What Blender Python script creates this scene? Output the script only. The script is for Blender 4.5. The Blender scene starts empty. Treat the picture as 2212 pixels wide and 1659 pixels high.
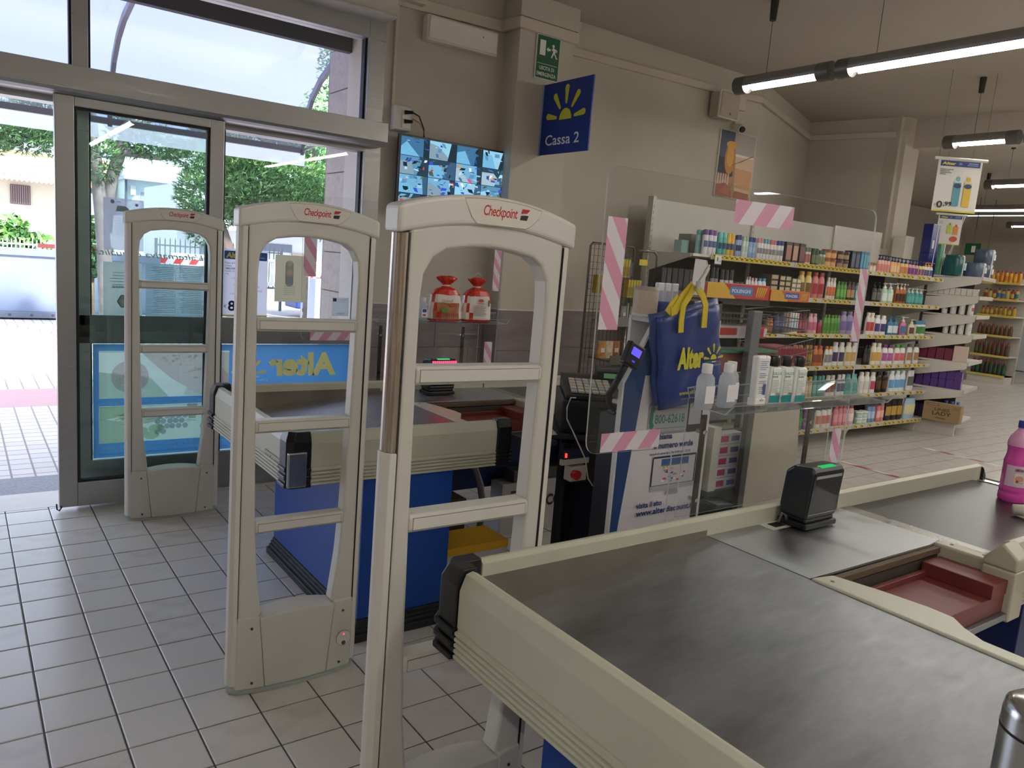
import bpy, math, random
from mathutils import Vector, Matrix
R_ = random.Random(7)
sc = bpy.context.scene
# ---------------------------------------------------------------- camera, sky, lights, exposure
H = 1.5324
cd = bpy.data.cameras.new('camera'); cam = bpy.data.objects.new('camera', cd); sc.collection.objects.link(cam)
cd.sensor_width = 36.0; cd.lens = 27.12; cd.clip_end = 300
_r = Vector((0.81217669, -0.57818287, 0.07793331)); _u = Vector((0.0278332, 0.17182974, 0.98473339)); _f = Vector((0.58274724, 0.79760837, -0.15564879))
cam.matrix_world = Matrix(((_r.x, _u.x, -_f.x, 0), (_r.y, _u.y, -_f.y, 0), (_r.z, _u.z, -_f.z, H), (0, 0, 0, 1)))
sc.camera = cam
w = bpy.data.worlds.new('sky'); sc.world = w; w.use_nodes = True
nt = w.node_tree; bg = nt.nodes['Background']; bg.inputs['Strength'].default_value = 4.2
tc = nt.nodes.new('ShaderNodeTexCoord'); nz = nt.nodes.new('ShaderNodeTexNoise'); nz.inputs['Scale'].default_value = 2.2; nz.inputs['Detail'].default_value = 3
rp = nt.nodes.new('ShaderNodeValToRGB'); rp.color_ramp.elements[0].position = .35; rp.color_ramp.elements[0].color = (.37, .42, .55, 1)
rp.color_ramp.elements[1].position = .7; rp.color_ramp.elements[1].color = (.44, .49, .58, 1)
nt.links.new(tc.outputs['Generated'], nz.inputs['Vector']); nt.links.new(nz.outputs['Fac'], rp.inputs['Fac']); nt.links.new(rp.outputs['Color'], bg.inputs['Color'])
sd = bpy.data.lights.new('sun', 'SUN'); sd.energy = 9.0; sd.angle = math.radians(6); sd.color = (1, .96, .9)
sun = bpy.data.objects.new('sun', sd); sc.collection.objects.link(sun); sun.rotation_euler = (math.radians(48), 0, math.radians(28))
TUBE = 30.0      # strength of the fluorescent tubes
sc.view_settings.view_transform = 'Standard'; sc.view_settings.look = 'None'; sc.view_settings.gamma = 1.0
sc.view_settings.use_curve_mapping = False; sc.view_settings.exposure = 0.46
sc.cycles.max_bounces = 10; sc.cycles.transparent_max_bounces = 24; sc.cycles.use_denoising = True
sc.cycles.sample_clamp_indirect = 4.0
# ---------------------------------------------------------------- materials
def hexc(h):
    c = [int(h[i:i+2], 16)/255 for i in (0, 2, 4)]
    return tuple((x/12.92 if x <= .04045 else ((x+.055)/1.055)**2.4) for x in c) + (1,)
MC = {}
def mat(h, rough=.5, metal=0, var=0, bump=0, scale=8, stretch=None, name=None, spec=.5, emit=0, coat=0):
    key = (h, rough, metal, var, bump, scale, stretch, spec, emit, coat)
    if key in MC: return MC[key]
    m = bpy.data.materials.new(name or 'mat_'+h); m.use_nodes = True; t = m.node_tree; b = t.nodes['Principled BSDF']
    c = hexc(h); b.inputs['Base Color'].default_value = c; b.inputs['Roughness'].default_value = rough; b.inputs['Metallic'].default_value = metal
    b.inputs['Specular IOR Level'].default_value = spec; b.inputs['Coat Weight'].default_value = coat
    if emit: b.inputs['Emission Color'].default_value = c; b.inputs['Emission Strength'].default_value = emit
    if not (var or bump): var = .03
    if var or bump:
        tc = t.nodes.new('ShaderNodeTexCoord'); n = t.nodes.new('ShaderNodeTexNoise'); n.inputs['Scale'].default_value = scale; n.inputs['Detail'].default_value = 5
        src = tc.outputs['Object']
        if stretch:
            mp = t.nodes.new('ShaderNodeMapping'); mp.inputs['Scale'].default_value = stretch; t.links.new(src, mp.inputs['Vector']); src = mp.outputs['Vector']
        t.links.new(src, n.inputs['Vector'])
        if var:
            mx = t.nodes.new('ShaderNodeMix'); mx.data_type = 'RGBA'
            mx.inputs['A'].default_value = tuple(x*(1-var) for x in c[:3])+(1,); mx.inputs['B'].default_value = tuple(min(1, x*(1+var)) for x in c[:3])+(1,)
            cr = t.nodes.new('ShaderNodeMapRange'); cr.inputs['From Min'].default_value = .3; cr.inputs['From Max'].default_value = .7
            t.links.new(n.outputs['Fac'], cr.inputs['Value']); t.links.new(cr.outputs['Result'], mx.inputs['Factor']); t.links.new(mx.outputs['Result'], b.inputs['Base Color'])
            if metal > .5:
                r2 = t.nodes.new('ShaderNodeMapRange'); r2.inputs['From Min'].default_value = .25; r2.inputs['From Max'].default_value = .75
                r2.inputs['To Min'].default_value = max(.05, rough-.13); r2.inputs['To Max'].default_value = rough+.16
                t.links.new(n.outputs['Fac'], r2.inputs['Value']); t.links.new(r2.outputs['Result'], b.inputs['Roughness'])
        if bump:
            bp = t.nodes.new('ShaderNodeBump'); bp.inputs['Strength'].default_value = bump; bp.inputs['Distance'].default_value = .004
            t.links.new(n.outputs['Fac'], bp.inputs['Height']); t.links.new(bp.outputs['Normal'], b.inputs['Normal'])
    MC[key] = m; return m
def steel(c0, c1, rough):
    m = bpy.data.materials.new('worn_steel'); m.use_nodes = True; t = m.node_tree; b = t.nodes['Principled BSDF']; b.inputs['Metallic'].default_value = .9
    tc = t.nodes.new('ShaderNodeTexCoord'); mp = t.nodes.new('ShaderNodeMapping'); mp.inputs['Scale'].default_value = (1.2, 3, 1); mp.inputs['Rotation'].default_value = (0, 0, .5)
    n1 = t.nodes.new('ShaderNodeTexNoise'); n1.inputs['Scale'].default_value = 2.6; n1.inputs['Detail'].default_value = 12; n1.inputs['Roughness'].default_value = .70
    n2 = t.nodes.new('ShaderNodeTexNoise'); n2.inputs['Scale'].default_value = 14; n2.inputs['Detail'].default_value = 6; n2.inputs['Distortion'].default_value = .6
    t.links.new(tc.outputs['Object'], mp.inputs['Vector']); t.links.new(mp.outputs[0], n1.inputs['Vector']); t.links.new(mp.outputs[0], n2.inputs['Vector'])
    mx = t.nodes.new('ShaderNodeMix'); mx.data_type = 'RGBA'; mx.inputs['A'].default_value = hexc(c1); mx.inputs['B'].default_value = hexc(c0); ct = t.nodes.new('ShaderNodeMapRange'); ct.inputs['From Min'].default_value = .32; ct.inputs['From Max'].default_value = .74; t.links.new(n1.outputs['Fac'], ct.inputs['Value']); t.links.new(ct.outputs[0], mx.inputs['Factor']); t.links.new(mx.outputs['Result'], b.inputs['Base Color'])
    ad = t.nodes.new('ShaderNodeMath'); ad.operation = 'MULTIPLY_ADD'; ad.inputs[1].default_value = .5; t.links.new(n2.outputs['Fac'], ad.inputs[0]); t.links.new(n1.outputs['Fac'], ad.inputs[2])
    r = t.nodes.new('ShaderNodeMapRange'); r.inputs['From Min'].default_value = .5; r.inputs['From Max'].default_value = 1.0; r.inputs['To Min'].default_value = rough-.07; r.inputs['To Max'].default_value = rough+.15
    t.links.new(ad.outputs[0], r.inputs['Value']); t.links.new(r.outputs[0], b.inputs['Roughness']); return m
ORD = ['first', 'second', 'third', 'fourth', 'fifth', 'sixth', 'seventh', 'eighth', 'ninth', 'tenth', 'eleventh', 'twelfth']
def nth(i, n, word='from left'): return ORD[i]+' '+word
def glassy(name, tint, rough=.0, ior=1.45, alpha=1.0, body=None):
    m = bpy.data.materials.new(name); m.use_nodes = True; t = m.node_tree; t.nodes.remove(t.nodes['Principled BSDF'])
    o = t.nodes['Material Output']; tr = t.nodes.new('ShaderNodeBsdfTransparent'); tr.inputs['Color'].default_value = hexc(tint)
    g = t.nodes.new('ShaderNodeBsdfGlossy'); g.inputs['Roughness'].default_value = rough; lw = t.nodes.new('ShaderNodeLayerWeight'); lw.inputs['Blend'].default_value = .5; pw = t.nodes.new('ShaderNodeMath'); pw.operation = 'POWER'; pw.inputs[1].default_value = 5; t.links.new(lw.outputs['Facing'], pw.inputs[0])
    f0 = ((ior-1)/(ior+1))**2; fr = t.nodes.new('ShaderNodeMath'); fr.operation = 'MULTIPLY_ADD'; fr.inputs[1].default_value = 1-f0; fr.inputs[2].default_value = f0; t.links.new(pw.outputs[0], fr.inputs[0])
    mx = t.nodes.new('ShaderNodeMixShader'); t.links.new(fr.outputs[0], mx.inputs[0]); t.links.new(tr.outputs[0], mx.inputs[1]); t.links.new(g.outputs[0], mx.inputs[2])
    out = mx
    if body:
        d = t.nodes.new('ShaderNodeBsdfDiffuse'); d.inputs['Color'].default_value = hexc(body); d2 = t.nodes.new('ShaderNodeBsdfTranslucent'); d2.inputs['Color'].default_value = hexc(body)
        ad = t.nodes.new('ShaderNodeMixShader'); ad.inputs[0].default_value = .78; t.links.new(d.outputs[0], ad.inputs[1]); t.links.new(d2.outputs[0], ad.inputs[2])
        m2 = t.nodes.new('ShaderNodeMixShader'); m2.inputs[0].default_value = alpha; t.links.new(mx.outputs[0], m2.inputs[1]); t.links.new(ad.outputs[0], m2.inputs[2]); out = m2
    t.links.new(out.outputs[0], o.inputs['Surface']); return m
def emis(h, s):
    k = ('e', h, s)
    if k in MC: return MC[k]
    m = bpy.data.materials.new('glow_'+h); m.use_nodes = True; t = m.node_tree; t.nodes.remove(t.nodes['Principled BSDF'])
    e = t.nodes.new('ShaderNodeEmission'); e.inputs['Color'].default_value = hexc(h); e.inputs['Strength'].default_value = s
    t.links.new(e.outputs[0], t.nodes['Material Output'].inputs['Surface']); MC[k] = m; return m
GLASS = glassy('clear_glass', 'fafbfd', ior=1.5); GREEN_GLASS = glassy('tinted_glass', 'eaf3f0', ior=1.5)
ACRYL = glassy('acrylic', 'fbfcfc', ior=1.36); ACRYL_EDGE = glassy('acrylic_edge', 'c9d2d0', ior=1.6, alpha=.55, body='dde1e3')
CLEARP = glassy('clear_plastic', 'eef2f4', ior=1.4, alpha=.5, body='f2f4f6')
WALL = mat('c4bcae', .85, var=.03, bump=.05, scale=3); CEIL = mat('b8afa2', .9, var=.02, scale=2)
ALU = mat('aaa9a8', .38, .75, var=.05, scale=3, stretch=(1, 1, 40)); ALU_D = mat('8b8a86', .45, .6, var=.04)
BEIGE = mat('d3cdbb', .38, var=.02, scale=3); BEIGE2 = mat('c0bfab', .36, var=.04, scale=5); BEIGE3 = mat('b5b19c', .4, var=.04, scale=5)
BLACK = mat('141518', .3, var=.05); RUBBER = mat('232428', .6, var=.1, bump=.1); WHITE = mat('e6e3dd', .5, var=.02)
STEEL = steel('a3a5a8', '7a7c80', .36); STEEL2 = mat('abaeb0', .42, 1, var=.10, bump=0, scale=5, stretch=(2, 1, 1), name='plate_steel')
CHROME = mat('c8c8c8', .18, 1, var=.1); BLUE = mat('15479c', .38, var=.04); NAVY = mat('12245c', .5, var=.05); RED = mat('6f302d', .45, var=.08, bump=.15, scale=30)
GREY = mat('8d8d8c', .5, var=.04); DGREY = mat('4a4a4c', .5, var=.05); WIRE = mat('6f6c68', .4, .6)
# ---------------------------------------------------------------- mesh building
class M:
    def __init__(s, m=None): s.v = []; s.f = []; s.fm = []; s.fs = []; s.m = []; s.cur = m or WHITE
    def add(s, v, f, m=None, sm=False):
        m = m or s.cur
        if m not in s.m: s.m.append(m)
        k = s.m.index(m); b = len(s.v); s.v += [tuple(p) for p in v]
        for q in f: s.f.append([b+i for i in q]); s.fm.append(k); s.fs.append(sm)
        return s
    def box(s, x0, x1, y0, y1, z0, z1, m=None):
        v = [(x, y, z) for x in (x0, x1) for y in (y0, y1) for z in (z0, z1)]
        return s.add(v, [(0, 1, 3, 2), (4, 6, 7, 5), (0, 4, 5, 1), (2, 3, 7, 6), (0, 2, 6, 4), (1, 5, 7, 3)], m)
    def mbox(s, mt, sx, sy, sz, m=None):   # box of size s centred on a matrix
        v = [mt @ Vector((x*sx/2, y*sy/2, z*sz/2)) for x in (-1, 1) for y in (-1, 1) for z in (-1, 1)]
        return s.add(v, [(0, 1, 3, 2), (4, 6, 7, 5), (0, 4, 5, 1), (2, 3, 7, 6), (0, 2, 6, 4), (1, 5, 7, 3)], m)
    def prism(s, poly, ax, lo, hi, m=None, sm=False):
        n = len(poly); P = {'x': lambda a, b, t: (t, a, b), 'y': lambda a, b, t: (a, t, b), 'z': lambda a, b, t: (a, b, t)}[ax]
        v = [P(a, b, lo) for a, b in poly]+[P(a, b, hi) for a, b in poly]
        s.add(v, [list(range(n))[::-1], list(range(n, 2*n))]+[(i, (i+1) % n, n+(i+1) % n, n+i) for i in range(n)], m, sm); return s
    def cyl(s, p0, p1, r, r1=None, n=12, m=None, cap=True):
        p0 = Vector(p0); p1 = Vector(p1); d = (p1-p0).normalized(); a = d.orthogonal().normalized(); b = d.cross(a); r1 = r if r1 is None else r1
        v = [p0+(a*math.cos(t)+b*math.sin(t))*r for t in [2*math.pi*i/n for i in range(n)]]+[p1+(a*math.cos(t)+b*math.sin(t))*r1 for t in [2*math.pi*i/n for i in range(n)]]
        s.add(v, [(i, (i+1) % n, n+(i+1) % n, n+i) for i in range(n)], m, True)
        if cap: s.add(v, [list(range(n))[::-1], list(range(n, 2*n))], m)
        return s
    def tube(s, pts, r, n=6, m=None):
        pts = [Vector(p) for p in pts]; rings = []
        for i, p in enumerate(pts):
            d = (pts[min(i+1, len(pts)-1)]-pts[max(i-1, 0)]).normalized(); a = d.cross(Vector((.13, .21, .97))).normalized(); b = d.cross(a)
            rr = r[i] if isinstance(r, (list, tuple)) else r
            rings += [p+(a*math.cos(t)+b*math.sin(t))*rr for t in [2*math.pi*k/n for k in range(n)]]
        f = [(i*n+k, i*n+(k+1) % n, (i+1)*n+(k+1) % n, (i+1)*n+k) for i in range(len(pts)-1) for k in range(n)]
        f += [tuple(range(n))[::-1], tuple(range((len(pts)-1)*n, len(pts)*n))]
        return s.add(rings, f, m, True)
    def lathe(s, c, prof, sx=1, sy=1, n=14, m=None, a0=0, a1=2*math.pi, pw=1):
        full = a1-a0 > 6.2; k = n if full else n+1; v = []
        def se(t): 
            co, si = math.cos(t), math.sin(t)
            return (math.copysign(abs(co)**pw, co), math.copysign(abs(si)**pw, si))
        for r, z in prof:
            for i in range(k):
                x, y = se(a0+(a1-a0)*i/n); v.append((c[0]+r*sx*x, c[1]+r*sy*y, c[2]+z))
        f = []
        for j in range(len(prof)-1):
            for i in range(n):
                i2 = (i+1) % k; f.append((j*k+i, j*k+i2, (j+1)*k+i2, (j+1)*k+i))
        s.add(v, f, m, True)
        if full: s.add(v, [tuple(range(k))[::-1], tuple(range((len(prof)-1)*k, len(prof)*k))], m)
        return s
    def mesh(s, name, off=(0, 0, 0)):
        me = bpy.data.meshes.new(name); me.from_pydata([(a-off[0], b-off[1], c-off[2]) for a, b, c in s.v], [], s.f)
        for m in (s.m or [s.cur]): me.materials.append(m)
        me.polygons.foreach_set('material_index', s.fm); me.polygons.foreach_set('use_smooth', s.fs); me.update(); return me
    def obj(s, name, par=None, bev=0, seg=2, fix=True):
        off = LOC.get(par.name, (0, 0, 0)) if par else (0, 0, 0)
        me = s.mesh(name, off)
        if fix: fixn(me)
        o = bpy.data.objects.new(name, me); sc.collection.objects.link(o)
        if par: o.parent = par; LOC[o.name] = off
        if bev:
            b = o.modifiers.new('bevel', 'BEVEL'); b.width = bev; b.segments = seg; b.limit_method = 'ANGLE'; b.angle_limit = math.radians(40)
        return o
import bmesh
def fixn(me):
    bm = bmesh.new(); bm.from_mesh(me); bmesh.ops.recalc_face_normals(bm, faces=bm.faces); bm.to_mesh(me); bm.free()
LOC = {}
def tag(o, label=None, cat=None, group=None, kind=None):
    if label: o['label'] = label
    if cat: o['category'] = cat
    if group: o['group'] = group
    if kind: o['kind'] = kind
    return o
def thing(name, label, cat, loc=(0, 0, 0), group=None, kind=None):
    o = bpy.data.objects.new(name, None); sc.collection.objects.link(o); o.location = loc; o.empty_display_size = .05; LOC[o.name] = tuple(loc)
    return tag(o, label, cat, group, kind)
def struct(name, m, label=None, bev=0):
    o = m.obj(name, None, bev); tag(o, label, None, None, 'structure'); return o
def sroot(name, label=None):
    o = bpy.data.objects.new(name, None); sc.collection.objects.link(o); LOC[o.name] = (0, 0, 0); return tag(o, label, None, None, 'structure')
def clone(o, dx=(0, 0, 0), **kw):
    c = o.copy(); sc.collection.objects.link(c); LOC[c.name] = LOC.get(o.name, (0, 0, 0))
    if dx is not None: c.location = o.location+Vector(dx)
    for ch in o.children:
        q = clone(ch, None); q.parent = c
    if kw: tag(c, **kw)
    return c
# ---------------------------------------------------------------- flat print: text and shapes on a plane
TX = {}
def text2d(st, size=1, bold=0, shear=0, space=1):
    k = (st, bold, shear, space)
    if k not in TX:
        c = bpy.data.curves.new('t', 'FONT'); c.body = st; c.size = 1; c.offset = bold; c.shear = shear; c.space_character = space; c.resolution_u = 3
        o = bpy.data.objects.new('t', c); sc.collection.objects.link(o); dg = bpy.context.evaluated_depsgraph_get()
        me = bpy.data.meshes.new_from_object(o.evaluated_get(dg)); v = [(p.co.x, p.co.y) for p in me.vertices]; f = [list(p.vertices) for p in me.polygons]
        bpy.data.objects.remove(o); bpy.data.curves.remove(c); bpy.data.meshes.remove(me)
        if not v: v = [(0, 0)]
        x0 = min(p[0] for p in v); x1 = max(p[0] for p in v); y0 = min(p[1] for p in v); y1 = max(p[1] for p in v)
        TX[k] = (v, f, x0, x1, y0, y1)
    return TX[k]
class P(M):
    """flat print: o = lower left corner, u, v = directions of one metre across and up; layers stand proud by n*e"""
    def __init__(s, o, u, v, e=.0006, first=1):
        super().__init__(); s.o = Vector(o); s.U = Vector(u); s.V = Vector(v); s.N = s.U.cross(s.V).normalized(); s.e = e; s.l = first
    def pt(s, a, b): return s.o+s.U*a+s.V*b+s.N*(s.e*s.l)
    def poly(s, pts, m, up=1): s.add([s.pt(a, b) for a, b in pts], [range(len(pts))], m); s.l += up*.25; return s
    def rect(s, a0, a1, b0, b1, m): return s.poly([(a0, b0), (a1, b0), (a1, b1), (a0, b1)], m)
    def disc(s, a, b, ra, m, rb=None, n=18, t0=0, t1=360):
        rb = rb or ra; q = [(a+ra*math.cos(math.radians(t0+(t1-t0)*i/n)), b+rb*math.sin(math.radians(t0+(t1-t0)*i/n))) for i in range(n if t1-t0 >= 360 else n+1)]
        return s.poly(q, m)
    def rrect(s, a0, a1, b0, b1, r, m):
        q = []
        for cx, cy, t in ((a1-r, b1-r, 0), (a0+r, b1-r, 90), (a0+r, b0+r, 180), (a1-r, b0+r, 270)):
            q += [(cx+r*math.cos(math.radians(t+i*22.5)), cy+r*math.sin(math.radians(t+i*22.5))) for i in range(5)]
        return s.poly(q, m)
    def text(s, st, a, b, m, h=None, w=None, bold=0, shear=0, space=1):
        v, f, x0, x1, y0, y1 = text2d(st, 1, bold, shear, space)
        sy = (h/(y1-y0)) if h else w/(x1-x0); sx = (w/(x1-x0)) if w else sy
        s.add([s.pt(a+(x-x0)*sx, b+(y-y0)*sy) for x, y in v], f, m); s.l += .25; return s
    def capsule(s, x0, y0, x1, y1, w0, w1, m):
        dx, dy = x1-x0, y1-y0; L = math.hypot(dx, dy); ux, uy = dx/L, dy/L; t = math.atan2(uy, ux); q = []
        for i in range(7): a = t+math.pi/2+math.pi*i/6; q.append((x0+w0*math.cos(a), y0+w0*math.sin(a)))
        for i in range(7): a = t-math.pi/2+math.pi*i/6; q.append((x1+w1*math.cos(a), y1+w1*math.sin(a)))
        return s.poly(q, m)
    def sunlogo(s, cx, cy, R, m):
        s.disc(cx, cy, R*.34, m, R*.38, 14, 0, 180)
        for a in (8, 50, 90, 130, 172):
            t = math.radians(a); q = .52 if a != 90 else .56; s.capsule(cx+R*q*math.cos(t), cy+R*(q*math.sin(t)+.02), cx+R*.98*math.cos(t), cy+R*(1.05*math.sin(t)+.02), R*.055, R*.11, m)
        return s
def ink(h, r=.5): return mat(h, r, name='ink')
# ================================================================ setting
ZC = 3.43
# floor: grout bed, single tiles near the camera, the far tiles as one part
fl = sroot('floor', 'pale beige square ceramic floor tiles with dark grout')
m = M(mat('4f4a46', .8, var=.15, scale=20)); m.box(-4, 19.4, -6, 5.02, -.06, -.0035); m.box(5.5, 19.4, 5.02, 9.2, -.06, -.0035); m.obj('grout_bed', fl)
def tilemat(c0, c1, rough):
    t_ = bpy.data.materials.new('floor_tile'); t_.use_nodes = True; T = t_.node_tree; b = T.nodes['Principled BSDF']
    oi = T.nodes.new('ShaderNodeObjectInfo'); tc = T.nodes.new('ShaderNodeTexCoord'); n = T.nodes.new('ShaderNodeTexNoise'); n.inputs['Scale'].default_value = 9; n.inputs['Detail'].default_value = 6
    n2 = T.nodes.new('ShaderNodeTexNoise'); n2.inputs['Scale'].default_value = 240; n2.inputs['Detail'].default_value = 2
    T.links.new(tc.outputs['Object'], n.inputs['Vector']); T.links.new(tc.outputs['Object'], n2.inputs['Vector'])
    ad = T.nodes.new('ShaderNodeMath'); ad.operation = 'MULTIPLY_ADD'; ad.inputs[1].default_value = .45; T.links.new(oi.outputs['Random'], ad.inputs[0]); T.links.new(n.outputs['Fac'], ad.inputs[2])
    ad2 = T.nodes.new('ShaderNodeMath'); ad2.operation = 'MULTIPLY_ADD'; ad2.inputs[1].default_value = .7; T.links.new(n2.outputs['Fac'], ad2.inputs[0]); T.links.new(ad.outputs[0], ad2.inputs[2])
    r = T.nodes.new('ShaderNodeValToRGB'); r.color_ramp.elements[0].position = .45; r.color_ramp.elements[0].color = hexc(c0); r.color_ramp.elements[1].position = 1.35/1.4; r.color_ramp.elements[1].color = hexc(c1)
    T.links.new(ad2.outputs[0], r.inputs['Fac']); T.links.new(r.outputs[0], b.inputs['Base Color']); b.inputs['Roughness'].default_value = rough
    return t_
TM = tilemat('aaa39b', 'cdc9c4', .27)
tm = M(TM); s2, g = .0971, .0971-.003
vv = [(-s2, -s2, -.006), (s2, -s2, -.006), (s2, s2, -.006), (-s2, s2, -.006), (-s2, -s2, -.0012), (s2, -s2, -.0012), (s2, s2, -.0012), (-s2, s2, -.0012), (-g, -g, 0), (g, -g, 0), (g, g, 0), (-g, g, 0)]
ff = [(8, 9, 10, 11)]+[(4+i, 4+(i+1) % 4, 8+(i+1) % 4, 8+i) for i in range(4)]+[(i, (i+1) % 4, 4+(i+1) % 4, 4+i) for i in range(4)]
tm.add(vv, ff); tile_me = tm.mesh('tile')
cand = []; rest = []
def inview(x, y):
    d = Vector((x, y, -H)); zc = d.dot(_f)
    if zc < .2: return False
    px = 1106+1666.5*d.dot(_r)/zc; py = 829.5-1666.5*d.dot(_u)/zc
    return -60 < px < 2270 and 700 < py < 1760
def hidden(x, y):
    if x > 1.15 and .3 < y < 1.4 or x > 1.5 and y < .4: return True
    return x > 1.3 and 2.65 < y < 3.6 or (y < 1.5 and x > 1.7)
for i in range(-20, 97):
    for j in range(-45, 31):
        x = -.016+.2*i+.1; y = 2.932+.2*j+.1
        if x > 19.4 or y < -6 or (x < 6.2 and y > 4.95) or y > 9.2: continue
        if inview(x, y) and not hidden(x, y): cand.append((x*x+y*y, x, y))
        elif x < 12 and -5 < y: rest.append((x, y))
        elif x >= 12: rest.append((x, y))
cand.sort()
for d, x, y in cand[:300]:
    o = bpy.data.objects.new('tile', tile_me); sc.collection.objects.link(o); o.location = (x, y, R_.uniform(-.0004, .0004)); o.parent = fl
m = M(TM)
for x, y in [(a, b) for _, a, b in cand[300:]]+rest: m.add([(x+a, y+b, c) for a, b, c in vv[4:]], [(4, 5, 6, 7)]+[(k, (k+1) % 4, 4+(k+1) % 4, 4+k) for k in range(4)])
o = m.obj('tile_field', fl, fix=False); o['kind'] = 'stuff'
m = M(mat('c4bcb4', .4, var=.08, bump=.05)); m.box(-2, 2.2, 4.76, 5.06, -.03, .001); m.box(-2, 2.2, 5.06, 5.42, -.03, -.004, mat('8b8c92', .7, var=.2, scale=60)); struct('trim_1', m, 'worn marble threshold strip of the shop entrance', .001)
# ceiling, walls
m = M(CEIL); m.box(-4, 8.9, -6, 5.4, ZC, ZC+.2); m.box(8.9, 19.4, -6, 9.2, ZC+.02, ZC+.2); m.box(6, 8.9, 5.4, 9.2, ZC, ZC+.2); struct('ceiling', m, 'beige painted ceiling')
m = M(WALL); m.box(-4, -1.9, 5.0, 5.35, 0, ZC); m.box(-1.9, 2.28, 5.0, 5.35, 2.97, ZC); m.box(2.28, 6.34, 5.0, 5.35, 0, ZC); struct('wall_front', m, 'beige painted wall beside the entrance')
m = M(WALL); m.prism([(3.335, 4.8), (3.84, 4.8), (3.84, 5.02), (3.335, 5.02)], 'z', 0, ZC); m.box(3.32, 3.86, 4.785, 5.01, 3.27, ZC); struct('wall_pillar', m, 'beige pillar standing proud of the front wall')
m = M(WALL); m.prism([(6.34, 5.0), (8.26, 5.75), (8.26, 6.1), (6.34, 5.35)], 'z', 0, ZC); struct('wall_slanted', m, 'beige wall running back at an angle')
m = M(WALL); m.prism([(8.26, 5.75), (8.50, 4.70), (8.80, 4.70), (8.6, 5.9)], 'z', 0, ZC); struct('wall_alcove', m, 'beige wall closing the alcove behind the shelving')
m = M(WALL); m.prism([(8.45, 4.75), (8.72, 4.70), (8.9, 4.9), (8.9, 9.2), (8.6, 9.2)], 'z', 0, ZC); struct('wall_return', m)
m = M(mat('b9b2a6', .85, var=.03)); m.box(8.6, 19.6, 9.0, 9.2, 0, ZC); struct('wall_far_side', m)
m = M(mat('b4ac9d', .85, var=.03)); m.box(19.4, 19.6, -6, 9.2, 0, ZC); struct('wall_far_end', m, 'beige wall at the far end of the shop')
m = M(WALL); m.box(-4, 19.6, -6.2, -6, 0, ZC); struct('wall_back', m)
m = M(WALL); m.box(-4.2, -4, -6, 5.4, 0, ZC); struct('wall_left', m)
m = M(CEIL); m.prism([(8.66, 4.75), (8.9, 4.75), (10.3, -6), (10.06, -6)], 'z', 3.12, ZC); struct('beam', m, 'painted beam crossing the ceiling beyond the shelving')
# brick reveal outside the glass
rv = sroot('wall_outside', 'buff stone block jamb outside the glass')
bm_ = mat('b2a69b', .9, var=.1, bump=.3, scale=30)
m = M(mat('8f867c', .9)); m.box(2.40, 2.9, 5.35, 6.0, 0, 3.6); m.obj('mortar', rv)
z_ = 0; k = 0
while z_ < 3.5:
    M(bm_).box(2.385, 2.9, 5.36, 5.95, z_+.004, z_+.296).obj('block', rv, .003); z_ += .3
# grey stone tile wainscot
wn = sroot('trim_2', 'grey stone tiles along the lower wall')
WT = mat('83787a', .35, var=.12, bump=.06, scale=3, stretch=(1, 1, 5), name='grey_tile')
z_ = 1.168
for r0 in range(4):
    z1 = 1.168-.31*r0; z0 = max(0, z1-.306)
    x = 2.30-(.3 if r0 % 2 else 0)
    while x < 6.3:
        a, b = max(x, 2.3), min(x+.597, 6.3)
        if b-a > .05:
            for c0, c1 in ((a, min(b, 3.322)), (max(a, 3.845), b)):
                if c1-c0 > .03: M(WT).box(c0, c1, 4.99, 5.0, z0, z1).obj('tile', wn, .001)
        x += .6
    M(WT).box(3.335, 3.84, 4.79, 4.80, z0, z1).obj('tile', wn, .001)
    M(WT).box(3.325, 3.335, 4.79, 5.0, z0, z1).obj('tile', wn, .001)
M(mat('d8d2c8')).box(2.3, 6.3, 4.988, 5.0, 1.168, 1.176).box(3.322, 3.845, 4.786, 5.0, 1.168, 1.176).obj('edge_strip', wn)
# ---------------------------------------------------------------- storefront frame, transom, fixed side light
sf = sroot('window_1', 'brushed aluminium storefront with transom lights and fixed side light')
AL = ALU
def frame(name, x0, x1, y0, y1, z0, z1, par, mt=None, bev=.003): return M(mt or AL).box(x0, x1, y0, y1, z0, z1).obj(name, par, bev)
frame('sill_rail', .53, 2.17, 4.80, 4.88, 0, .235, sf); frame('mid_rail', .53, 2.17, 4.80, 4.88, .905, 1.065, sf, mat('8c8c8b', .4, .6)); frame('transom_rail', -1.9, 2.17, 4.78, 4.90, 2.16, 2.35, sf)
frame('jamb', 2.17, 2.285, 4.78, 4.90, 0, 2.97, sf); frame('mullion', .525, .60, 4.80, 4.88, 2.35, 2.87, sf); frame('mullion', -1.5, -1.42, 4.80, 4.88, 2.35, 2.87, sf)
frame('stile', .53, .60, 4.80, 4.88, .235, 2.16, sf); frame('stile', 1.23, 1.30, 4.80, 4.88, .235, 2.16, sf); frame('head_rail', -1.9, 2.17, 4.78, 4.90, 2.86, 2.97, sf)
GK = mat('1c1d20', .6)
for a, b, c, d in ((.60, .612, 2.35, 2.86), (2.158, 2.17, 2.35, 2.86), (.513, .525, 2.35, 2.86), (2.158, 2.17, .235, 2.16), (.60, .61, .235, 2.16), (1.30, 1.31, .235, 2.16)):
    M(GK).box(a, b, 4.815, 4.865, c, d).obj('gasket', sf)
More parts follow.
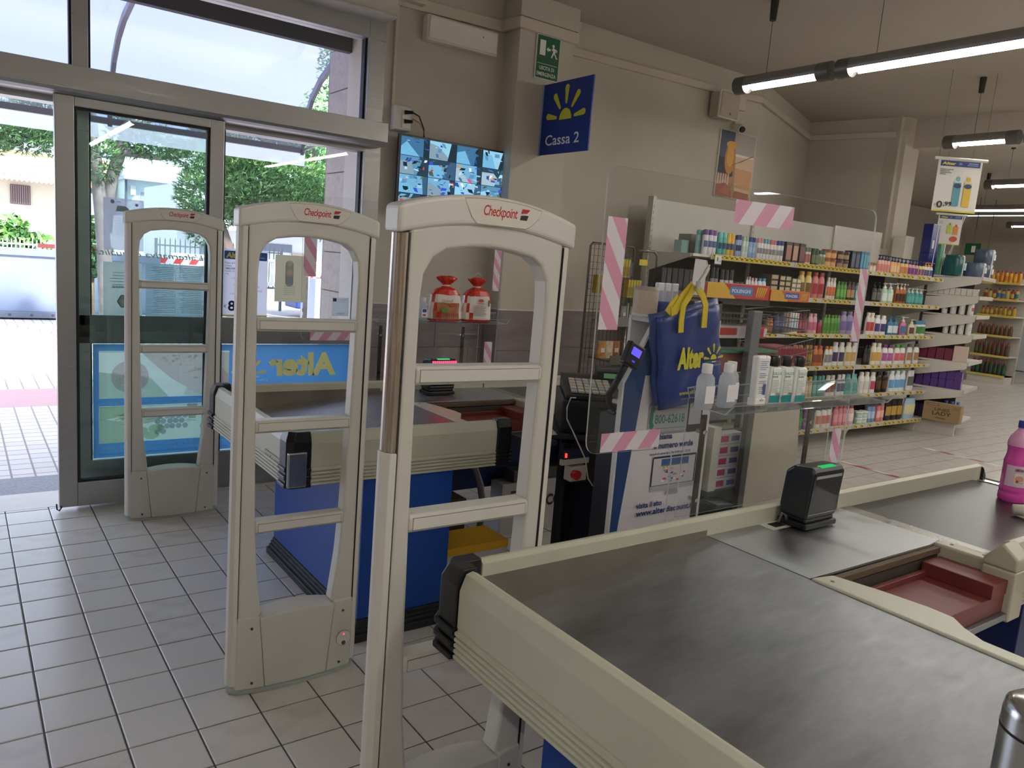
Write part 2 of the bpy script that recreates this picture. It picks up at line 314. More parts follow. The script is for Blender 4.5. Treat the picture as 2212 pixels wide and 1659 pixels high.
for a, b, c, d in ((-1.42, .525, 2.35, 2.86), (.60, 2.17, 2.35, 2.86), (.60, 1.23, 1.065, 2.16), (1.30, 2.17, 1.065, 2.16)):
    M(GLASS).box(a, b, 4.835, 4.843, c, d).obj('pane', sf)
M(GREEN_GLASS).box(.60, 2.17, 4.835, 4.843, .235, .905).obj('pane', sf)
# header operator box, shutter box
m = M(AL); m.prism([(4.60, 2.215), (4.612, 2.20), (4.64, 2.19), (4.78, 2.19), (4.78, 2.33), (4.60, 2.33)], 'x', -1.9, 2.243)
o = struct('trim_3', m, 'long brushed aluminium door operator box', .002)
m = M(mat('c9c4bc', .5)); m.box(-1.9, 2.276, 4.62, 4.87, 2.98, 3.42); m.box(-1.9, 2.28, 4.61, 4.88, 2.965, 2.98); struct('trim_4', m, 'pale roller shutter box over the entrance', .004)
# sliding leaf
lf = sroot('door_1', 'aluminium sliding door leaf standing open in front of the side light')
def lbox(n, *a, mt=None): return M(mt or AL).box(*a).obj(n, lf, .004)
lbox('stile', .428, .517, 4.66, 4.71, .02, 2.19); lbox('stile', 1.185, 1.262, 4.66, 4.71, .02, 2.19); lbox('top_rail', .517, 1.185, 4.66, 4.71, 2.14, 2.19); lbox('bottom_rail', .517, 1.185, 4.66, 4.71, .02, .155)
for a in ((.517, .532, 4.668, 4.702, .155, 2.14), (1.170, 1.185, 4.668, 4.702, .155, 2.14), (.53, 1.17, 4.668, 4.702, 2.126, 2.14), (.53, 1.17, 4.668, 4.702, .155, .168)): lbox('gasket', *a, mt=GK)
M(GREEN_GLASS).box(.53, 1.172, 4.682, 4.690, .165, 2.13).obj('pane', lf)
M(GK).tube([(.44, 4.655, .03), (.425, 4.645, .01), (.415, 4.645, .02), (.413, 4.645, .05)], .004).obj('hook', lf)
# ---------------------------------------------------------------- ducts and conduits
DU = mat('cbc1b0', .6, var=.02)
def duct(name, pts, w_, h_, label):
    m = M(DU)
    for a, b in zip(pts[:-1], pts[1:]):
        a = Vector(a); b = Vector(b); d = (b-a).normalized(); L = (b-a).length+w_*.6; up = Vector((0, 0, 1)) if abs(d.z) < .9 else Vector((0, 1, 0)); sdv = d.cross(up).normalized(); up = sdv.cross(d)
        mt = Matrix.Translation((a+b)/2) @ Matrix((d, sdv, up)).transposed().to_4x4(); m.mbox(mt, L, w_, h_)
    o = struct(name, m, label, .004); return o
duct('trim_5', [(2.45, 4.985, 3.20), (3.30, 4.985, 3.22), (3.315, 4.785, 3.22), (3.85, 4.785, 3.22)], .03, .075, 'pale cable duct bending round the pillar')
duct('trim_6', [(3.86, 4.985, 3.19), (5.95, 4.985, 3.23), (6.33, 4.97, 3.245), (8.24, 5.72, 3.245), (8.50, 4.66, 3.245)], .03, .06, 'pale cable duct running on along the wall to the alcove')
duct('trim_7', [(2.455, 4.985, 3.2), (2.455, 4.985, 2.5)], .02, .02, 'thin vertical conduit beside the shutter box')
m = M(DU); m.box(2.46, 2.63, 4.90, 5.0, 3.19, 3.36); struct('trim_8', m, 'square junction box beside the shutter box', .008)
m = M(DU); m.box(5.90, 6.08, 4.955, 5.0, 3.10, 3.23); m.cyl((5.97, 4.97, 3.10), (5.97, 4.97, 2.93), .012); struct('trim_9', m, 'small junction box above the security camera', .004)
# ================================================================ antenna gates
GB = mat('cfccc3', .36, var=.015); GC = mat('d8d5cd', .34, var=.015)
def arch(hw, zs, zc, n=10, r=0.0):
    return [(-hw+2*hw*i/n, zs+(zc-zs)*(1-((2*i/n-1)**2))) for i in range(n+1)]
def gate(label, x, y, led=False, worn=False, rot=0):
    g = thing('antenna_gate', label, 'gate', (0, 0, 0), None)
    # frame: two tapering legs and arched head round the opening
    inner = [(-.128, .27), (-.150, .45), (-.160, .62), (-.168, .94), (-.174, 1.28), (-.175, 1.44), (-.170, 1.492), (-.150, 1.527), (-.120, 1.546), (-.06, 1.556), (0, 1.560)]
    inner = inner+[(-a, b) for a, b in inner[-2::-1]]
    outer = [(-.212, .26), (-.212, 1.585)]+[(a, b+.01) for a, b in arch(.212, 1.575, 1.60)[1:-1]]+[(.212, 1.585), (.212, .26)]
    m = M(GB); m.prism(outer+inner[::-1], 'y', -.028, .028); m.obj('frame', g, .009, 3)
    # side rails with dark joint
    for s in (-1, 1):
        r = [(s*(.212), -.030), (s*.228, -.028), (s*.238, -.014), (s*.240, 0), (s*.238, .014), (s*.228, .028), (s*.212, .030)]
        if s < 0: r = r[::-1]
        if s < 0 and worn:
            M(GC).prism(r, 'z', .03, 1.10).obj('side_rail', g, .002)
            c = M(mat('b9aea2', .28, 1, var=.28, scale=4, stretch=(40, 40, 1))); c.prism([(a*.985, b*.9) for a, b in r], 'z', 1.10, 1.575); o = c.obj('bare_rail', g, .002); o['label'] = 'bare scratched metal rail'
        else: M(GC).prism(r, 'z', .03, 1.578).obj('side_rail', g, .002)
        M(mat('2b2b2b', .6)).box(s*.2125-.0015, s*.2125+.0015, -.0295, .0295, .26, 1.575).obj('joint', g)
    # top cap with brand panel
    top = arch(.243, 1.632, 1.672, 12); bot = arch(.243, 1.572, 1.606, 12)
    M(GC).prism(top+bot[::-1], 'y', -.036, .036).obj('top_cap', g, .010, 3)
    p = P((0, -.0362, 0), (1, 0, 0), (0, 0, 1), .0005)
    def zc(a): return 1.672-.04*(a/.243)**2
    lo = [(-.065, 1.622), (-.05, 1.609), (.085, 1.609), (.10, 1.616), (.122, 1.636)]
    up_ = [(.128, zc(.128)-.009)]+[(a, zc(a)-.008) for a in (.09, .05, 0, -.05, -.086)]
    p.poly([(-.0665, 1.6205)]+[(a, b-.0015) for a, b in lo]+[(a*1.01, b+.0012) for a, b in up_], mat('8d877a', .6)); p.poly(lo+up_, mat('ded8ce', .4))
    p.text('Checkpoint', -.035, 1.6215, ink('c01c1c'), h=.030, w=.094, bold=.012, shear=.22, space=.92)
    p.poly([(.066, 1.627), (.086, 1.627), (.091, 1.640), (.068, 1.637)], ink('202226')); p.poly([(.068, 1.641), (.071, 1.652), (.093, 1.652), (.089, 1.643), (.079, 1.6425)], ink('c01c1c')); p.poly([(.069, 1.6385), (.090, 1.6385), (.094, 1.650), (.082, 1.6405)], ink('e8e4dc'))
    p.obj('brand_panel', g, fix=False)
    # rungs
    for z, hw in ((1.270, .176), (.932, .170), (.586, .160)):
        r = M(GB); r.prism([(-.030, z-.013), (-.030, z+.013), (-.022, z+.0215), (.022, z+.0215), (.030, z+.013), (.030, z-.013), (.022, z-.0215), (-.022, z-.0215)], 'x', -hw, hw); ro = r.obj('rung', g, .004, 2)
        M(mat('8a8478')).box(-hw+.009, hw-.009, -.0310, -.0285, z-.0145, z+.0145).obj('cover_joint', ro); M(GC).box(-hw+.010, hw-.010, -.0318, -.0285, z-.0133, z+.0133).obj('cover', ro, .001)
    # base
    def curve(z0, z1, xa0, xb0, xa1, xb1, bulge=.022, n=8):
        m = M(GB); f = lambda t: -.030-bulge*(1-(t/.215)**2); v = []
        for s, (xa, xb, z) in enumerate(((xa0, xb0, z0), (xa1, xb1, z1))):
            for side in (1, -1):
                for i in range(n+1):
                    x_ = xa+(xb-xa)*i/n; v.append((x_, side*f(x_), z+ (0.012*(1-((2*i/n-1)**2)) if s and xa0*xb0 < 0 else 0)))
        k = n+1; F = []
        for i in range(n): F += [(i, i+1, 2*k+i+1, 2*k+i), (k+i, 3*k+i, 3*k+i+1, k+i+1), (i, k+i, k+i+1, i+1), (2*k+i, 2*k+i+1, 3*k+i+1, 3*k+i)]
        F += [(0, 2*k, 3*k, k), (n, k+n, 3*k+n, 2*k+n)]
        m.add(v, F); return m
    o = curve(.012, .268, -.113, .113, -.137, .137).obj('base_cover', g, .004)
    curve(.012, .275, -.213, -.1145, -.213, -.1385).obj('base_cheek', g, .004); ck = curve(.012, .275, .1145, .213, .1385, .213).obj('base_cheek', g, .004)
    M(mat('a9b0ad', .5)).lathe((0, 0, 0), [(.236, 0), (.236, .012)], 1, .24, 28, pw=.8).obj('foot_plate', g)
    for sx, sz in ((-.165, .235), (.172, .235), (-.160, .035), (.165, .035)):
        M(mat('3a3832', .5)).cyl((sx, -.0432, sz), (sx, -.0405, sz), .0045, n=10).obj('screw_hole', g)
    if led:
        q = M(mat('9a968c')); q.cyl((.178, -.045, .128), (.178, -.0400, .128), .029, n=20); q.cyl((.178, -.0455, .128), (.178, -.044, .128), .0275, n=20, m=GC); q.cyl((.178, -.0475, .110), (.178, -.045, .110), .008, n=10, m=mat('5a564e')); q.box(.168, .188, -.0462, -.0455, .124, .134, GC)
        q.cyl((.178, -.0468, .143), (.178, -.0455, .143), .003, n=8, m=emis('ff3348', 3)); o = q.obj('control_lock', g); o['label'] = 'round lock plate with a small red light'
    g.location = (x, y, .0008 if rot else 0); g.rotation_euler.y = rot; g.scale.x = .978 if rot else 1
    return g
gate('beige security antenna gate beside the near checkout, with a bare scratched metal rail', .974, 1.488, worn=True, rot=.0045)
gate('beige security antenna gate with a small red light on its base', .946, 2.498, led=True, rot=.0045)
gate('grey beige security antenna gate standing in front of the sliding door leaf', .946, 4.40)
# ================================================================ checkouts
def checkout(dx, dy, label, second):
    c = thing('checkout_counter', label, 'checkout', (0, 0, 0))
    X = lambda a: a+dx; Y = lambda b: b+dy
    def prof(s=1, ribs=True):
        p = [(0, .665)]
        for i in range(5): z = .665+.0135*i; p += [(.010 if i % 2 == 0 else .010, z+.002), (.010, z+.009), (.002, z+.0115)]
        p += [(.004, .738), (.004, .822), (-.010, .858), (-.026, .862), (-.040, .855), (-.042, .665)]
        return p
    pr = prof()
    # left panel (outward -x), near panel (outward -y), far panel (outward +y)
    M(BEIGE2).prism([(X(.873)-d, z) for d, z in pr], 'y', Y(.420), Y(1.322)).obj('left_panel', c, .0015)
    M(BEIGE2).prism([(Y(.345)-d, z) for d, z in pr], 'x', X(.952), X(1.775)).obj('near_panel', c, .0015)
    M(BEIGE2).prism([(Y(1.400)+d, z) for d, z in pr], 'x', X(.952), X(2.37)).obj('far_panel', c, .0015)
    M(BEIGE2).prism([(Y(1.400)+d, z) for d, z in pr], 'x', X(2.376), X(3.42)).obj('far_panel', c, .0015)
    M(GK).box(X(2.368), X(2.378), Y(1.36), Y(1.398), .70, .858).obj('panel_joint', c)
    # corner caps
    def cap(x, y, sx, sy, wide=False):
        m = M(BLACK); cham = .022; a = .088
        q = [(x, y+sy*cham), (x+sx*cham, y), (x+sx*a, y), (x+sx*a, y+sy*.05), (x+sx*.05, y+sy*.05), (x+sx*.05, y+sy*a), (x, y+sy*a)]
        m.prism([(u, v) for u, v in q], 'z', .735, .835)
        for i in range(5): e = .007 if i % 2 == 0 else 0; m.prism([(u-sx*e if abs(u-x) < .03 else u, v-sy*e if abs(v-y) < .03 else v) for u, v in q], 'z', .662+.0148*i, .662+.0148*(i+1))
        q2 = [(u+(sx*.012 if abs(u-x) < .03 else 0), v+(sy*.012 if abs(v-y) < .03 else 0)) for u, v in q]
        n = len(q); m.add([(u, v, .835) for u, v in q]+[(u, v, .868) for u, v in q2], [range(n, 2*n)]+[(i, (i+1) % n, n+(i+1) % n, n+i) for i in range(n)])
        m.obj('corner_cap', c, .003)
    cap(X(.862), Y(1.412), 1, -1); cap(X(.862), Y(.334), 1, 1)
    M(BLACK).prism([(Y(.330), .662), (Y(.330), .835), (Y(.345), .868), (Y(.39), .868), (Y(.39), .662)], 'x', X(1.775), X(1.845)).obj('corner_cap', c, .006)
    for i in range(4): M(BLACK).box(X(1.772), X(1.849), Y(.325), Y(.36), .674+.0165*i, .682+.0165*i).obj('cap_rib', c)
    if second:
        M(mat('9fa3a6', .25, .9)).box(X(.858), X(.93), Y(.318), Y(.334), .668, .80).obj('chrome_corner', c, .006)
        p = P((X(.8685), Y(.60), .70), (0, -1, 0), (0, 0, 1), .0006); p.rect(0, .17, 0, .05, ink('3c3c40')); p.rect(.003, .167, .003, .047, ink('b9b4a8')); p.text('padovani', .008, .010, ink('2c2c30'), h=.032, w=.154, bold=.01); p.obj('maker_plate', c, fix=False)
    # steel tray sloping down to the left, inner walls
    m = M(STEEL); A = [(X(.905), Y(.372)), (X(1.722), Y(.372)), (X(1.722), Y(1.372)), (X(.905), Y(1.372))]; zl, zr = .728, .806
    m.add([(a, b, zl if i in (0, 3) else zr) for i, (a, b) in enumerate(A)]+[(a, b, (zl if i in (0, 3) else zr)-.02) for i, (a, b) in enumerate(A)], [(0, 1, 2, 3), (4, 5, 6, 7), (0, 1, 5, 4), (1, 2, 6, 5), (2, 3, 7, 6), (3, 0, 4, 7)])
    m.obj('steel_tray', c)
    WS = mat('8f867a', .36, .9, var=.15)
    m = M(WS); m.box(X(.912), X(1.72), Y(1.358), Y(1.3605), .70, .824); m.box(X(.912), X(.9145), Y(.38), Y(1.36), .70, .824); m.box(X(.912), X(1.72), Y(.384), Y(.3865), .70, .83); m.obj('tray_lining', c)
    # scan plate, slot, strip, belt
    m = M(STEEL2); m.prism([(X(1.724), Y(1.030)), (X(2.318), Y(1.022)), (X(2.385), Y(1.03)), (X(2.385), Y(1.372)), (X(1.724), Y(1.372))], 'z', .800, .8075); m.obj('scan_plate', c, .001)
    m = M(mat('c9c6be', .5)); m.box(X(1.955), X(2.075), Y(1.305), Y(1.36), .8075, .8083); m.box(X(1.985), X(2.035), Y(1.318), Y(1.350), .8083, .8088, mat('08080a', .9)); m.obj('cable_slot', c)
    M(mat('8c8984', .3, 1, var=.1)).box(X(2.388), X(2.452), Y(.86), Y(1.366), .795, .8055).obj('belt_nose_plate', c, .001)
    m = M(mat('232122', .33, var=.3, bump=.12, scale=7)); m.prism([(X(2.455), .79), (X(2.455), .803), (X(3.36), .803), (X(3.385), .790), (X(3.385), .75), (X(2.455), .75)], 'y', Y(.862), Y(1.366)); m.obj('conveyor_belt', c, .002)
    M(CHROME).box(X(3.395), X(3.43), Y(.84), Y(1.372), .78, .802).obj('end_strip', c, .003)
    M(RUBBER).cyl((X(3.452), Y(.84), .77), (X(3.452), Y(1.40), .77), .034, n=16).obj('end_roller', c)
    M(BLACK).prism([(X(3.42)-.0, .70), (X(3.42), .855), (X(3.45), .82), (X(3.47), .76), (X(3.47), .70)], 'y', Y(1.350), Y(1.405)).obj('rail_end', c, .006)
    # trim along the tray, till well
    m = M(BEIGE2); t = [(1.722, 1.026), (1.795, 1.012), (1.822, .90), (1.838, .79), (1.835, .73), (1.80, .69), (1.772, .64), (1.770, .395), (1.722, .395)]
    m.prism([(X(a), Y(b)) for a, b in t], 'z', .786, .812); m.prism([(X(a-.004), Y(b)) for a, b in t[1:-1]]+[(X(1.74), Y(.395)), (X(1.74), Y(1.01))], 'z', .66, .786, BEIGE3); m.obj('side_trim', c, .006, 3)
    m = M(mat('5a554e', .5, .5)); m.box(X(1.80), X(2.37), Y(1.012), Y(1.024), .66, .775); m.box(X(1.80), X(2.37), Y(1.006), Y(1.024), .782, .799, mat('5c4a36', .7, var=.3, scale=25, stretch=(1, 8, 8))); m.obj('well_wall', c)
    M(mat('8e9194', .35, .9)).box(X(1.84), X(2.37), Y(.80), Y(1.01), .664, .682).obj('well_frame', c, .002)
    m = M(RED); m.box(X(1.85), X(2.345), Y(.815), Y(1.0), .683, .735); m.box(X(1.85), X(1.90), Y(.815), Y(1.0), .735, .745); m.box(X(2.245), X(2.345), Y(.812), Y(1.003), .735, .775); m.box(X(1.90), X(2.245), Y(.985), Y(1.0), .735, .752); o = m.obj('cash_tray', c, .002); o['label'] = 'dull red cash tray'
    m = M(BEIGE3); m.prism([(X(2.352), Y(1.03)), (X(2.412), Y(1.03)), (X(2.412), Y(.88)), (X(2.352), Y(.88))], 'z', .69, .808); m.box(X(2.335), X(2.415), Y(.795), Y(.885), .655, .80)
    m.prism([(Y(.795), .80), (Y(.795), .835), (Y(.84), .872), (Y(.885), .82), (Y(.885), .80)], 'x', X(2.335), X(2.415)); m.obj('rail_bracket', c, .007, 3)
    M(BEIGE2).prism([(Y(.83)-d, z) for d, z in pr], 'x', X(2.415), X(3.42)).obj('belt_rail', c, .0015)
    M(GK).box(X(2.41), X(3.42), Y(.86), Y(.872), .70, .80).obj('belt_edge', c)
    for a, b, z in ((1.752, .985, .8125), (1.752, .44, .8125), (2.382, .99, .8085), (2.382, .90, .8085)): M(mat('6a665a', .5)).cyl((X(a), Y(b), z-.001), (X(a), Y(b), z+.0006), .005, n=10).obj('screw', c)
    # blue body, plinth, modesty panels
    m = M(BLUE); m.box(X(1.172), X(1.575), Y(.352), Y(1.352), .085, .664); m.obj('body', c, .004)
    m = M(RUBBER)
    for a, b in ((0, .085), (.006, .070), (.012, .052), (.022, .034)): m.box(X(1.166-a), X(1.578+a), Y(.346-a), Y(1.356+a), 0 if a > .02 else b-.02, b)
    m.obj('plinth', c, .005)
    m = M(NAVY); m.box(X(1.58), X(3.40), Y(1.22), Y(1.25), .255, .664); m.box(X(2.90), X(3.40), Y(.95), Y(1.22), .10, .664); m.box(X(2.95), X(3.35), Y(1.0), Y(1.2), 0, .10, RUBBER); m.box(X(1.58), X(2.9), Y(1.225), Y(1.245), .60, .664); m.obj('cabinet', c, .003)
    return c
checkout(0, 0, 'nearer checkout counter with a worn steel bagging tray and beige rails, on a blue body', False)
checkout(.087, 2.285, 'farther checkout counter behind the second antenna gate, with a chrome corner and blue body', True)
# ================================================================ hanging fluorescent lights
EM = emis('fbf6ee', TUBE)
def light_row(x, ys, z, n, label, seg=1.95, slope=0, first=None):
    """a straight line of n joined fittings running towards -y"""
    top = ys
    for i in range(n):
        sg = first if first and i == 0 else seg
        t = thing('tube_light', label if i == 0 else label.replace('grey twin fluorescent fitting', 'grey twin tube fitting')+', '+ORD[i]+' along', 'ceiling light', (x, top, z), 'hanging twin tube lights')
        L = sg-.03; ys_ = top; top -= sg
        half = [(.058*math.cos(a), .058*math.sin(a)) for a in [math.pi*k/10 for k in range(-1, 12)]]
        m = M(mat('8c8986', .4, .4)); m.prism([(x+a, z+b) for a, b in half]+[(x-.045, z-.006), (x+.045, z-.006)], 'y', ys_-L+.09, ys_-.09); m.obj('housing', t)
        for yy in (ys_-.055, ys_-L+.055): M(mat('6b6967', .35, .4)).cyl((x, yy-.045, z), (x, yy+.045, z), .060, n=18).obj('end_cap', t, .004)
        M(mat('d8d8d4', .3, .6)).box(x-.044, x+.044, ys_-L+.1, ys_-.1, z-.012, z-.008).obj('reflector', t)
        for s in (-1, 1): M(EM).cyl((x+s*.026, ys_-L+.13, z-.026), (x+s*.026, ys_-.13, z-.026), .013, n=8).obj('tube', t)
        m = M(mat('2a2a2b', .6)); m.cyl((x, ys_-.25, z+.05), (x, ys_-.25, ZC-.10), .0018, n=5); m.cyl((x, ys_-.25, ZC-.13), (x, ys_-.25, ZC), .022, .028, n=12); m.obj('suspension', t)
light_row(4.60, 3.86, 2.90, 5, 'grey twin fluorescent fitting in the nearest row over the aisle', 1.95, first=.80)
light_row(7.30, 3.68, 2.90, 4, 'grey twin fluorescent fitting above the large hanging price poster', first=.66)
light_row(10.15, 4.55, 2.90, 5, 'grey twin fluorescent fitting beyond the beam')
light_row(12.85, 5.97, 2.90, 5, 'grey twin fluorescent fitting in the far room, lowest in view')
light_row(1.85, .6, 2.90, 3, 'grey twin fluorescent fitting above the checkouts')
light_row(-1.1, .9, 2.90, 3, 'grey twin fluorescent fitting above the entrance floor')
light_row(15.6, 6.5, 2.90, 4, 'grey twin fluorescent fitting at the far end of the shop')
# ================================================================ acrylic screens, trays and what stands on them
PINK = mat('d596b2', .4, name='tape'); PWHITE = mat('ddd6de', .4)
def tape(name, x0, x1, z0, z1, y, label, par, tilt=0, phase=0):
    """striped tape strip on the screen, diagonal pink and white bands clipped to the strip"""
    p = P((x0, y, z0), (1, 0, tilt), (0, 0, 1), .0006); W = x1-x0; Hh = z1-z0; p.rect(0, W, 0, Hh, PWHITE)
    vert = Hh > W; s = (W if vert else Hh)*1.0; per = s*1.9; t0 = -3*s+phase
    def clip(poly, ax, lim, keep):
        out = []
        for i in range(len(poly)):
            a, b = poly[i], poly[(i+1) % len(poly)]; da = (a[ax]-lim)*keep; db = (b[ax]-lim)*keep
            if da >= 0: out.append(a)
            if da*db < 0: t = da/(da-db); out.append((a[0]+(b[0]-a[0])*t, a[1]+(b[1]-a[1])*t))
        return out
    while t0 < max(W, Hh)+3*s:
        q = [(0, t0+s*1.5), (0, t0+s*2.45), (W, t0+s*.95), (W, t0)] if vert else [(t0, 0), (t0+s*.95, 0), (t0+s*1.75, Hh), (t0+s*.8, Hh)]
        for ax, lim, k in ((0, 0, 1), (0, W, -1), (1, 0, 1), (1, Hh, -1)): q = clip(q, ax, lim, k) if q else q
        if len(q) > 2: p.poly(q, PINK, 0)
        t0 += per
    o = p.obj(name, par, fix=False); return o
def screen(dx, dy, label, tray_label):
    y = 1.418+dy; X = lambda a: a+dx
    s = thing('acrylic_screen', label, 'screen', (0, 0, 0))
    r = .035; pts = []
    def corner(cx, cz, a0, a1, rr=r):
        for i in range(5): a = math.radians(a0+(a1-a0)*i/4); pts.append((X(cx+rr*math.cos(a)), cz+rr*math.sin(a)))
    corner(1.283+r, 1.066+r, 180, 270); corner(1.605-.03, 1.060-.03, 90, 0, .03); pts.append((X(1.607), .80)); pts.append((X(2.462), .80)); corner(2.462-r, 1.79-r, 0, 90); corner(1.272+r, 1.780-r, 90, 180)
    m = M(ACRYL_EDGE); n = len(pts); m.prism(pts, 'y', y, y+.005); m.fm = [0]*len(m.fm)
    m.m.append(ACRYL); m.fm[0] = 1; m.fm[1] = 1
    m.obj('sheet', s)
    tape('tape_strip', X(1.283), X(1.348), 1.385, 1.660, y-.0005, '', s, phase=.02)
    tape('tape_strip', X(1.745), X(2.010), 1.685, 1.750, y-.0005, '', s, .02, .03)
    tape('tape_strip', X(1.330), X(1.545), 1.068, 1.118, y-.0005, '', s, 0)
    tape('tape_strip', X(2.405), X(2.452), 1.36, 1.60, y-.0005, '', s, phase=.05)
    tape('tape_strip', X(2.380), X(2.434), .905, 1.065, y-.0005, '', s)
    for a in (1.70, 2.212):
        b = M(mat('57504a', .35, .8)); b.box(X(a), X(a)+.020, y-.012, y-.006, .80, 1.150); b.obj('support_bar', s, .001)
        M(CHROME).cyl((X(a)+.010, y-.016, 1.10), (X(a)+.010, y+.012, 1.10), .006, n=10).cyl((X(a)+.010, y-.016, .90), (X(a)+.010, y+.012, .90), .006, n=10).obj('bolt', s)
    # bent acrylic tray with its hanging front panel
    t = thing('acrylic_tray', tray_label, 'tray', (0, 0, 0))
    yb = y-.024
    def sheet(prof_, x0, x1, name):
        q = [(a, b) for a, b in prof_]; k = M(ACRYL_EDGE)
        for (a, b), (c, d) in zip(q[:-1], q[1:]):
            v = Vector((0, c-a, d-b)); nn = Vector((0, -v.z, v.y)).normalized()*.0035
            k.add([(x0, a, b), (x1, a, b), (x1, c, d), (x0, c, d), (x0, a+nn.y, b+nn.z), (x1, a+nn.y, b+nn.z), (x1, c+nn.y, d+nn.z), (x0, c+nn.y, d+nn.z)], [(0, 1, 2, 3), (4, 5, 6, 7)], ACRYL)
            k.add([(x0, a, b), (x1, a, b), (x1, c, d), (x0, c, d), (x0, a+nn.y, b+nn.z), (x1, a+nn.y, b+nn.z), (x1, c+nn.y, d+nn.z), (x0, c+nn.y, d+nn.z)], [(0, 3, 7, 4), (1, 2, 6, 5), (0, 1, 5, 4), (2, 3, 7, 6)], ACRYL_EDGE)
        return k.obj(name, t, fix=False)
    sheet([(yb, .865), (yb, 1.205)], X(1.615), X(2.315), 'back_panel')
    sheet([(yb+.001, 1.205), (yb+.012, 1.232), (yb-.012, 1.240), (yb-.030, 1.190), (yb-.125, 1.185), (yb-.150, 1.212)], X(1.62), X(2.42), 'shelf')
    return s
screen(0, 0, 'clear acrylic screen with pink and white tape strips on the near checkout', 'clear bent acrylic tray hung on the near screen, holding hand gel bottles')
screen(.105, 2.285, 'clear acrylic screen with pink and white tape on the farther checkout', 'clear acrylic tray behind the near gate, carrying two bread bags')
ZT = 1.1915
def gelbottle(x, y, label, k=1, lab=False, z=ZT):
    t = thing('gel_bottle', label, 'bottle', (x, y, z))
    M(CLEARP).lathe((x, y, z), [(.8, 0), (1, .004), (1, .070), (.93, .084), (.6, .094), (.42, .098)], .0235*k, .016*k, 20, pw=.75).obj('body', t)
    M(glassy('gel', 'f2f4f6', alpha=.75, body='f4f4f8')).lathe((x, y, z), [(.85, .003), (.93, .006), (.93, .068)], .0235*k, .016*k, 16, pw=.75).obj('gel', t)
    M(mat('dcdcdc', .35)).lathe((x, y, z), [(.0125*k, .096), (.0125*k, .118), (.0115*k, .120)], 1, 1, 18).obj('cap', t)
    p = P((x-.016*k, y-.0158*k-.0006, z+.018), (1, 0, 0), (0, 0, 1), .0004)
    if lab: p.rect(0, .032*k, 0, .045, ink('e8e8ec')); p.rect(.004, .028*k, .025, .042, ink('2f4f9a')); p.rect(.006, .026*k, .006, .016, ink('c84a50')); p.obj('label', t, fix=False)
    else: p.rect(0, .032*k, 0, .046, ink('e8e4e8')); p.obj('label', t, fix=False)
    return t
gelbottle(1.585, 1.315, 'small clear gel bottle with white cap, standing apart nearest the blue bag', 1.12)
gelbottle(1.676, 1.318, 'small clear gel bottle, first of the touching pair on the tray', 1.08)
gelbottle(1.722, 1.345, 'small clear gel bottle, second of the pair, next to the white tube', 1.08)
gelbottle(2.010, 3.60, 'small clear gel bottle with blue and red label beside the bread bags', 1.0, True)
t = thing('cream_tube', 'tall white squeeze tube with blue print standing on the near acrylic tray', 'tube', (1.808, 1.318, ZT))
M(mat('ecebe8', .35)).prism([(1.787, ZT), (1.829, ZT), (1.836, ZT+.128), (1.838, ZT+.140), (1.780, ZT+.140), (1.782, ZT+.128)], 'y', 1.304, 1.328).obj('body', t, .006)
M(mat('f2f1ee', .4)).box(1.785, 1.831, 1.302, 1.33, ZT, ZT+.022).obj('cap', t, .003)
p = P((1.787, 1.3035, ZT+.026), (1, 0, 0), (0, 0, 1), .0004); IB = ink('7f8ab8')
for i in range(17):
    if i not in (5, 9, 12): p.rect(.003+(.004 if i > 11 else 0), .040-R_.uniform(0, .012), .098-.0055*i, .0998-.0055*i, IB)
p.rect(.026, .036, .006, .036, ink('44508a')); p.rect(.023, .0245, .108, .116, ink('44508a')); p.text('eCo', .016, -.012, ink('3c3c44'), h=.007, bold=.02); p.obj('print', t, fix=False)
def salus(x, y, label):
    t = thing('disinfectant_bottle', label, 'bottle', (x, y, ZT))
    M(mat('e9ece6', .3)).lathe((x, y, ZT), [(.95, 0), (1, .004), (1, .098), (.92, .104), (.6, .107)], .0255, .015, 20, pw=.55).obj('body', t)
    M(mat('121214', .3)).lathe((x, y, ZT), [(.0155, .1065), (.0165, .110), (.0165, .134), (.0145, .137), (.006, .1375)], 1, .85, 18).obj('cap', t)
    p = P((x-.0235, y-.0155, ZT), (1, 0, 0), (0, 0, 1), .0004); p.rect(0, .047, .003, .024, ink('16888c')); p.rect(.004, .043, .024, .100, ink('eceee8')); p.text('SALUS', .004, .083, ink('1f8a8e'), h=.0085, w=.040, bold=.01)
    for i in range(3): p.rect(.005+.008*i, .011+.008*i, .076, .080, ink('1f7a7e'))
    for i in range(9): p.rect(.005, .040-R_.uniform(0, .014), .066-.0042*i, .0672-.0042*i, ink('9aa09c'))
    p.rect(.024, .043, .0245, .032, ink('f0f0f0'))
    for i in range(8): p.rect(.025+.0022*i, .0258+.0022*i+.0006*(i % 2), .0255, .0312, ink('2a2a2c'))
    p.obj('label', t, fix=False); return t
salus(1.894, 1.335, 'white and teal bottle with black cap, next to the white tube')
salus(1.945, 1.330, 'white and teal bottle with black cap, middle one of three')
salus(1.992, 1.318, 'white and teal bottle with black cap at the end of the row, its label unobstructed')
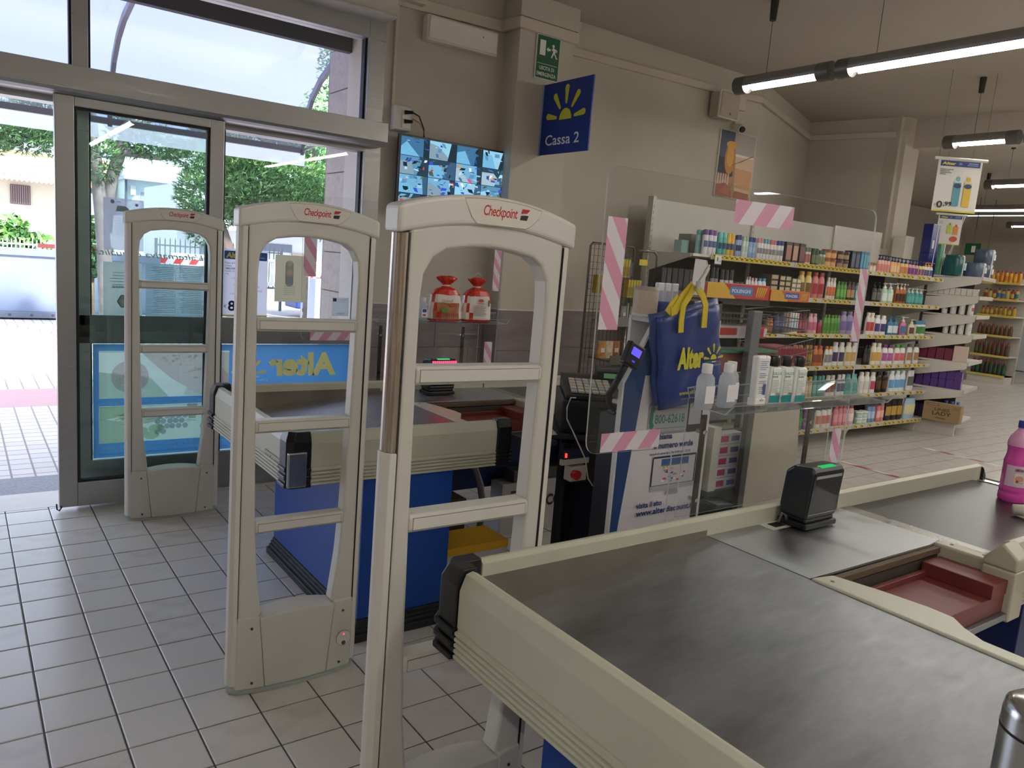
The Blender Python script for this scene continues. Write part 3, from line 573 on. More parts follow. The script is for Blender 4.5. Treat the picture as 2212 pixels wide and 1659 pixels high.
# bread bags on the farther tray
def bread(x, y, label, cards, w_, seed, hook=False):
    rr = random.Random(seed); t = thing('bread_bag', label, 'bag', (x, y, ZT)); y += 0
    n = 20; m = M(mat('e8e2da', .22, var=.03)); prof_ = [(.93, .0), (1.05, .012), (1.03, .05), (1.0, .10), (.94, .14), (.70, .168), (.30, .182), (.20, .19), (.30, .200), (.62, .222), (.66, .232), (.35, .240)]
    v = []; cols = []
    RD = mat('c2301f', .25, var=.3, scale=60); CR = mat('e6ddd4', .22, var=.03); BR = mat('a8744a', .3, var=.3, scale=30)
    for j, (r, z) in enumerate(prof_):
        for i in range(n):
            a = 2*math.pi*i/n; k = 1+rr.uniform(-.05, .05)*(3 if j > 5 else 1); ca, sa = math.cos(a), math.sin(a)
            v.append((x+w_*r*k*math.copysign(abs(ca)**.7, ca), y+.040*r*k*math.copysign(abs(sa)**.8, sa), ZT+z*1.0+rr.uniform(-.003, .003)*(j > 2)))
    mm = M(CR)
    for j in range(len(prof_)-1):
        for i in range(n):
            i2 = (i+1) % n; q = [j*n+i, j*n+i2, (j+1)*n+i2, (j+1)*n+i]; ma = RD if j >= 4 else (RD if j == 0 or (i+j) % 7 == 0 and j < 5 else (BR if j in (1, 2) and i in (12, 13, 14, 15, 16) and cards else CR))
            mm.add([v[k2] for k2 in q], [(0, 1, 2, 3)], ma, True)
    mm.add([v[k2] for k2 in range(n)], [tuple(range(n))], RD); o = mm.obj('body', t)
    M(mat('d8c8bc', .4)).lathe((x, y, ZT), [(w_*.23, .186), (w_*.23, .194)], 1, .7, 14).obj('twist_tie', t)
    p = P((x-w_*.8, y-.0475, ZT+.03), (1, 0, 0), (0, .03, 1), .0006)
    if cards:
        p.disc(.05, .028, .020, ink('3f8a3a'), .012); p.disc(.10, .06, .020, ink('b84a28'), .010); p.text('Grandi', .03, .072, ink('b09a5a'), h=.016, w=.07, bold=.01, shear=.2)
        for i in range(10): p.capsule(.02+.012*i, .0, .022+.012*i, .014, .003, .002, ink('a8304a'))
    else:
        p.disc(.075, .088, .018, ink('b8502a'), .009); p.text('Grandi', .055, .068, ink('8a3a2a'), h=.010, w=.04, bold=.01)
        for i in range(9): p.rect(.02+rr.uniform(0, .008), .115-rr.uniform(0, .02), .058-.0065*i, .0598-.0065*i, ink('7c6a70'))
        p.disc(.125, .075, .007, ink('3f7a3a'), .020)
    p.obj('print', t, fix=False)
    if hook: M(mat('dcdcdc', .3)).tube([(x-.03, y, ZT+.238), (x-.01, y, ZT+.262), (x+.005, y, ZT+.268), (x+.02, y, ZT+.250), (x+.03, y, ZT+.238)], .0016).obj('clear_tail', t)
    return t
bread(2.145, 3.605, 'red and white bread bag with green leaf print and golden lettering', True, .096, 3)
bread(2.345, 3.605, 'red and white bread bag turned to its printed back side', False, .090, 5, True)
# scanners
def scanner(x, y, z, label, red):
    t = thing('barcode_scanner', label, 'scanner', (x, y, z))
    pr = [(y-.042, z+.030), (y-.052, z+.175), (y-.044, z+.192), (y+.02, z+.186), (y+.045, z+.165), (y+.052, z+.06), (y+.048, z+.030)]
    M(mat('1d2027', .32)).prism(pr, 'x', x-.080, x+.080).obj('body', t, .009, 3)
    M(mat('0d0e10', .4)).box(x-.074, x+.074, y-.040, y+.046, z+.018, z+.032).box(x-.082, x+.082, y-.048, y+.052, z, z+.019).obj('base', t, .005)
    p = P((x-.080, y-.0425, z+.030), (1, 0, 0), (0, -.069, 1), .0008); p.rrect(.006, .154, .008, .150, .01, mat('17181b', .3)); p.rect(.016, .144, .020, .126, mat('08090a', .05)); p.rect(.014, .146, .128, .137, mat('a2a6a9', .3)); p.rect(.010, .150, .0145, .0165, mat('b0b4b7', .3))
    o = p.obj('window', t, fix=False)
    M(emis('2fae62', .9 if not red else 1.4)).box(x-.036, x+.036, y-.047, y-.030, z+.1885, z+.1925).obj('status_light', t)
    if red:
        q = M(emis('ff2848', 5)); 
        for i in range(12): q.box(x-.072+.0125*i, x-.064+.0125*i, y-.0560, y-.0545, z+.158, z+.182)
        q.obj('red_light_row', t)
    else: M(mat('5c5c60', .5)).tube([(x-.075, y+.02, z+.012), (x-.093, y+.015, z+.03), (x-.105, y+.02, z+.04), (x-.11, y+.025, z+.012), (x-.108, y+.028, z+.008)], .0045, 8).obj('cable', t)
    return t
scanner(2.112, 1.298, .812, 'black upright barcode scanner with a green light on the near checkout plate', False)
scanner(2.07, 3.50, .812, 'black barcode scanner glowing red and green on the farther checkout', True)
# pink bottle on the belt, paper, steel cylinder, basket
t = thing('cleaner_bottle', 'pink cleaning liquid bottle with a blue cap on the near conveyor belt', 'bottle', (3.175, 1.145, .8035)); x, y, z = 3.175, 1.145, .8035
PL = mat('e24fb4', .25, coat=.4); PL2 = mat('e8a8cf', .25)
M(PL).lathe((x, y, z), [(.92, 0), (1, .008), (1, .028), (.955, .034), (1, .040), (1, .048), (.97, .054), (.98, .14), (1, .148), (.93, .160), (.86, .176), (.86, .195), (.93, .208)], .0455, .0455, 26).obj('body', t)
M(PL2).lathe((x, y, z), [(.93, .208), (.93, .222), (.82, .240), (.5, .262), (.36, .272), (.36, .278)], .0455, .0455, 26).obj('shoulder', t)
M(mat('26389c', .35)).lathe((x, y, z), [(.019, .276), (.019, .300), (.017, .303)], 1, 1, 20).obj('cap', t)
m = M(mat('e8cfe0', .4)); a0, a1 = math.radians(160), math.radians(272); m.lathe((x, y, z), [(.0462, .060), (.0462, .138)], 1, 1, 14, a0=a0, a1=a1); m.obj('label', t)
n_ = Vector((math.cos(math.radians(217)), math.sin(math.radians(217)), 0)); u_ = Vector((-n_.y, n_.x, 0)); p = P(Vector((x, y, z+.070))+n_*.0468-u_*.018, u_, (0, 0, 1), .0004)
p.rect(.002, .036, .0, .040, ink('efe0d8')); p.text('AMMONIACA', .0, .048, ink('7a3f6a'), h=.011, w=.036, bold=.02)
p.disc(.018, .022, .014, ink('e0a890'), .011); p.disc(.012, .012, .005, ink('b8483a')); p.text('profumata', .006, .004, ink('8a3a3a'), h=.006, w=.026)
p.obj('print', t, fix=False)
t = thing('paper_roll', 'crumpled cream paper wad lying on the near conveyor belt', 'paper', (2.985, .985, .8035))
M(mat('e0d9c8', .8, bump=.3, scale=60)).tube([(2.955, 1.055, .825), (2.975, 1.02, .827), (2.985, .96, .823), (2.98, .92, .823)], [.018, .022, .020, .016], 10).obj('roll', t)
M(mat('ddd5c2', .8)).prism([(2.93, .94), (2.96, 1.04), (3.00, 1.0), (2.99, .93)], 'z', .8036, .8046).obj('sheet', t)
t = thing('steel_post', 'shiny steel post with a small dark hole standing beside the near bagging tray', 'post', (.961, .270, 0))
M(CHROME).lathe((.961, .270, 0), [(.070, 0), (.070, .01), (.046, .014), (.045, .02), (.045, 1.085), (.043, 1.095), (.036, 1.101), (.012, 1.103)], 1, 1, 28).obj('body', t)
M(mat('3c3a38', .4, .8)).lathe((.961, .270, 0), [(.0456, 1.066), (.0456, 1.069)], 1, 1, 28).obj('groove', t)
M(mat('0c0c0d', .6)).cyl((.928, .248, 1.035), (.9215, .244, 1.035), .008, n=12).obj('hole', t)
t = thing('wicker_basket', 'small wicker basket beside the belt rail bracket', 'basket', (2.56, .73, .70))
WK = mat('b99a66', .7, var=.2, scale=40)
for i in range(7): M(WK).tube([(2.56+(.075+.004*i)*math.cos(a), .730+.05*math.sin(a), .705+.014*i+.003*math.sin(8*a+i*3)) for a in [2*math.pi*k/20 for k in range(21)]], .006, 5).obj('woven_ring', t)
M(WK).cyl((2.56, .73, .700), (2.56, .73, .706), .060, n=16).obj('bottom', t)
M(mat('9a9a9c', .4, .6)).box(2.50, 2.62, .70, .79, .692, .6995).obj('bracket_plate', t)
# ================================================================ things on the walls
t = thing('wall_screen', 'black framed wall screen showing a grid of blue tinted camera views', 'screen', (2.93, 4.93, 2.07))
x0, x1, z0, z1, y = 2.475, 3.385, 1.81, 2.335, 4.90
M(BLACK).box(x0, x1, y, y+.03, z0, z1).obj('bezel', t, .004); M(DGREY).box(x0+.3, x1-.3, y+.03, 4.995, z0+.12, z1-.12).obj('wall_bracket', t)
def se(h): return emis(h, .85)
p = P((x0+.012, y-.0004, z0+.012), (1, 0, 0), (0, 0, 1), .0003); W = x1-x0-.024; Hh = z1-z0-.024; rr = random.Random(11)
p.rect(0, W, 0, Hh, se('1f3448'))
pal = ['6fa8cc', '3f6f94', '8fc4de', '2c4658', '5a8cb0', 'a8d4e6', '1d2c38', '4a5c58', '2a50a8', '7a8c94']
acc = ['c04a3a', 'd8943a', '3a50c8', '5a7a3a', 'e0e4e8', 'c85a7a', '20303c']
def clipc(q, a0, a1, b0, b1): return [(min(max(a, a0), a1), min(max(b, b0), b1)) for a, b in q]
for ci in range(4):
    for cj in range(4):
        a0, a1, b0, b1 = W*ci/4+.002, W*(ci+1)/4-.002, Hh*cj/4+.002, Hh*(cj+1)/4-.002; cw, ch = a1-a0, b1-b0
        p.rect(a0, a1, b0, b1, se(rr.choice(pal[:5])))
        f1, f2 = rr.uniform(.1, .5), rr.uniform(.5, .95)
        p.poly([(a0, b0), (a0+cw*f2, b0), (a0+cw*f1, b0+ch*.75), (a0, b0+ch*rr.uniform(.4, .9))], se(rr.choice(['8fc8e4', '9fb8c8', '6fb0d4', '7f98a8'])))
        p.poly([(a1, b0), (a1-cw*f1, b0), (a1-cw*.2, b1), (a1, b1)], se(rr.choice(['2c4050', '3c5c78', '24343c'])))
        for k in range(16 if cj < 3 else 6):
            u, v_ = rr.uniform(a0, a1-.02), rr.uniform(b0, b1-.012); du, dv = rr.uniform(.006, .045), rr.uniform(.004, .03); sk = rr.uniform(-.02, .02)
            q = clipc([(u, v_), (u+du, v_+sk*.4), (u+du+sk, v_+dv), (u+sk, v_+dv)], a0, a1, b0, b1); p.poly(q, se(rr.choice(pal+(acc if cj < 3 else []))), .12)
p.obj('picture', t, fix=False)
t = thing('emergency_lamp', 'white rectangular emergency lamp high on the wall above the screen', 'lamp', (2.95, 4.96, 3.07))
M(mat('dad3c6', .5)).box(2.655, 3.235, 4.925, 5.0, 2.985, 3.15).obj('housing', t, .008); M(mat('e6e0d4', .3)).box(2.668, 3.222, 4.915, 4.926, 2.996, 3.139).obj('diffuser', t, .006); M(mat('2a2a2a')).cyl((3.10, 4.9145, 3.09), (3.10, 4.9155, 3.09), .005, n=8).obj('test_led', t)
t = thing('socket_box', 'white surface socket box with black plugs and cables beside the door', 'socket', (2.50, 4.96, 2.41))
M(mat('cfcac0', .4)).box(2.445, 2.575, 4.93, 5.0, 2.36, 2.52).obj('box', t, .008); M(mat('e2ded2', .4)).box(2.50, 2.565, 4.925, 4.931, 2.375, 2.50).obj('socket_plate', t, .002)
for zz in (2.48, 2.42): M(BLACK).cyl((2.52, 4.925, zz), (2.56, 4.885, zz), .014, .010).obj('plug', t, .002)
M(BLACK).tube([(2.555, 4.885, 2.48), (2.60, 4.87, 2.46), (2.65, 4.89, 2.39), (2.68, 4.93, 2.335), (2.69, 4.94, 2.32)], .005).obj('cable', t)
M(mat('b05a3a', .5)).tube([(2.56, 4.89, 2.44), (2.61, 4.88, 2.42), (2.66, 4.90, 2.37), (2.675, 4.94, 2.32)], .003).obj('cable', t)
M(GREY).tube([(2.26, 4.86, 2.24), (2.30, 4.90, 2.26), (2.36, 4.95, 2.25), (2.37, 4.99, 2.20)], .008).obj('flex_cable', t)
GN = ink('1d5c3f'); GW = ink('e6e8e0')
t = thing('exit_sign', 'green emergency exit sign with running figure, reading uscita di emergenza', 'sign', (3.57, 4.79, 3.02))
M(GW).box(3.478, 3.695, 4.784, 4.7995, 2.876, 3.182).obj('plate', t, .003)
p = P((3.478, 4.7838, 2.876), (1, 0, 0), (0, 0, 1), .0005); p.rrect(.005, .212, .005, .301, .008, GN); p.rect(.030, .082, .165, .270, GW); p.rect(.015, .200, .105, .108, GW)
p.text('USCITA DI', .038, .065, GW, h=.026, w=.135, bold=.015); p.text('EMERGENZA', .017, .022, GW, h=.026, w=.176, bold=.015)
p.poly([(.090, .212), (.108, .230), (.108, .220), (.128, .220), (.128, .204), (.108, .204), (.108, .194)], GW)
p.disc(.152, .244, .011, GW); p.poly([(.145, .234), (.165, .228), (.178, .205), (.165, .192), (.150, .205)], GW); p.poly([(.165, .228), (.188, .222), (.190, .208), (.182, .206), (.180, .214), (.166, .218)], GW); p.poly([(.150, .232), (.136, .214), (.142, .210), (.156, .222)], GW); p.poly([(.152, .205), (.142, .178), (.134, .160), (.144, .160), (.154, .178), (.165, .196)], GW); p.poly([(.165, .198), (.180, .184), (.188, .166), (.198, .164), (.194, .160), (.180, .160), (.172, .178), (.156, .192)], GW)
p.obj('pictogram', t, fix=False)
YL = ink('d4cf2c'); SB = ink('0e2f86')
t = thing('flag_sign', 'blue projecting sign with a yellow sun reading Cassa 2, fixed to the pillar', 'sign', (3.58, 4.52, 2.6))
def quadbox(m, pts, th): m.add([(3.58, a, b) for a, b in pts]+[(3.58+th, a, b) for a, b in pts], [(0, 1, 2, 3), (4, 5, 6, 7), (0, 1, 5, 4), (1, 2, 6, 5), (2, 3, 7, 6), (3, 0, 4, 7)]); return m
quadbox(M(SB), [(4.797, 2.335), (4.235, 2.335), (4.235, 2.838), (4.797, 2.838)], .012).obj('panel', t, .001); M(mat('8aa0c4', .4)).box(3.576, 3.596, 4.785, 4.80, 2.33, 2.843).obj('fixing_strip', t)
p = P((3.5798, 4.797, 2.335), (0, -1, 0), (0, 0, 1), .0006); p.sunlogo(.285, .235, .205, YL); p.text('Cassa 2', .075, .062, ink('eef0f0'), h=.075, w=.385, bold=.01); p.obj('print', t, fix=False)
t = thing('wall_speaker', 'pale wall speaker box high on the wall beside the honey poster', 'speaker', (5.80, 4.9, 3.1))
M(mat('b0a593', .6)).box(5.585, 5.845, 4.83, 4.97, 2.965, 3.185).obj('cabinet', t, .02, 3); M(mat('cfc7b6', .5)).box(5.578, 5.852, 4.84, 4.86, 2.955, 3.195).obj('rim', t, .006); M(mat('4f6c84', .4)).cyl((5.72, 4.8295, 3.0), (5.72, 4.8285, 3.0), .012, n=12).obj('badge', t); M(DGREY).box(5.67, 5.76, 4.95, 5.0, 3.03, 3.10).obj('bracket', t)
t = thing('security_camera', 'small black eyed security camera under the junction box', 'camera', (5.97, 4.9, 2.92))
M(mat('d8d0c0', .5)).cyl((5.97, 4.99, 2.95), (5.97, 4.90, 2.93), .022, n=12).obj('mount', t); M(mat('d8d0c0', .5)).cyl((5.965, 4.93, 2.93), (5.945, 4.86, 2.905), .04, .036, n=16).obj('housing', t, .004); M(mat('17181a', .2)).cyl((5.9448, 4.862, 2.9055), (5.940, 4.845, 2.900), .030, .026, n=16).obj('lens', t)
t = thing('honey_poster', 'poster of honey jars, dipper and a beige drink on the wall by the alcove', 'poster', (6.07, 4.99, 2.6))
M(mat('d8d2c8', .5)).box(5.805, 6.335, 4.985, 4.9995, 2.295, 2.905).obj('panel', t)
p = P((5.815, 4.9845, 2.30), (1, 0, 0), (0, 0, 1), .0005); p.rect(0, .51, 0, .60, ink('b58c62')); p.rect(0, .20, .30, .60, ink('4c5468')); p.rect(.2, .51, .40, .60, ink('b4aca4')); p.poly([(0, .12), (.22, .2), (.2, .35), (0, .36)], ink('2c2a36'))
p.disc(.16, .36, .075, ink('c98a34'), .15); p.disc(.17, .48, .08, ink('dda24a'), .035); p.disc(.16, .38, .05, ink('e0a850'), .10); p.rect(0, .24, .12, .135, ink('9a7a5a'))
for i in range(5): p.capsule(.02+.035*i, .12, .02+.035*i, .20, .013, .013, ink('d8b8a0'))
p.poly([(.0, .0), (.24, .0), (.22, .08), (.12, .13), (.0, .10)], ink('a85a44')); p.poly([(.05, .04), (.2, .02), (.22, .10), (.14, .12)], ink('b86a50'))
p.poly([(.26, .05), (.50, .03), (.51, .40), (.23, .41)], ink('e0c09a')); p.poly([(.25, .10), (.49, .09), (.50, .27), (.24, .28)], ink('d8a270')); p.poly([(.27, .0), (.48, .0), (.49, .06), (.27, .07)], ink('a8623c')); p.rect(.23, .50, .385, .405, ink('ece4d8'))
p.capsule(.20, .30, .50, .42, .003, .003, ink('7a5a42')); p.capsule(.30, .33, .44, .40, .002, .002, ink('7a5a42')); p.obj('picture', t, fix=False)
# hanging price posters
def price(x, y, z, w_, h_, label, price_, kind):
    t = thing('price_poster', label, 'poster', (x, y, z))
    d = Vector((.81, -.586, 0)).normalized(); n = Vector((d.y, -d.x, 0)); q = Vector((x, y, z))
    a = q-d*(w_/2+.04); b = q+d*(w_/2+.04); M(mat('d8d4ca', .5)).cyl(a+Vector((0, 0, h_)), b+Vector((0, 0, h_)), .014, n=10).obj('hanging_rod', t)
    for s in (-1, 1):
        e = q+d*(s*w_/2); M(mat('6c6660')).tube([e+Vector((0, 0, h_+.012)), e+Vector((0, 0, h_+.2)), Vector((e.x, e.y, ZC))], .0015, 4).obj('wire', t)
    m = M(mat('e0ddd6', .5)); mt = Matrix.Translation(q+Vector((0, 0, h_/2))) @ Matrix((d, -n, Vector((0, 0, 1)))).transposed().to_4x4(); m.mbox(mt, w_, .004, h_); m.obj('sheet', t)
    p = P(q-d*(w_/2)+n*.0035, d, (0, 0, 1), .0005, 2); W = w_; Hh = h_
    p.rect(0, W, 0, Hh*.03, ink('d8c832')); p.rect(W*.05, W*.95, Hh*.86, Hh*.965, ink('1d3a80')); p.text('Alter', W*.08, Hh*.885, ink('dfd23c'), h=Hh*.055, w=W*.32, bold=.04, shear=.1); p.sunlogo(W*.50, Hh*.90, Hh*.035, ink('dfd23c')); p.rect(W*.68, W*.90, Hh*.92, Hh*.94, ink('8aa0c8')); p.rect(W*.66, W*.90, Hh*.89, Hh*.905, ink('8aa0c8'))
    if kind == 0:
        for i, f in enumerate((.30, .22, .26, .14)): p.rect(W*.06, W*(.06+f), Hh*(.79-.03*i), Hh*(.803-.03*i), ink('5c5c60'))
        for cx, c1, c2 in ((.50, '5c9aa8', '6fb0bc'), (.74, 'd8b43c', 'dfae30')):
            p.rect(W*(cx-.085), W*(cx+.085), Hh*.12, Hh*.56, ink(c1)); p.disc(W*cx, Hh*.12, W*.085, ink(c1), Hh*.012); p.disc(W*cx, Hh*.56, W*.085, ink('d8dcd8'), Hh*.06, t1=180); p.disc(W*cx, Hh*.63, W*.045, ink(c2), Hh*.05); p.disc(W*cx, Hh*.50, W*.09, ink('23406c'), Hh*.045)
        p.text('€', W*.03, Hh*.10, ink('4a4a4e'), h=Hh*.04); p.text('0', W*.09, Hh*.065, ink('222226'), h=Hh*.13, w=W*.13, bold=.02); p.text(',99', W*.24, Hh*.095, ink('222226'), h=Hh*.095, w=W*.19, bold=.02)
    else:
        for cx, cz, c1 in ((.50, .52, 'c8cf4a'), (.76, .48, 'dd8a3a')):
            p.rect(W*(cx-.10), W*(cx+.10), Hh*(cz-.14), Hh*(cz+.10), ink(c1)); p.disc(W*cx, Hh*(cz+.10), W*.10, ink(c1), Hh*.06, t1=180); p.rect(W*(cx-.04), W*(cx+.04), Hh*(cz+.14), Hh*(cz+.20), ink('3f9a5a' if cx < .6 else 'c8402c'))
        p.disc(W*.72, Hh*.2, W*.16, ink('c8502c'), Hh*.09)
        for i in range(3): p.rect(W*.06, W*.2, Hh*(.76-.03*i), Hh*(.77-.03*i), ink('6c6c70'))
    p.obj('print', t, fix=False)
price(7.08, 3.40, 2.26, .38, .445, 'large hanging price poster with two spray cans reading 0,99', '0,99', 0)
price(9.60, 4.62, 2.14, .29, .35, 'smaller hanging price poster picturing yellow and orange drink bottles', '', 1)
# ---------------------------------------------------------------- stickers and films on the glass
def sheet_on(name, label, cat, x0, x1, z0, z1, y, c, draw, group=None, alpha=.75):
    t = thing(name, label, cat, ((x0+x1)/2, y, z0), group)
    M(glassy('paper_'+c, 'ffffff', alpha=alpha, body=c)).box(x0, x1, y, y+.0008, z0, z1).obj('sheet', t)
    p = P((x0, y-.0003, z0), (1, 0, 0), (0, 0, 1), .0003); draw(p, x1-x0, z1-z0)
    if p.v: p.obj('print', t, fix=False)
    return t
def mtext(p, st, a, b, h, w, ik, **k):
    v, f, x0, x1, y0, y1 = text2d(st, 1, k.get('bold', 0), k.get('shear', 0), 1); sy = h/(y1-y0); sx = w/(x1-x0); p.add([p.pt(a+w-(x-x0)*sx, b+(y-y0)*sy) for x, y in v], f, ik); p.l += .25
G6 = ink('8c9498')
def d_notice(p, W, Hh):
    p.rect(W*.55, W*.85, Hh*.90, Hh*.94, G6); rr = random.Random(2)
    for i in range(6): p.rect(W*.15+rr.uniform(0, .02), W*.9, Hh*(.80-.055*i), Hh*(.81-.055*i), ink('b4bcba'))
    mtext(p, 'MASCHERINE', W*.22, Hh*.52, Hh*.045, W*.6, ink('6c7678'), bold=.01); p.disc(W*.55, Hh*.27, W*.21, G6, W*.21, 6); p.disc(W*.55, Hh*.27, W*.17, ink('c4d0d0'), W*.17, 6); p.disc(W*.55, Hh*.27, W*.11, ink('e4e8e8'), W*.07)
sheet_on('mask_notice', 'pale notice with a face mask emblem taped inside the sliding door', 'notice', .650, .842, 1.075, 1.365, 4.693, 'd8e2dc', d_notice)
def d_lines(p, W, Hh):
    rr = random.Random(4); p.rect(W*.5, W*.505, Hh*.02, Hh*.98, ink('dce8ec'))
    for i in range(26):
        z_ = Hh*(.93-.034*i); 
        for a in (.08, .55): p.rect(W*(a+rr.uniform(0, .1)), W*(a+.40), z_, z_+.0022, ink('94a4ac'))
sheet_on('text_notice', 'pale blue sheet of fine printed text on the door glass', 'notice', .86, 1.168, 1.075, 1.370, 4.693, 'b4ccd4', d_lines)
def d_lilac(p, W, Hh):
    p.disc(W*.22, Hh*.93, W*.05, ink('a49cb8')); p.rect(W*.34, W*.42, Hh*.925, Hh*.937, ink('a49cb8')); p.disc(W*.82, Hh*.9, W*.04, ink('a49cb8'))
    for i in range(12): p.rect(W*.28, W*.72, Hh*(.62-.03*i), Hh*(.624-.03*i), ink('b0a8c4'))
    p.poly([(W*.3, Hh*.75), (W*.7, Hh*.75), (W*.55, Hh*.86), (W*.34, Hh*.86)], ink('bcb6cc'))
sheet_on('lilac_notice', 'lilac sheet higher up on the sliding door glass', 'notice', .652, .850, 1.43, 1.705, 4.693, 'dcd8ea', d_lilac, alpha=.6)
def d_sp(p, W, Hh):
    p.l = 4; p.rect(W*.62, W, 0, Hh, ink('d4dde0')) if False else None
t = thing('window_lettering', 'white italic lettering seen reversed on the side light glass', 'lettering', (.95, 4.83, 1.42))
p = P((.63, 4.834, 1.385), (1, 0, 0), (0, 0, 1), .0003); mtext(p, "L'alternativa di qualità", 0, 0, .045, .57, ink('f2f6f8'), shear=.25, bold=.01); p.obj('letters', t, fix=False)
def d_poster(p, W, Hh):
    p.rrect(.006, W-.006, Hh-.062, Hh-.012, .006, ink('2a55a4')); p.text('Alter', .016, Hh-.055, ink('dfd83c'), h=.034, w=.10, bold=.04, shear=.1); p.text('tutti i', W-.07, Hh-.034, ink('c8d4ec'), h=.008); p.text('GIORNI', W-.07, Hh-.050, ink('c8d4ec'), h=.010)
    for i, s_ in enumerate(('Petto di Pollo', 'a fette', 'AMADORI', 'Qualità 10+', 'al kg')): p.text(s_, .012, Hh-.090-.0165*i, ink('33383e'), h=.0105, bold=.012 if i == 2 else 0)
    rr = random.Random(5)
    p.disc(W*.45, Hh*.34, .055, ink('dcc4bc'), .060)
    for i in range(12): a = rr.uniform(0, 6.28); q = rr.uniform(0, .032); p.disc(W*.45+q*math.cos(a), Hh*.34+q*math.sin(a), rr.uniform(.008, .018), ink(rr.choice(['c87a62', 'b85a48', 'd8988a', '9a4638', 'e0b4a4'])), rr.uniform(.006, .012), 8)
    for k in range(14): a, b = rr.uniform(.02, W-.05), rr.uniform(Hh*.2, Hh*.72); p.text(rr.choice(['cul', 'ma', 'v2', 'il 8', 'oz', 'ena']), a, b, ink('a4a8b0'), h=.011, shear=.2)
    p.text('€', .008, .052, ink('33383e'), h=.020); p.text('8,', .032, .022, ink('1f2838'), h=.075, w=.062, bold=.03); p.rect(0, W, 0, .010, ink('d8cf3c'))
sheet_on('offer_poster', 'white offer poster with a blue header and a large figure 8 on the side light', 'poster', 1.312, 1.582, 1.072, 1.480, 4.826, 'e6e8ec', d_poster, alpha=.93)
def d_guard(p, W, Hh):
    p.capsule(W*.45, Hh*.42, W*.45, Hh*.80, W*.13, W*.13, ink('aeb2aa')); p.disc(W*.45, Hh*.83, W*.085, ink('c4c4b8')); p.disc(W*.45, Hh*.64, W*.12, ink('c8a49c')); p.disc(W*.45, Hh*.64, W*.09, ink('c4c4b4')); p.rect(W*.33, W*.57, Hh*.38, Hh*.54, ink('98a4ac'))
    for i, q in enumerate(('VIETATA', 'LA VENDITA', 'DI ALCOOLICI', 'AI MINORI', 'DI 18 ANNI')): mtext(p, q, W*.28, Hh*(.325-.045*i), Hh*.026, W*.36, ink('8f9488'))
    p.rect(W*.05, W*.9, Hh*.06, Hh*.064, ink('a8a89c'))
sheet_on('age_notice', 'cream paper notice with a bottle shaped pictogram on the side light', 'notice', 1.628, 1.832, 1.172, 1.465, 4.826, 'cfcdb8', d_guard, alpha=.96)
def d_small(p, W, Hh):
    p.rect(W*.04, W*.26, Hh*.78, Hh*.96, ink('33363a')); mtext(p, 'Documento', W*.3, Hh*.86, Hh*.05, W*.6, ink('70747a')); mtext(p, 'di sicurezza', W*.3, Hh*.76, Hh*.04, W*.5, ink('70747a')); mtext(p, 'SPAZIO', W*.3, Hh*.08, Hh*.09, W*.45, ink('50545a')); p.rect(W*.1, W*.8, Hh*.27, Hh*.275, ink('8a8e92')); p.rect(0, W, 0, Hh*.01, ink('70747a'))
sheet_on('small_label', 'small square grey label low on the side light glass', 'label', 2.012, 2.128, 1.092, 1.212, 4.826, 'd0d4d4', d_small, alpha=.95)
# translucent picture film on the lower pane (printed outside, seen reversed)
t = thing('window_film', 'blue window film with salami, grapes and reversed lettering on the low pane', 'film', (1.38, 4.83, .24))
def film(c, a=.8): 
    k = ('film', c, a)
    if k not in MC: MC[k] = glassy('film_'+c, 'ffffff', ior=1.2, alpha=a, body=c)
    return MC[k]
k = M(film('7cb2dc', .9))
for q in ((.615, .645, .24, .90), (1.36, 2.155, .24, .90), (.645, 1.36, .86, .90), (.645, 1.36, .54, .585), (.645, 1.36, .24, .325)): k.box(q[0], q[1], 4.829, 4.8294, q[2], q[3])
k.obj('blue_film', t)
p = P((.615, 4.8285, .24), (1, 0, 0), (0, 0, 1), .0002); F = lambda c: film(c, .6); FB = lambda c: film(''.join('%02x' % int(int(c[i:i+2], 16)*.62+v*.38) for i, v in ((0, 190), (2, 205), (4, 215))), .96)  # FB mixes pale blue grey into the backgrounds, a painted wash of reflection
rr = random.Random(9)
p.rect(.03, .745, .345, .62, FB('e0dcd2')); p.rect(.03, .745, .61, .62, F('d8e4ea'))
p.poly([(.03, .345), (.4, .345), (.3, .46), (.03, .50)], F('b0ccb8')); p.poly([(.60, .61), (.745, .61), (.745, .36), (.68, .36)], F('b0a890'))
p.poly([(.25, .61), (.62, .61), (.745, .47), (.745, .36), (.58, .352), (.50, .40), (.42, .45), (.34, .52)], F('ecc4c8'))
for k in range(90):
    a, b = rr.uniform(.32, .70), rr.uniform(.38, .60)
    if b > .80-a*.72+.02 and b < 1.25-a*.98: p.disc(a, b, rr.uniform(.005, .016), F(rr.choice(['f8e8e8', 'f0dcdc', 'd8a0aa', 'f0d0d0'])), rr.uniform(.003, .008), 7)
p.poly([(.50, .40), (.58, .36), (.60, .345), (.48, .352)], F('dce4e0'))
p.disc(.19, .47, .10, F('e8b8be'), .095)
for k in range(70):
    a = rr.uniform(0, 6.28); q = rr.uniform(0, .088); p.disc(.19+q*math.cos(a), .47+q*math.sin(a)*.95, rr.uniform(.004, .010), F(rr.choice(['f4e4e4', 'd8a8b0', 'f0d8d8'])), rr.uniform(.003, .007), 6)
p.rect(.03, .745, .085, .300, FB('c4ccb8')); p.poly([(.03, .22), (.16, .24), (.16, .30), (.03, .30)], F('a8c48c')); p.poly([(.03, .085), (.22, .085), (.2, .20), (.03, .23)], F('b4c8a4'))
p.disc(.25, .235, .12, F('d0c8a8'), .045); 
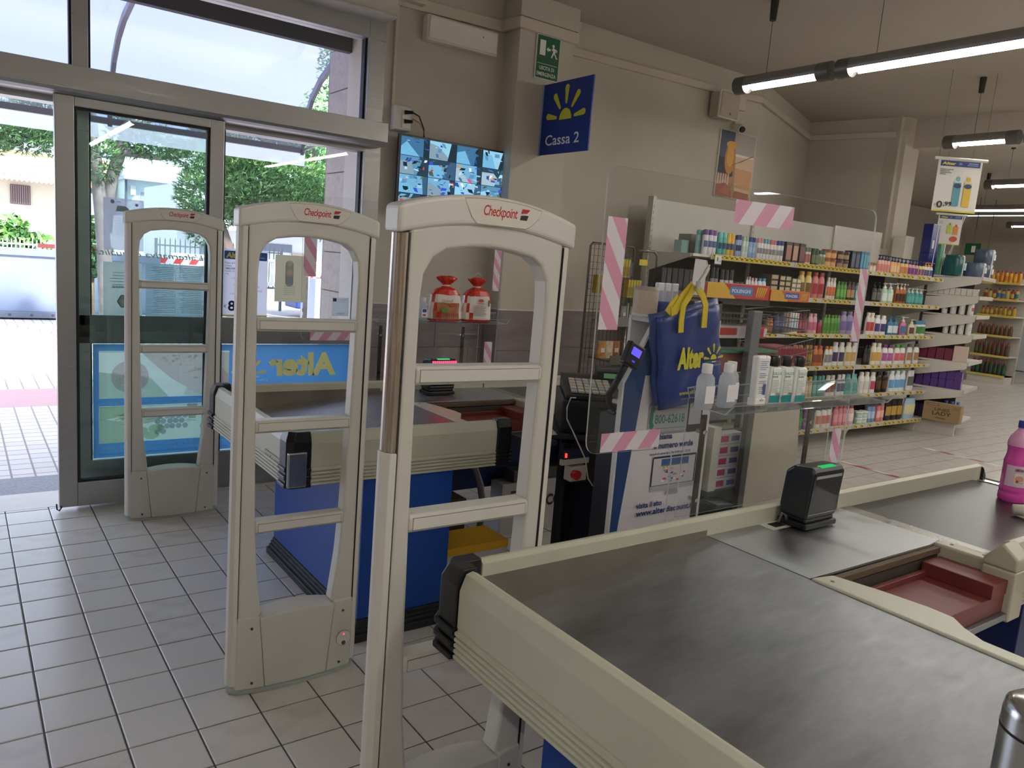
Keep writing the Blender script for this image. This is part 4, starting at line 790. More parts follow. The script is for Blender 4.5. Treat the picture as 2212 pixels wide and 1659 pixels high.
for k in range(60): a = rr.uniform(.10, .70); b = rr.uniform(.19, .285); p.capsule(a, b, a+rr.uniform(.02, .06), b+rr.uniform(-.01, .01), .0025, .002, F(rr.choice(['d8cca8', 'b8a888', 'e0d4b8'])))
for k in range(22):
    a, b = .335+.034*(k % 5)+.017*((k//5) % 2), .262-.031*(k//5); p.disc(a+rr.uniform(-.003, .003), b, .0165, F(rr.choice(['8c8cb4', '9c94bc', 'a09ac0'])))
for a, b, c in ((.62, .16, 'e8a898'), (.70, .14, 'ecb8a0'), (.66, .19, 'e8a090')): p.disc(a, b, .045, F(c), .036); p.disc(a-.01, b+.01, .015, F('dcb4a0'), .008)
for a, b in ((.30, .12), (.24, .15), (.33, .16)): p.disc(a, b, .045, F('a8cc98'), .024)
p.poly([(.50, .30), (.56, .30), (.55, .21), (.51, .21)], F('b09478'))
mtext(p, 'la convenienza oltre il prezzo', .05, .312, .016, .64, ink('eef4f8'), shear=.25); mtext(p, 'Tanta qualità in più, a due passi da casa.', .04, .048, .018, .68, ink('eef4f8'), shear=.25); p.rect(.03, .745, .016, .028, F('c4dcea'))
mtext(p, 'Alter', .985, .455, .155, .455, ink('f2f6a8'), bold=.05, shear=.05); p.sunlogo(.862, .470, .10, ink('f2f6a8')); p.rect(.79, .93, .452, .460, ink('eef4f8')); mtext(p, "L'alternativa di qualità", .78, .425, .018, .20, ink('eef4f8'), shear=.25)
p.obj('print', t, fix=False)
# ================================================================ shelving and goods
GM = mat('d4d0c6', .5, var=.02); GMD = mat('b9b5ab', .5); STRIP = mat('c9c4b8', .4); YT = mat('e0c53a', .5, var=.05)
def prr(m0, **k): return m0
YF, YB = 4.215, 4.72; SZ = {1: 1.715, 2: 1.415, 3: 1.085, 4: .775, 5: .475, 6: .155}
gd = thing('shelving_unit', 'long white steel shelving unit with six shelves against the wall', 'shelving', (0, 0, 0))
XL, XR = 4.745, 8.80; J = [4.745, 6.07, 7.40, 8.80]
M(GMD).box(XL-.02, XR, YB, YB+.02, .02, 2.0).obj('back_frame', gd)
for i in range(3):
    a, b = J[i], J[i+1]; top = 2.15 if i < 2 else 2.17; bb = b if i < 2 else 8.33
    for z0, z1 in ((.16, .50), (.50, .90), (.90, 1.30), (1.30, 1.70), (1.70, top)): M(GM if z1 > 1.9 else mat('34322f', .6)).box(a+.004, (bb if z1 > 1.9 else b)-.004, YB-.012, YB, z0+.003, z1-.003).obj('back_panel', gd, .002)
for x in J:
    M(mat('c4c0b6', .45, .3)).box(x-.018, x+.018, YB-.030, YB+.03, 0, 2.165 if x < 8.5 else 1.7).obj('upright', gd)
    m = M(mat('3c3a38')); 
    for k in range(40): m.box(x-.006, x-.002, YB-.0305, YB-.0300, .12+.05*k, .145+.05*k)
    if x < 8.5: m.obj('slot_row', gd)
    M(GM).prism([(YB, 0), (YF+.05, 0), (YF+.05, .05), (YF+.02, .12), (YB, .12)], 'x', x-.012, x+.012).obj('foot', gd, .003)
m = M(mat('2f5a64', .6)); m.box(XL-.03, XL-.024, YB-.05, YB+.03, 0, 2.1)
def bracket(x, z): return [(YB-.03, z-.002), (YF+.02, z-.002), (YF+.02, z-.028), (YB-.03, z-.16)]
for s, z in SZ.items():
    yf = YF
    for i in range(3):
        M(GM).box(J[i]+.003, J[i+1]-.003, yf, YB-.012, z-.022, z).obj('shelf', gd, .002)
        pm = M(STRIP); pm.prism([(yf-.012, z-.034), (yf-.018, z+.008), (yf-.010, z+.010), (yf-.004, z-.034)], 'x', J[i]+.003+(.2 if i == 0 else 0), J[i+1]-.003); so = pm.obj('price_rail', gd)
        tk = M(YT); rr = random.Random(s*7+i); x = J[i]+(.22 if i == 0 else .03)
        while x < J[i+1]-.08:
            w_ = .062; tk.prism([(yf-.0150, z-.030), (yf-.0200, z+.006), (yf-.0188, z+.006), (yf-.0138, z-.030)], 'x', x, x+w_)
            tk.prism([(yf-.0190, z-.006), (yf-.0200, z+.002), (yf-.0198, z+.002), (yf-.0188, z-.006)], 'x', x+.006, x+.024, mat('4a3f20')); tk.prism([(yf-.0170, z-.020), (yf-.0190, z-.006), (yf-.0188, z-.006), (yf-.0168, z-.020)], 'x', x+.028, x+.056, mat('5a4c28'))
            x += w_+(.003 if s == 1 and i < 2 else rr.choice([.02, .05, .09]))
        to = tk.obj('price_tickets', gd); to['kind'] = 'stuff'; to.parent = so
    for x in (J[0], J[-1]): M(GM).prism(bracket(x, z) if s < 6 else [(YB, z), (YF+.02, z), (YF+.02, z-.06), (YB, z-.10)], 'x', x-.004, x+.004).obj('bracket', gd)
M(WHITE).box(4.98, 5.06, YF-.030, YF-.026, 1.64, 1.715).obj('ticket_card', gd)
p = P((4.98, YF-.0302, 1.64), (1, 0, 0), (0, 0, 1), .0005); p.rect(.0, .08, 0, .008, ink('2f5aa4')); p.disc(.03, .045, .009, ink('4f8f5a'), .02); p.text('4,90', .045, .02, ink('3c3c40'), h=.014); p.obj('ticket_print', gd, fix=False)
# goods: one master mesh per kind of part, scaled per copy; colours sit on the object
def L_(prof_, sy=1, n=14, pw=1, a0=0, a1=2*math.pi, sx=1): 
    m = M(WHITE); m.lathe((0, 0, 0), prof_, sx, sy, n, pw=pw, a0=a0, a1=a1); me = m.mesh('goods'); fixn(me); return me
def B_(*bs, bev=.02):
    m = M(WHITE)
    for b in bs: m.box(*b)
    me = m.mesh('goods'); fixn(me); return me
lab0, lab1 = math.radians(205), math.radians(335)
def lab(r, z0, z1, sy=1, pw=1): return L_([(r, z0), (r, z1)], sy, 10, pw, lab0, lab1)
KM = {
 'can': [('body', 0, L_([(.46, 0), (.5, .01), (.5, .74), (.47, .78)])), ('cap', 1, L_([(.47, .775), (.475, .93), (.40, .985), (.2, 1)])), ('label', 2, lab(.507, .30, .55))],
 'bottle': [('body', 0, L_([(.45, 0), (.5, .02), (.49, .35), (.5, .62), (.44, .76), (.30, .84), (.24, .86)], .62)), ('cap', 1, L_([(.27, .85), (.27, .985), (.22, 1)], .9)), ('label', 2, lab(.51, .18, .58, .62))],
 'pump': [('body', 0, L_([(.45, 0), (.5, .02), (.5, .55), (.42, .66), (.2, .72)], .7)), ('pump_head', 1, None), ('label', 2, lab(.51, .12, .50, .7))],
 'jar2': [('body', 0, L_([(.47, 0), (.5, .03), (.5, .70), (.44, .76)])), ('lid', 1, L_([(.5, .76), (.5, .96), (.46, 1)])), ('label', 2, lab(.507, .15, .62))],
 'tub2': [('body', 0, L_([(.42, 0), (.48, .30), (.5, .36)])), ('lid', 1, L_([(.52, .36), (.52, .47), (.48, .5)])), ('label', 2, lab(.49, .05, .30))],
 'box': [('body', 0, B_((-.49, .49, -.5, .5, 0, 1))), ('label', 2, B_((-.40, .40, -.51, -.5, .15, .85)))],
 'pouch': [('body', 0, L_([(.42, 0), (.5, .04), (.5, .5), (.46, .8), (.42, .93), (.5, 1)], .5, 14, .6)), ('label', 2, lab(.51, .25, .7, .52, .6))],
}
pm = M(WHITE); pm.lathe((0, 0, 0), [(.20, .71), (.22, .72), (.22, .80), (.10, .82), (.07, .92), (.22, .93), (.24, .985), (.15, 1)], 1, 1, 12); pm.box(-.09, .09, -.62, -.1, .945, .985); me_ = pm.mesh('goods'); fixn(me_); KM['pump'][1] = ('pump_head', 1, me_)
def slot(o, m):
    o.material_slots[0].link = 'OBJECT'; o.material_slots[0].material = m
def product(kind, x, y, z, w_, d_, h_, cols, label, group, name=None, rz=0):
    KN = {'can': 'spray_can', 'bottle': 'bottle', 'pump': 'pump_bottle', 'jar2': 'jar', 'tub2': 'tub', 'box': 'carton', 'pouch': 'pouch'}; CN = {'can': 'can', 'bottle': 'bottle', 'pump': 'bottle', 'jar2': 'jar', 'tub2': 'tub', 'box': 'box', 'pouch': 'pouch'}
    t = thing(name or KN[kind], label, CN[kind], (x, y, z+.001), group)
    for nm, ci, me in KM[kind]:
        o = bpy.data.objects.new(nm, me); sc.collection.objects.link(o); o.parent = t; slot(o, mat(cols[ci] or cols[0], .35)); o.scale = (w_, d_, h_)
    t.rotation_euler.z = rz; return t
SHN = {1: 'top shelf', 2: 'second shelf down', 3: 'third shelf down', 4: 'fourth shelf down', 5: 'fifth shelf down', 6: 'lowest shelf'}
RUNS = [
(1,4.683,4.775,1,"box","9fc4bf","","",0.1,"translucent teal plastic tub"),
(1,4.792,4.953,1,"diamond","8d8a86","","",0.155,"grey display carton with a black diamond outline"),
(1,4.964,5.125,4,"can","e8e4ea","7a5a94","5b6a9c",0.19,"white deodorant can with a purple cap"),
(1,5.142,5.243,2,"can","5db8ad","7fd0c6","2f4f7c",0.185,"teal deodorant can with a teal cap"),
(1,5.249,5.351,2,"can","e5b64c","e0b04a","3a4c7c",0.185,"yellow deodorant can"),
(1,5.363,5.443,2,"can","9fb2d8","24306e","24306e",0.18,"lilac deodorant can with a navy cap"),
(1,5.455,5.523,2,"can","dfe6de","a9cfae","c5d8c4",0.175,"white deodorant can with a mint green cap"),
(1,5.536,5.637,3,"can","8fb0dc","27347c","a9c4e6",0.175,"light blue deodorant can with a navy cap"),
(1,5.65,5.727,2,"can","e6e4e2","d98c97","8f8f94",0.175,"white spray can with a pink cap"),
(1,5.734,5.819,2,"can","e6e4e2","4fa0b4","8f8f94",0.175,"white spray can with a teal cap"),
(1,5.825,5.925,2,"can","e6e4e2","cf6f80","8f8f94",0.175,"white spray can with a coral red cap"),
(1,5.932,6.033,2,"can","e6e4e2","2c3a86","8f8f94",0.175,"white spray can with a dark blue cap"),
(1,6.047,6.144,1,"box","3a2a28","","a9796a",0.175,"dark hair dye carton with a brown haired portrait"),
(1,6.151,6.242,1,"box","453230","","c59a86",0.175,"dark hair dye carton with a pale portrait"),
(1,6.249,6.342,1,"box","2c2322","","7c4f46",0.175,"black hair dye carton beside a round clear pot"),
(1,6.356,6.451,2,"jar2","dcd5cf","54705a","b06a62",0.15,"white jar with green lid and red print"),
(1,6.465,6.569,3,"jar2","33382c","2b4030","6b7f4e",0.15,"dark green jar in a stack"),
(1,6.584,6.674,2,"jar2","c9c8b4","355c40","7e8f62",0.14,"cream jar with a green lid"),
(1,6.689,6.875,4,"tub2","d98b43","8a4a2a","f0bf7a",0.16,"orange cream tub"),
(1,6.898,7.09,4,"tub2","6c2a3c","3a2328","b39a7a",0.16,"maroon cream tub"),
(1,7.106,7.254,2,"box","20263a","","5c6a7c",0.17,"navy carton with a grey photo print"),
(1,7.27,7.422,3,"box","3f7fa8","","68b0c8",0.175,"blue carton standing upright"),
(1,7.448,7.586,3,"tub2","d9b48c","7a6a44","efe0c8",0.09,"low beige cream tub"),
(1,7.621,7.853,4,"pump","f0b8a4","23305e","d98c86",0.17,"pink soap bottle with a navy pump"),
(1,7.872,8.056,3,"pump","f0b070","23305e","f2cfa0",0.165,"orange soap bottle with a navy pump"),
(1,8.075,8.227,2,"pump","e9c072","23305e","c98a52",0.16,"amber soap bottle with a navy pump"),
(1,8.236,8.441,3,"pump","e6a2b4","23305e","7a3f86",0.16,"rose soap bottle with a navy pump and purple label"),
(1,8.451,8.56,2,"pump","efdc74","23305e","8a4a8a",0.155,"lemon yellow soap bottle with a navy pump"),
(1,8.571,8.744,3,"pump","efe6d8","e09030","5a5a8a",0.155,"cream soap bottle with an orange pump"),
(2,4.504,4.614,2,"box","26262a","","33333a",0.15,"black carton lined up in a block"),
(2,4.625,4.954,5,"box","1e1e22","","2c2c33",0.15,"black carton with dark print"),
(2,4.977,5.08,2,"can","1c1c20","101014","2a2a30",0.19,"black aerosol can"),
(2,5.091,5.197,2,"can","222226","18181c","8d8d92",0.185,"black aerosol can with a silver line"),
(2,5.215,5.396,4,"can","2a2a2e","18181c","c9c9c9",0.175,"black aerosol can with white print"),
(2,5.414,5.545,3,"can","2a2130","4a3a50","6c3a4a",0.09,"short dark violet can"),
(2,5.564,5.627,2,"bottle","ececec","e0b0ba","9a9aa0",0.135,"white roll-on bottle with a pink cap"),
(2,5.64,5.724,2,"bottle","f0eaea","e8c4cc","7c7c84",0.13,"white roll-on bottle with a pale pink cap"),
(2,5.737,5.855,3,"bottle","e8f0f4","3fa4d0","7ac0e0",0.13,"white roll-on bottle with a bright blue cap"),
(2,5.882,5.996,3,"stack","4a4236","","b9a884",0.17,"flat brown and gold carton"),
(2,6.01,6.182,4,"stack","3f382c","","c2b48e",0.165,"flat dark and gold carton"),
(2,6.196,6.339,4,"stack","8a7f68","","ded6c0",0.15,"flat cream striped carton"),
(2,6.353,6.447,1,"bottle","e6cd82","d9a83a","7c5a2a",0.235,"large yellow shampoo bottle beside the cartons"),
(2,6.462,6.558,1,"bottle","e9d48e","e0b040","7c5a2a",0.235,"large pale yellow shampoo bottle"),
(2,6.573,6.763,2,"bottle","d98a88","c04a4e","b03040",0.23,"large coral red shampoo bottle"),
(2,6.786,6.942,3,"bottle","eee8e2","e6e0da","d9703a",0.185,"white shampoo bottle with an orange label"),
(2,6.966,7.127,3,"bottle","4f9a44","3f8a3a","7ac060",0.16,"green shampoo bottle on the second shelf"),
(2,7.144,7.284,2,"bottle","5a3a2c","3c2a24","c09a72",0.165,"brown conditioner bottle with tan label"),
(2,7.301,7.444,2,"bottle","4fa8a4","3a8c8a","c0e0da",0.165,"teal conditioner bottle"),
(2,7.618,7.786,2,"pump","2a2426","1c1a1c","6c6c6c",0.185,"black soap bottle with a pump"),
(2,7.814,8.034,2,"pump","b9dcc4","e6efe8","e8f4ea",0.185,"mint green soap bottle with a white pump"),
(2,8.062,8.271,3,"pump","b8682a","ead9c6","4a2a1a",0.19,"amber soap bottle with a pale pump"),
(2,8.3,8.647,4,"pump","3f9490","d8e6e4","5fb0ac",0.155,"sea green soap bottle with a clear pump"),
(3,5.924,6.032,2,"bottle","c08044","a8622e","e0a86a",0.12,"orange brown bottle by the wire basket"),
(3,6.053,6.22,2,"bottle","39406a","2c3050","6a74a4",0.175,"dark blue bottle by the wire basket"),
(3,6.248,6.385,1,"box","e9ded8","","b8ccd4",0.17,"white carton with a pale blue top band"),
(3,6.407,6.554,2,"bottle","8c2f44","6f2434","b05a6a",0.165,"crimson body wash bottle"),
(3,6.576,6.728,2,"bottle","e6b4c4","dfa4b8","c86a8a",0.17,"pale pink body wash bottle"),
(3,6.743,6.805,1,"bottle","c03c58","5c8f44","a02c48",0.12,"small magenta bottle"),
(3,6.82,7.106,5,"bottle","6fa84c","5a9440","4f8f3a",0.165,"green bath foam bottle"),
(3,7.131,7.355,2,"bottle","a79ac4","9486b8","7a6ca4",0.2,"lavender bath foam bottle"),
(3,7.372,7.5,1,"bottle","dce2d0","e6ead8","c84a4a",0.2,"pale green bath foam bottle with a red badge"),
(3,7.587,7.746,2,"bottle","e8e6da","eeeede","c04a50",0.2,"cream bath foam bottle with a red badge"),
(3,7.764,8.0,2,"bottle","f0f0ee","f4f4f2","4a3f7a",0.18,"white lotion bottle with a violet label"),
(3,8.019,8.227,2,"pump","3f80a8","3a7aa0","e6eef4",0.18,"blue soap bottle with a blue pump"),
(3,8.246,8.431,1,"pump","d97aa4","e8f0f0","4a7ab0",0.18,"pink soap bottle with a clear pump"),
(3,8.46,8.58,1,"pump","e9dcc4","e4d6ba","6a4a3a",0.155,"cream soap bottle with a brown oval"),
(3,8.6,8.784,2,"jar2","f0f0ee","4a86a8","4f8a4a",0.145,"white lidded jar with a green picture"),
(4,6.036,6.189,3,"bottle","e0a49a","f0c4b4","d08478",0.165,"salmon pink bottle behind the basket"),
(4,6.21,6.382,3,"bottle","d08a30","f0dcc0","e0a850",0.165,"honey coloured bottle with a pale cap"),
(4,6.404,6.566,2,"bottle","e0926a","e8a08a","b85a3a",0.18,"peach bottle with a round label"),
(4,6.589,6.71,2,"bottle","8a7030","d0ac4a","c0a04a",0.18,"olive bottle with a gold cap"),
(4,6.733,6.896,2,"bottle","d07a40","d9683a","8a4a2a",0.175,"orange bottle with an orange cap"),
(4,6.92,7.047,2,"bottle","f0ece4","e8923a","8a8a8a",0.17,"white bottle with an orange cap"),
(4,7.072,7.277,2,"bottle","f2eee6","f2eee8","3a2f5a",0.205,"white bath foam bottle with a dark motif"),
(4,7.293,7.523,2,"bottle","f2eee2","f0ece0","d0a860",0.205,"white bath foam bottle with a honey motif"),
(4,7.619,7.743,2,"bottle","1f1c1a","181614","3a3630",0.18,"black bottle on the fourth shelf"),
(4,7.779,7.979,2,"bottle","efe9d8","f2ecdc","d0a050",0.2,"cream bottle with a flower motif"),
(4,7.997,8.223,2,"bottle","f0efec","7a4486","b05a9a",0.185,"white bottle with a purple cap"),
(4,8.243,8.476,2,"bottle","f0efec","4f9a4a","d06a6a",0.185,"white bottle with a green cap"),
(4,8.496,8.8,2,"bottle","efeeea","5c5c5c","a87a5a",0.19,"white bottle with a dark grey cap"),
(5,6.651,6.781,2,"bottle","d0b890","c0a040","e6d8c0",0.175,"beige bottle with a mustard cap"),
(5,6.796,7.001,3,"bottle","4f9a98","5fb0ac","8ac8c4",0.18,"turquoise conditioner bottle"),
(5,7.025,7.188,2,"bottle","f0ece4","ece6de","8a4a30",0.18,"white bottle with a brown picture"),
(5,7.213,7.355,2,"bottle","e6e8ee","f0f0f2","4a5a8a",0.185,"white bottle with a navy picture"),
(5,7.38,7.595,2,"bottle","6fc0b8","60b4ac","4fa49c",0.185,"aqua mouthwash bottle"),
(5,7.63,7.826,2,"bottle","f2efe8","f2efe8","d8d4cc",0.2,"plain white detergent bottle"),
(5,7.844,7.945,1,"bottle","f2eeea","ece8e4","c04a6a",0.195,"white bottle with a pink stripe"),
(5,7.963,8.197,2,"bottle","241a14","1a1410","5a3a20",0.195,"black bottle with a bronze cap"),
(5,8.226,8.568,3,"bottle","eef4f8","f0f6fa","6aa8d8",0.2,"white bottle with a blue picture"),
(5,8.598,8.751,1,"pouch","eceae8","","6a6a6a",0.2,"white refill pouch with black lettering"),
(6,6.626,6.702,1,"bottle","2f6a3a","2a5a34","3f8a4a",0.19,"dark green bottle on the lowest shelf"),
(6,6.717,6.794,1,"bottle","7a4a86","6a3f78","9a6aa8",0.17,"violet bottle on the lowest shelf"),
(6,6.818,6.912,1,"bottle","2c2c30","222226","4a4a50",0.17,"charcoal bottle on the lowest shelf"),
(6,6.935,7.219,3,"bottle","f0e6e0","2a2426","c86a50",0.185,"white bottle with black cap and orange picture"),
(6,7.244,7.489,3,"bottle","d87a88","c0485a","e8a0a8",0.185,"rosy red bottle on the lowest shelf"),
(6,7.506,7.646,1,"bottle","dcb4b0","7a3a3a","f0dcd4",0.18,"blush bottle with a maroon cap"),
(6,7.672,7.86,2,"tub2","a8cdb4","e8efe8","d8e8dc",0.12,"mint tub of wipes"),
(6,7.887,8.035,2,"pouch","7f9cc8","","c0d4ec",0.15,"blue packet of cotton pads"),
(6,8.063,8.214,2,"pouch","e08a86","","f0c0b8",0.15,"coral packet of cotton pads"),
(6,8.242,8.606,3,"pouch","2c2018","","c09a4a",0.2,"black refill pouch with a gold crescent"),
(6,8.636,8.893,1,"pouch","b8d4ec","","f0e6b0",0.205,"blue and yellow refill pouch"),
]
rr = random.Random(21)
for s, xa, xb, n, kind, c1, c2, c3, h_, ph in RUNS:
    h_ = min(h_*(1.12 if s > 1 else 1.04), .245)
    z = SZ[s]; deep = s == 1 and xb < 4.96
    k = 1.03 if deep else .985; xa, xb = xa*k, xb*k; yf = 4.42 if deep else YF+.012
    base = ph+(', '+SHN[s] if 'shel' not in ph else ''); grp = ph.split(' with ')[0]+'s, '+SHN[s]
    w_ = (xb-xa)/n
    if kind == 'diamond':
        t = thing('display_carton', base, 'box', ((xa+xb)/2, yf+.05, z)); m = M(mat(c1)); z += .001; m.box(xa, xb, yf, yf+.14, z, z+h_); m.obj('body', t, .002)
        p = P((xa, yf-.0005, z), (1, 0, 0), (0, 0, 1), .0005); cx, cz = (xb-xa)/2, h_/2; p.poly([(cx-.05, cz), (cx, cz-.055), (cx+.05, cz), (cx, cz+.055)], ink('3c3c3c')); p.poly([(cx-.047, cz), (cx, cz-.051), (cx+.047, cz), (cx, cz+.051)], ink('9a9894')); p.poly([(cx-.022, cz+.032), (cx+.022, cz+.032), (cx, cz+.055)], ink('26262a')); p.poly([(cx-.022, cz-.032), (cx, cz-.055), (cx+.022, cz-.032)], ink('26262a')); p.obj('print', t, fix=False); continue
    if kind in ('stack', 'tub2'):
        rows = {'stack': 4, 'tub2': 2 if h_ > .13 else 1}[kind]; cols_ = max(1, round((xb-xa)/.085)); w_ = (xb-xa)/cols_; hh = h_/rows
        for i in range(cols_):
            for j in range(rows):
                d_ = min(.09, w_*.95)
                if kind == 'stack': product('box', xa+w_*(i+.5), yf+.05, z+hh*j+.0008*j, w_*.95, .10, hh*.97, (c1, c2, c3), base+', '+('bottom', 'second', 'third', 'top')[j]+' of '+ORD[i]+' pile', grp)
                else: product('tub2', xa+w_*(i+.5), yf+d_/2, z+hh*.985*j, w_*.94, d_, hh*2*.97, (c1, c2, c3), base+', '+ORD[i]+' '+(('lower', 'upper')[j] if rows == 2 else 'from left'), grp)
        continue
    n2 = max(n, round((xb-xa)/.062)) if kind in ('can',) and n > 1 and w_ > .07 else n
    if w_ < .048 and n > 2: n2 = max(2, round((xb-xa)/.052))
    w_ = (xb-xa)/n2
    d_ = {'can': w_*.94, 'bottle': min(w_, .09), 'pump': min(w_*.9, .085), 'jar2': w_*.92, 'box': .08, 'pouch': .09}[kind]
    for i in range(n2):
        ww = w_*.93 if kind != 'can' else min(w_*.93, .052); ww = min(ww, .105) if kind in ('bottle', 'pump') else ww
        product(kind, xa+w_*(i+.5), yf+d_/2+rr.uniform(0, .006), z, ww, min(d_, ww) if kind in ('can', 'jar2') else d_, h_*rr.uniform(.99, 1.01), (c1, c2, c3), base+(', '+ORD[i]+' from left' if n2 > 1 else ''), grp if n2 > 1 else None)
        if s == 1 and kind == 'can' and c2 == '7a5a94': product('can', xa+w_*(i+.5), yf+.07+d_/2, z, ww, ww, .195, ('9fd0cc', '5db8ad', '7fc4be'), 'pale teal deodorant can in the back row behind purple caps, '+ORD[i], 'pale teal cans in the back row')
# white block standing at the end of the top shelf, shrink-wrapped packs on the corner unit
def cartonbox(name, label, cat, x0, x1, y0, y1, z0, z1, c, band=None, group=None, bev=.004, rz=0):
    cx, cy = (x0+x1)/2, (y0+y1)/2; t = thing(name, label, cat, (cx, cy, z0), group)
    M(mat(c, .45, var=.05)).box(x0, x1, y0, y1, z0, z1).obj('body', t, bev)
    if band: M(mat(band, .4)).box(x0+(x1-x0)*.2, x0+(x1-x0)*.75, y0-.001, y0, z0+(z1-z0)*.2, z0+(z1-z0)*.75).obj('label', t)
    t.rotation_euler.z = rz; return t
cartonbox('end_carton', 'tall plain white carton standing at the end of the top shelf', 'box', 8.44, 8.62, 4.50, 4.64, 1.717, 2.15, 'd8d2c6')
# corner unit, turned away to the right; its side brackets face the camera
U = Vector((.235, -.972, 0)); V_ = Vector((.972, .235, 0)); O_ = Vector((8.86, 4.40, 0))   # U = towards its front, V_ = along its length
cu = thing('corner_shelving', 'white shelving unit turned to the right with long tapered side brackets', 'shelving', tuple(O_))
def cprism(pts, a, b, m, name, par, bev=.002, mt=None):
    """pts in (depth, height) plane, extruded along the length from a to b"""
    k = M(m); n = len(pts); v = [O_+U*u+V_*t_+Vector((0, 0, z)) for t_ in (a, b) for u, z in pts]; k.add(v, [list(range(n)), list(range(n, 2*n))]+[(i, (i+1) % n, n+(i+1) % n, n+i) for i in range(n)]); return k.obj(name, par, bev)
cprism([(.002, .158), (.42, .158), (.42, 1.73), (.002, 1.73)], .24, .26, mat('45423f', .6), 'gap_darkener', cu, 0); CZ = (1.765, 1.555, 1.345, 1.125, .83, .52)  # dark sheet added so the lit gaps between the brackets look shaded
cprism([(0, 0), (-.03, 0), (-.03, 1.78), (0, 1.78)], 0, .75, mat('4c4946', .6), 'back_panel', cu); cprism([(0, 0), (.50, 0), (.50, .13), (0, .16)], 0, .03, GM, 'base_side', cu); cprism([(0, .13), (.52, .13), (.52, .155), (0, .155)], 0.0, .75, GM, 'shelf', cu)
for z in CZ:
    cprism([(0, z-.03), (0, z-.19), (.04, z-.19), (.50, z-.075), (.52, z-.06), (.52, z)], 0, .006, GM, 'bracket', cu); cprism([(0, z-.02), (.52, z-.02), (.52, z), (0, z)], .006, .75, GM, 'shelf', cu); cprism([(.52, z-.035), (.535, z-.035), (.535, z+.006), (.52, z+.006)], 0, .75, STRIP, 'price_rail', cu)
def onu(u, t_, z): q = O_+U*u+V_*t_; return (q.x, q.y, z)
RZ = math.atan2(.235, .972)
def cp(kind, u, t_, z, w_, d_, h_, cols, label, group): return product(kind, *onu(u, t_, z), w_, d_, h_, cols, label, group, rz=RZ)
for i in range(9): cp('box', .03+.056*i, .05, 1.556, .06, .052, .075, ('d6d2ca', '', '8f8c88'), 'small grey carton under the top bracket of the corner unit, '+ORD[i]+' from left', 'small cartons in a row under the top bracket')
for i in range(4): cp('can', .20+.085*i, .06, 1.346, .06, .06, .155, ('e6e4e0', 'dcdad6', 'c86a6a' if i in (0, 3) else 'd8d4d0'), 'white cylinder pack on the corner unit, second gap, '+ORD[i]+' from left', 'white cylinder packs in the second gap')
for i in range(4): cp('can', .24+.075*i, .06, 1.126, .058, .058, .16, ('e2dfda', 'd6d3ce', 'cfccc8'), 'white cylinder pack on the corner unit, third gap, '+ORD[i]+' from left', 'white cylinder packs in the third gap')
for i in range(4): cp('box', .06+.085*i, .07, .831, .075, .075, .13, ('7a3048', '', '9a4a62'), 'wine red pack on the corner unit behind the brackets, '+ORD[i]+' from left', 'wine red packs in a row')
o = cp('box', .43, .06, .831, .05, .135, .17, ('d8c4b8', '', 'dccabe'), 'plain pinkish carton at the front of the corner unit', None)
for j in range(2):
    for i in range(6): cp('box', .06+.078*i, .07, .521+.10*j, .072, .068, .097, ('5a3a86', '', '9a86b8'), 'violet carton on the corner unit, '+('lower', 'upper')[j]+' layer, '+ORD[i]+' from left', 'violet cartons stacked two high')
for i in range(3): cp('pouch', .36+.06*i, .10, .156, .09, .06, .22, ('3f6ac0', '', 'c0ccd8'), 'blue and white pack behind the brown carton, '+ORD[i]+' from left', 'blue packs at the bottom of the corner unit')
for i in range(3): cp('box', .05+.1*i, .10, .156, .12, .09, .15, ('3c2a50', '', '4c3a62'), 'dark violet pack on the lowest corner shelf, '+ORD[i]+' from left', 'dark violet packs at the bottom')
# brown carton with lettering
t = thing('brown_carton', 'brown cardboard carton with bold dark capitals on the lowest corner shelf', 'box', onu(.36, -.05, .17)); a, b = Vector(onu(.12, -.025, .19)), Vector(onu(.50, -.055, .16)); d = (b-a); d.z = 0; L = d.length; d.normalize(); nn = Vector((-abs(d.y), -abs(d.x)*0-.2, 0)); nn = Vector((d.y, -d.x, 0)); nn = nn if nn.y < 0 or nn.x < 0 else -nn
cb = Vector(onu(.375, -.072, .262)); mt = Matrix.Translation(cb) @ Matrix((d, Vector((-d.y, d.x, 0)), Vector((0, 0, 1)))).transposed().to_4x4()
M(mat('a08660', .8, var=.06, bump=.1)).mbox(mt, L, .10, .20).obj('body', t, .003)
s_ = nn if nn.x < 0 else -nn
p = P(cb-d*(L/2)+s_*.0508-Vector((0, 0, .1)), d, (0, 0, 1), .0006); IKB = ink('4a3826'); p.text('LINES', .12, .115, IKB, h=.032, w=.15, bold=.015); p.text('LADY', .10, .065, IKB, h=.042, w=.19, bold=.02); p.rect(.03, .16, .165, .19, ink('6a5438')); p.rect(.038, .152, .170, .186, ink('a08660')); p.rect(.30, .36, .14, .18, ink('927850')); p.rect(.14, .24, .03, .042, ink('6a5438'))
p.N = s_; p.obj('print', t, fix=False)
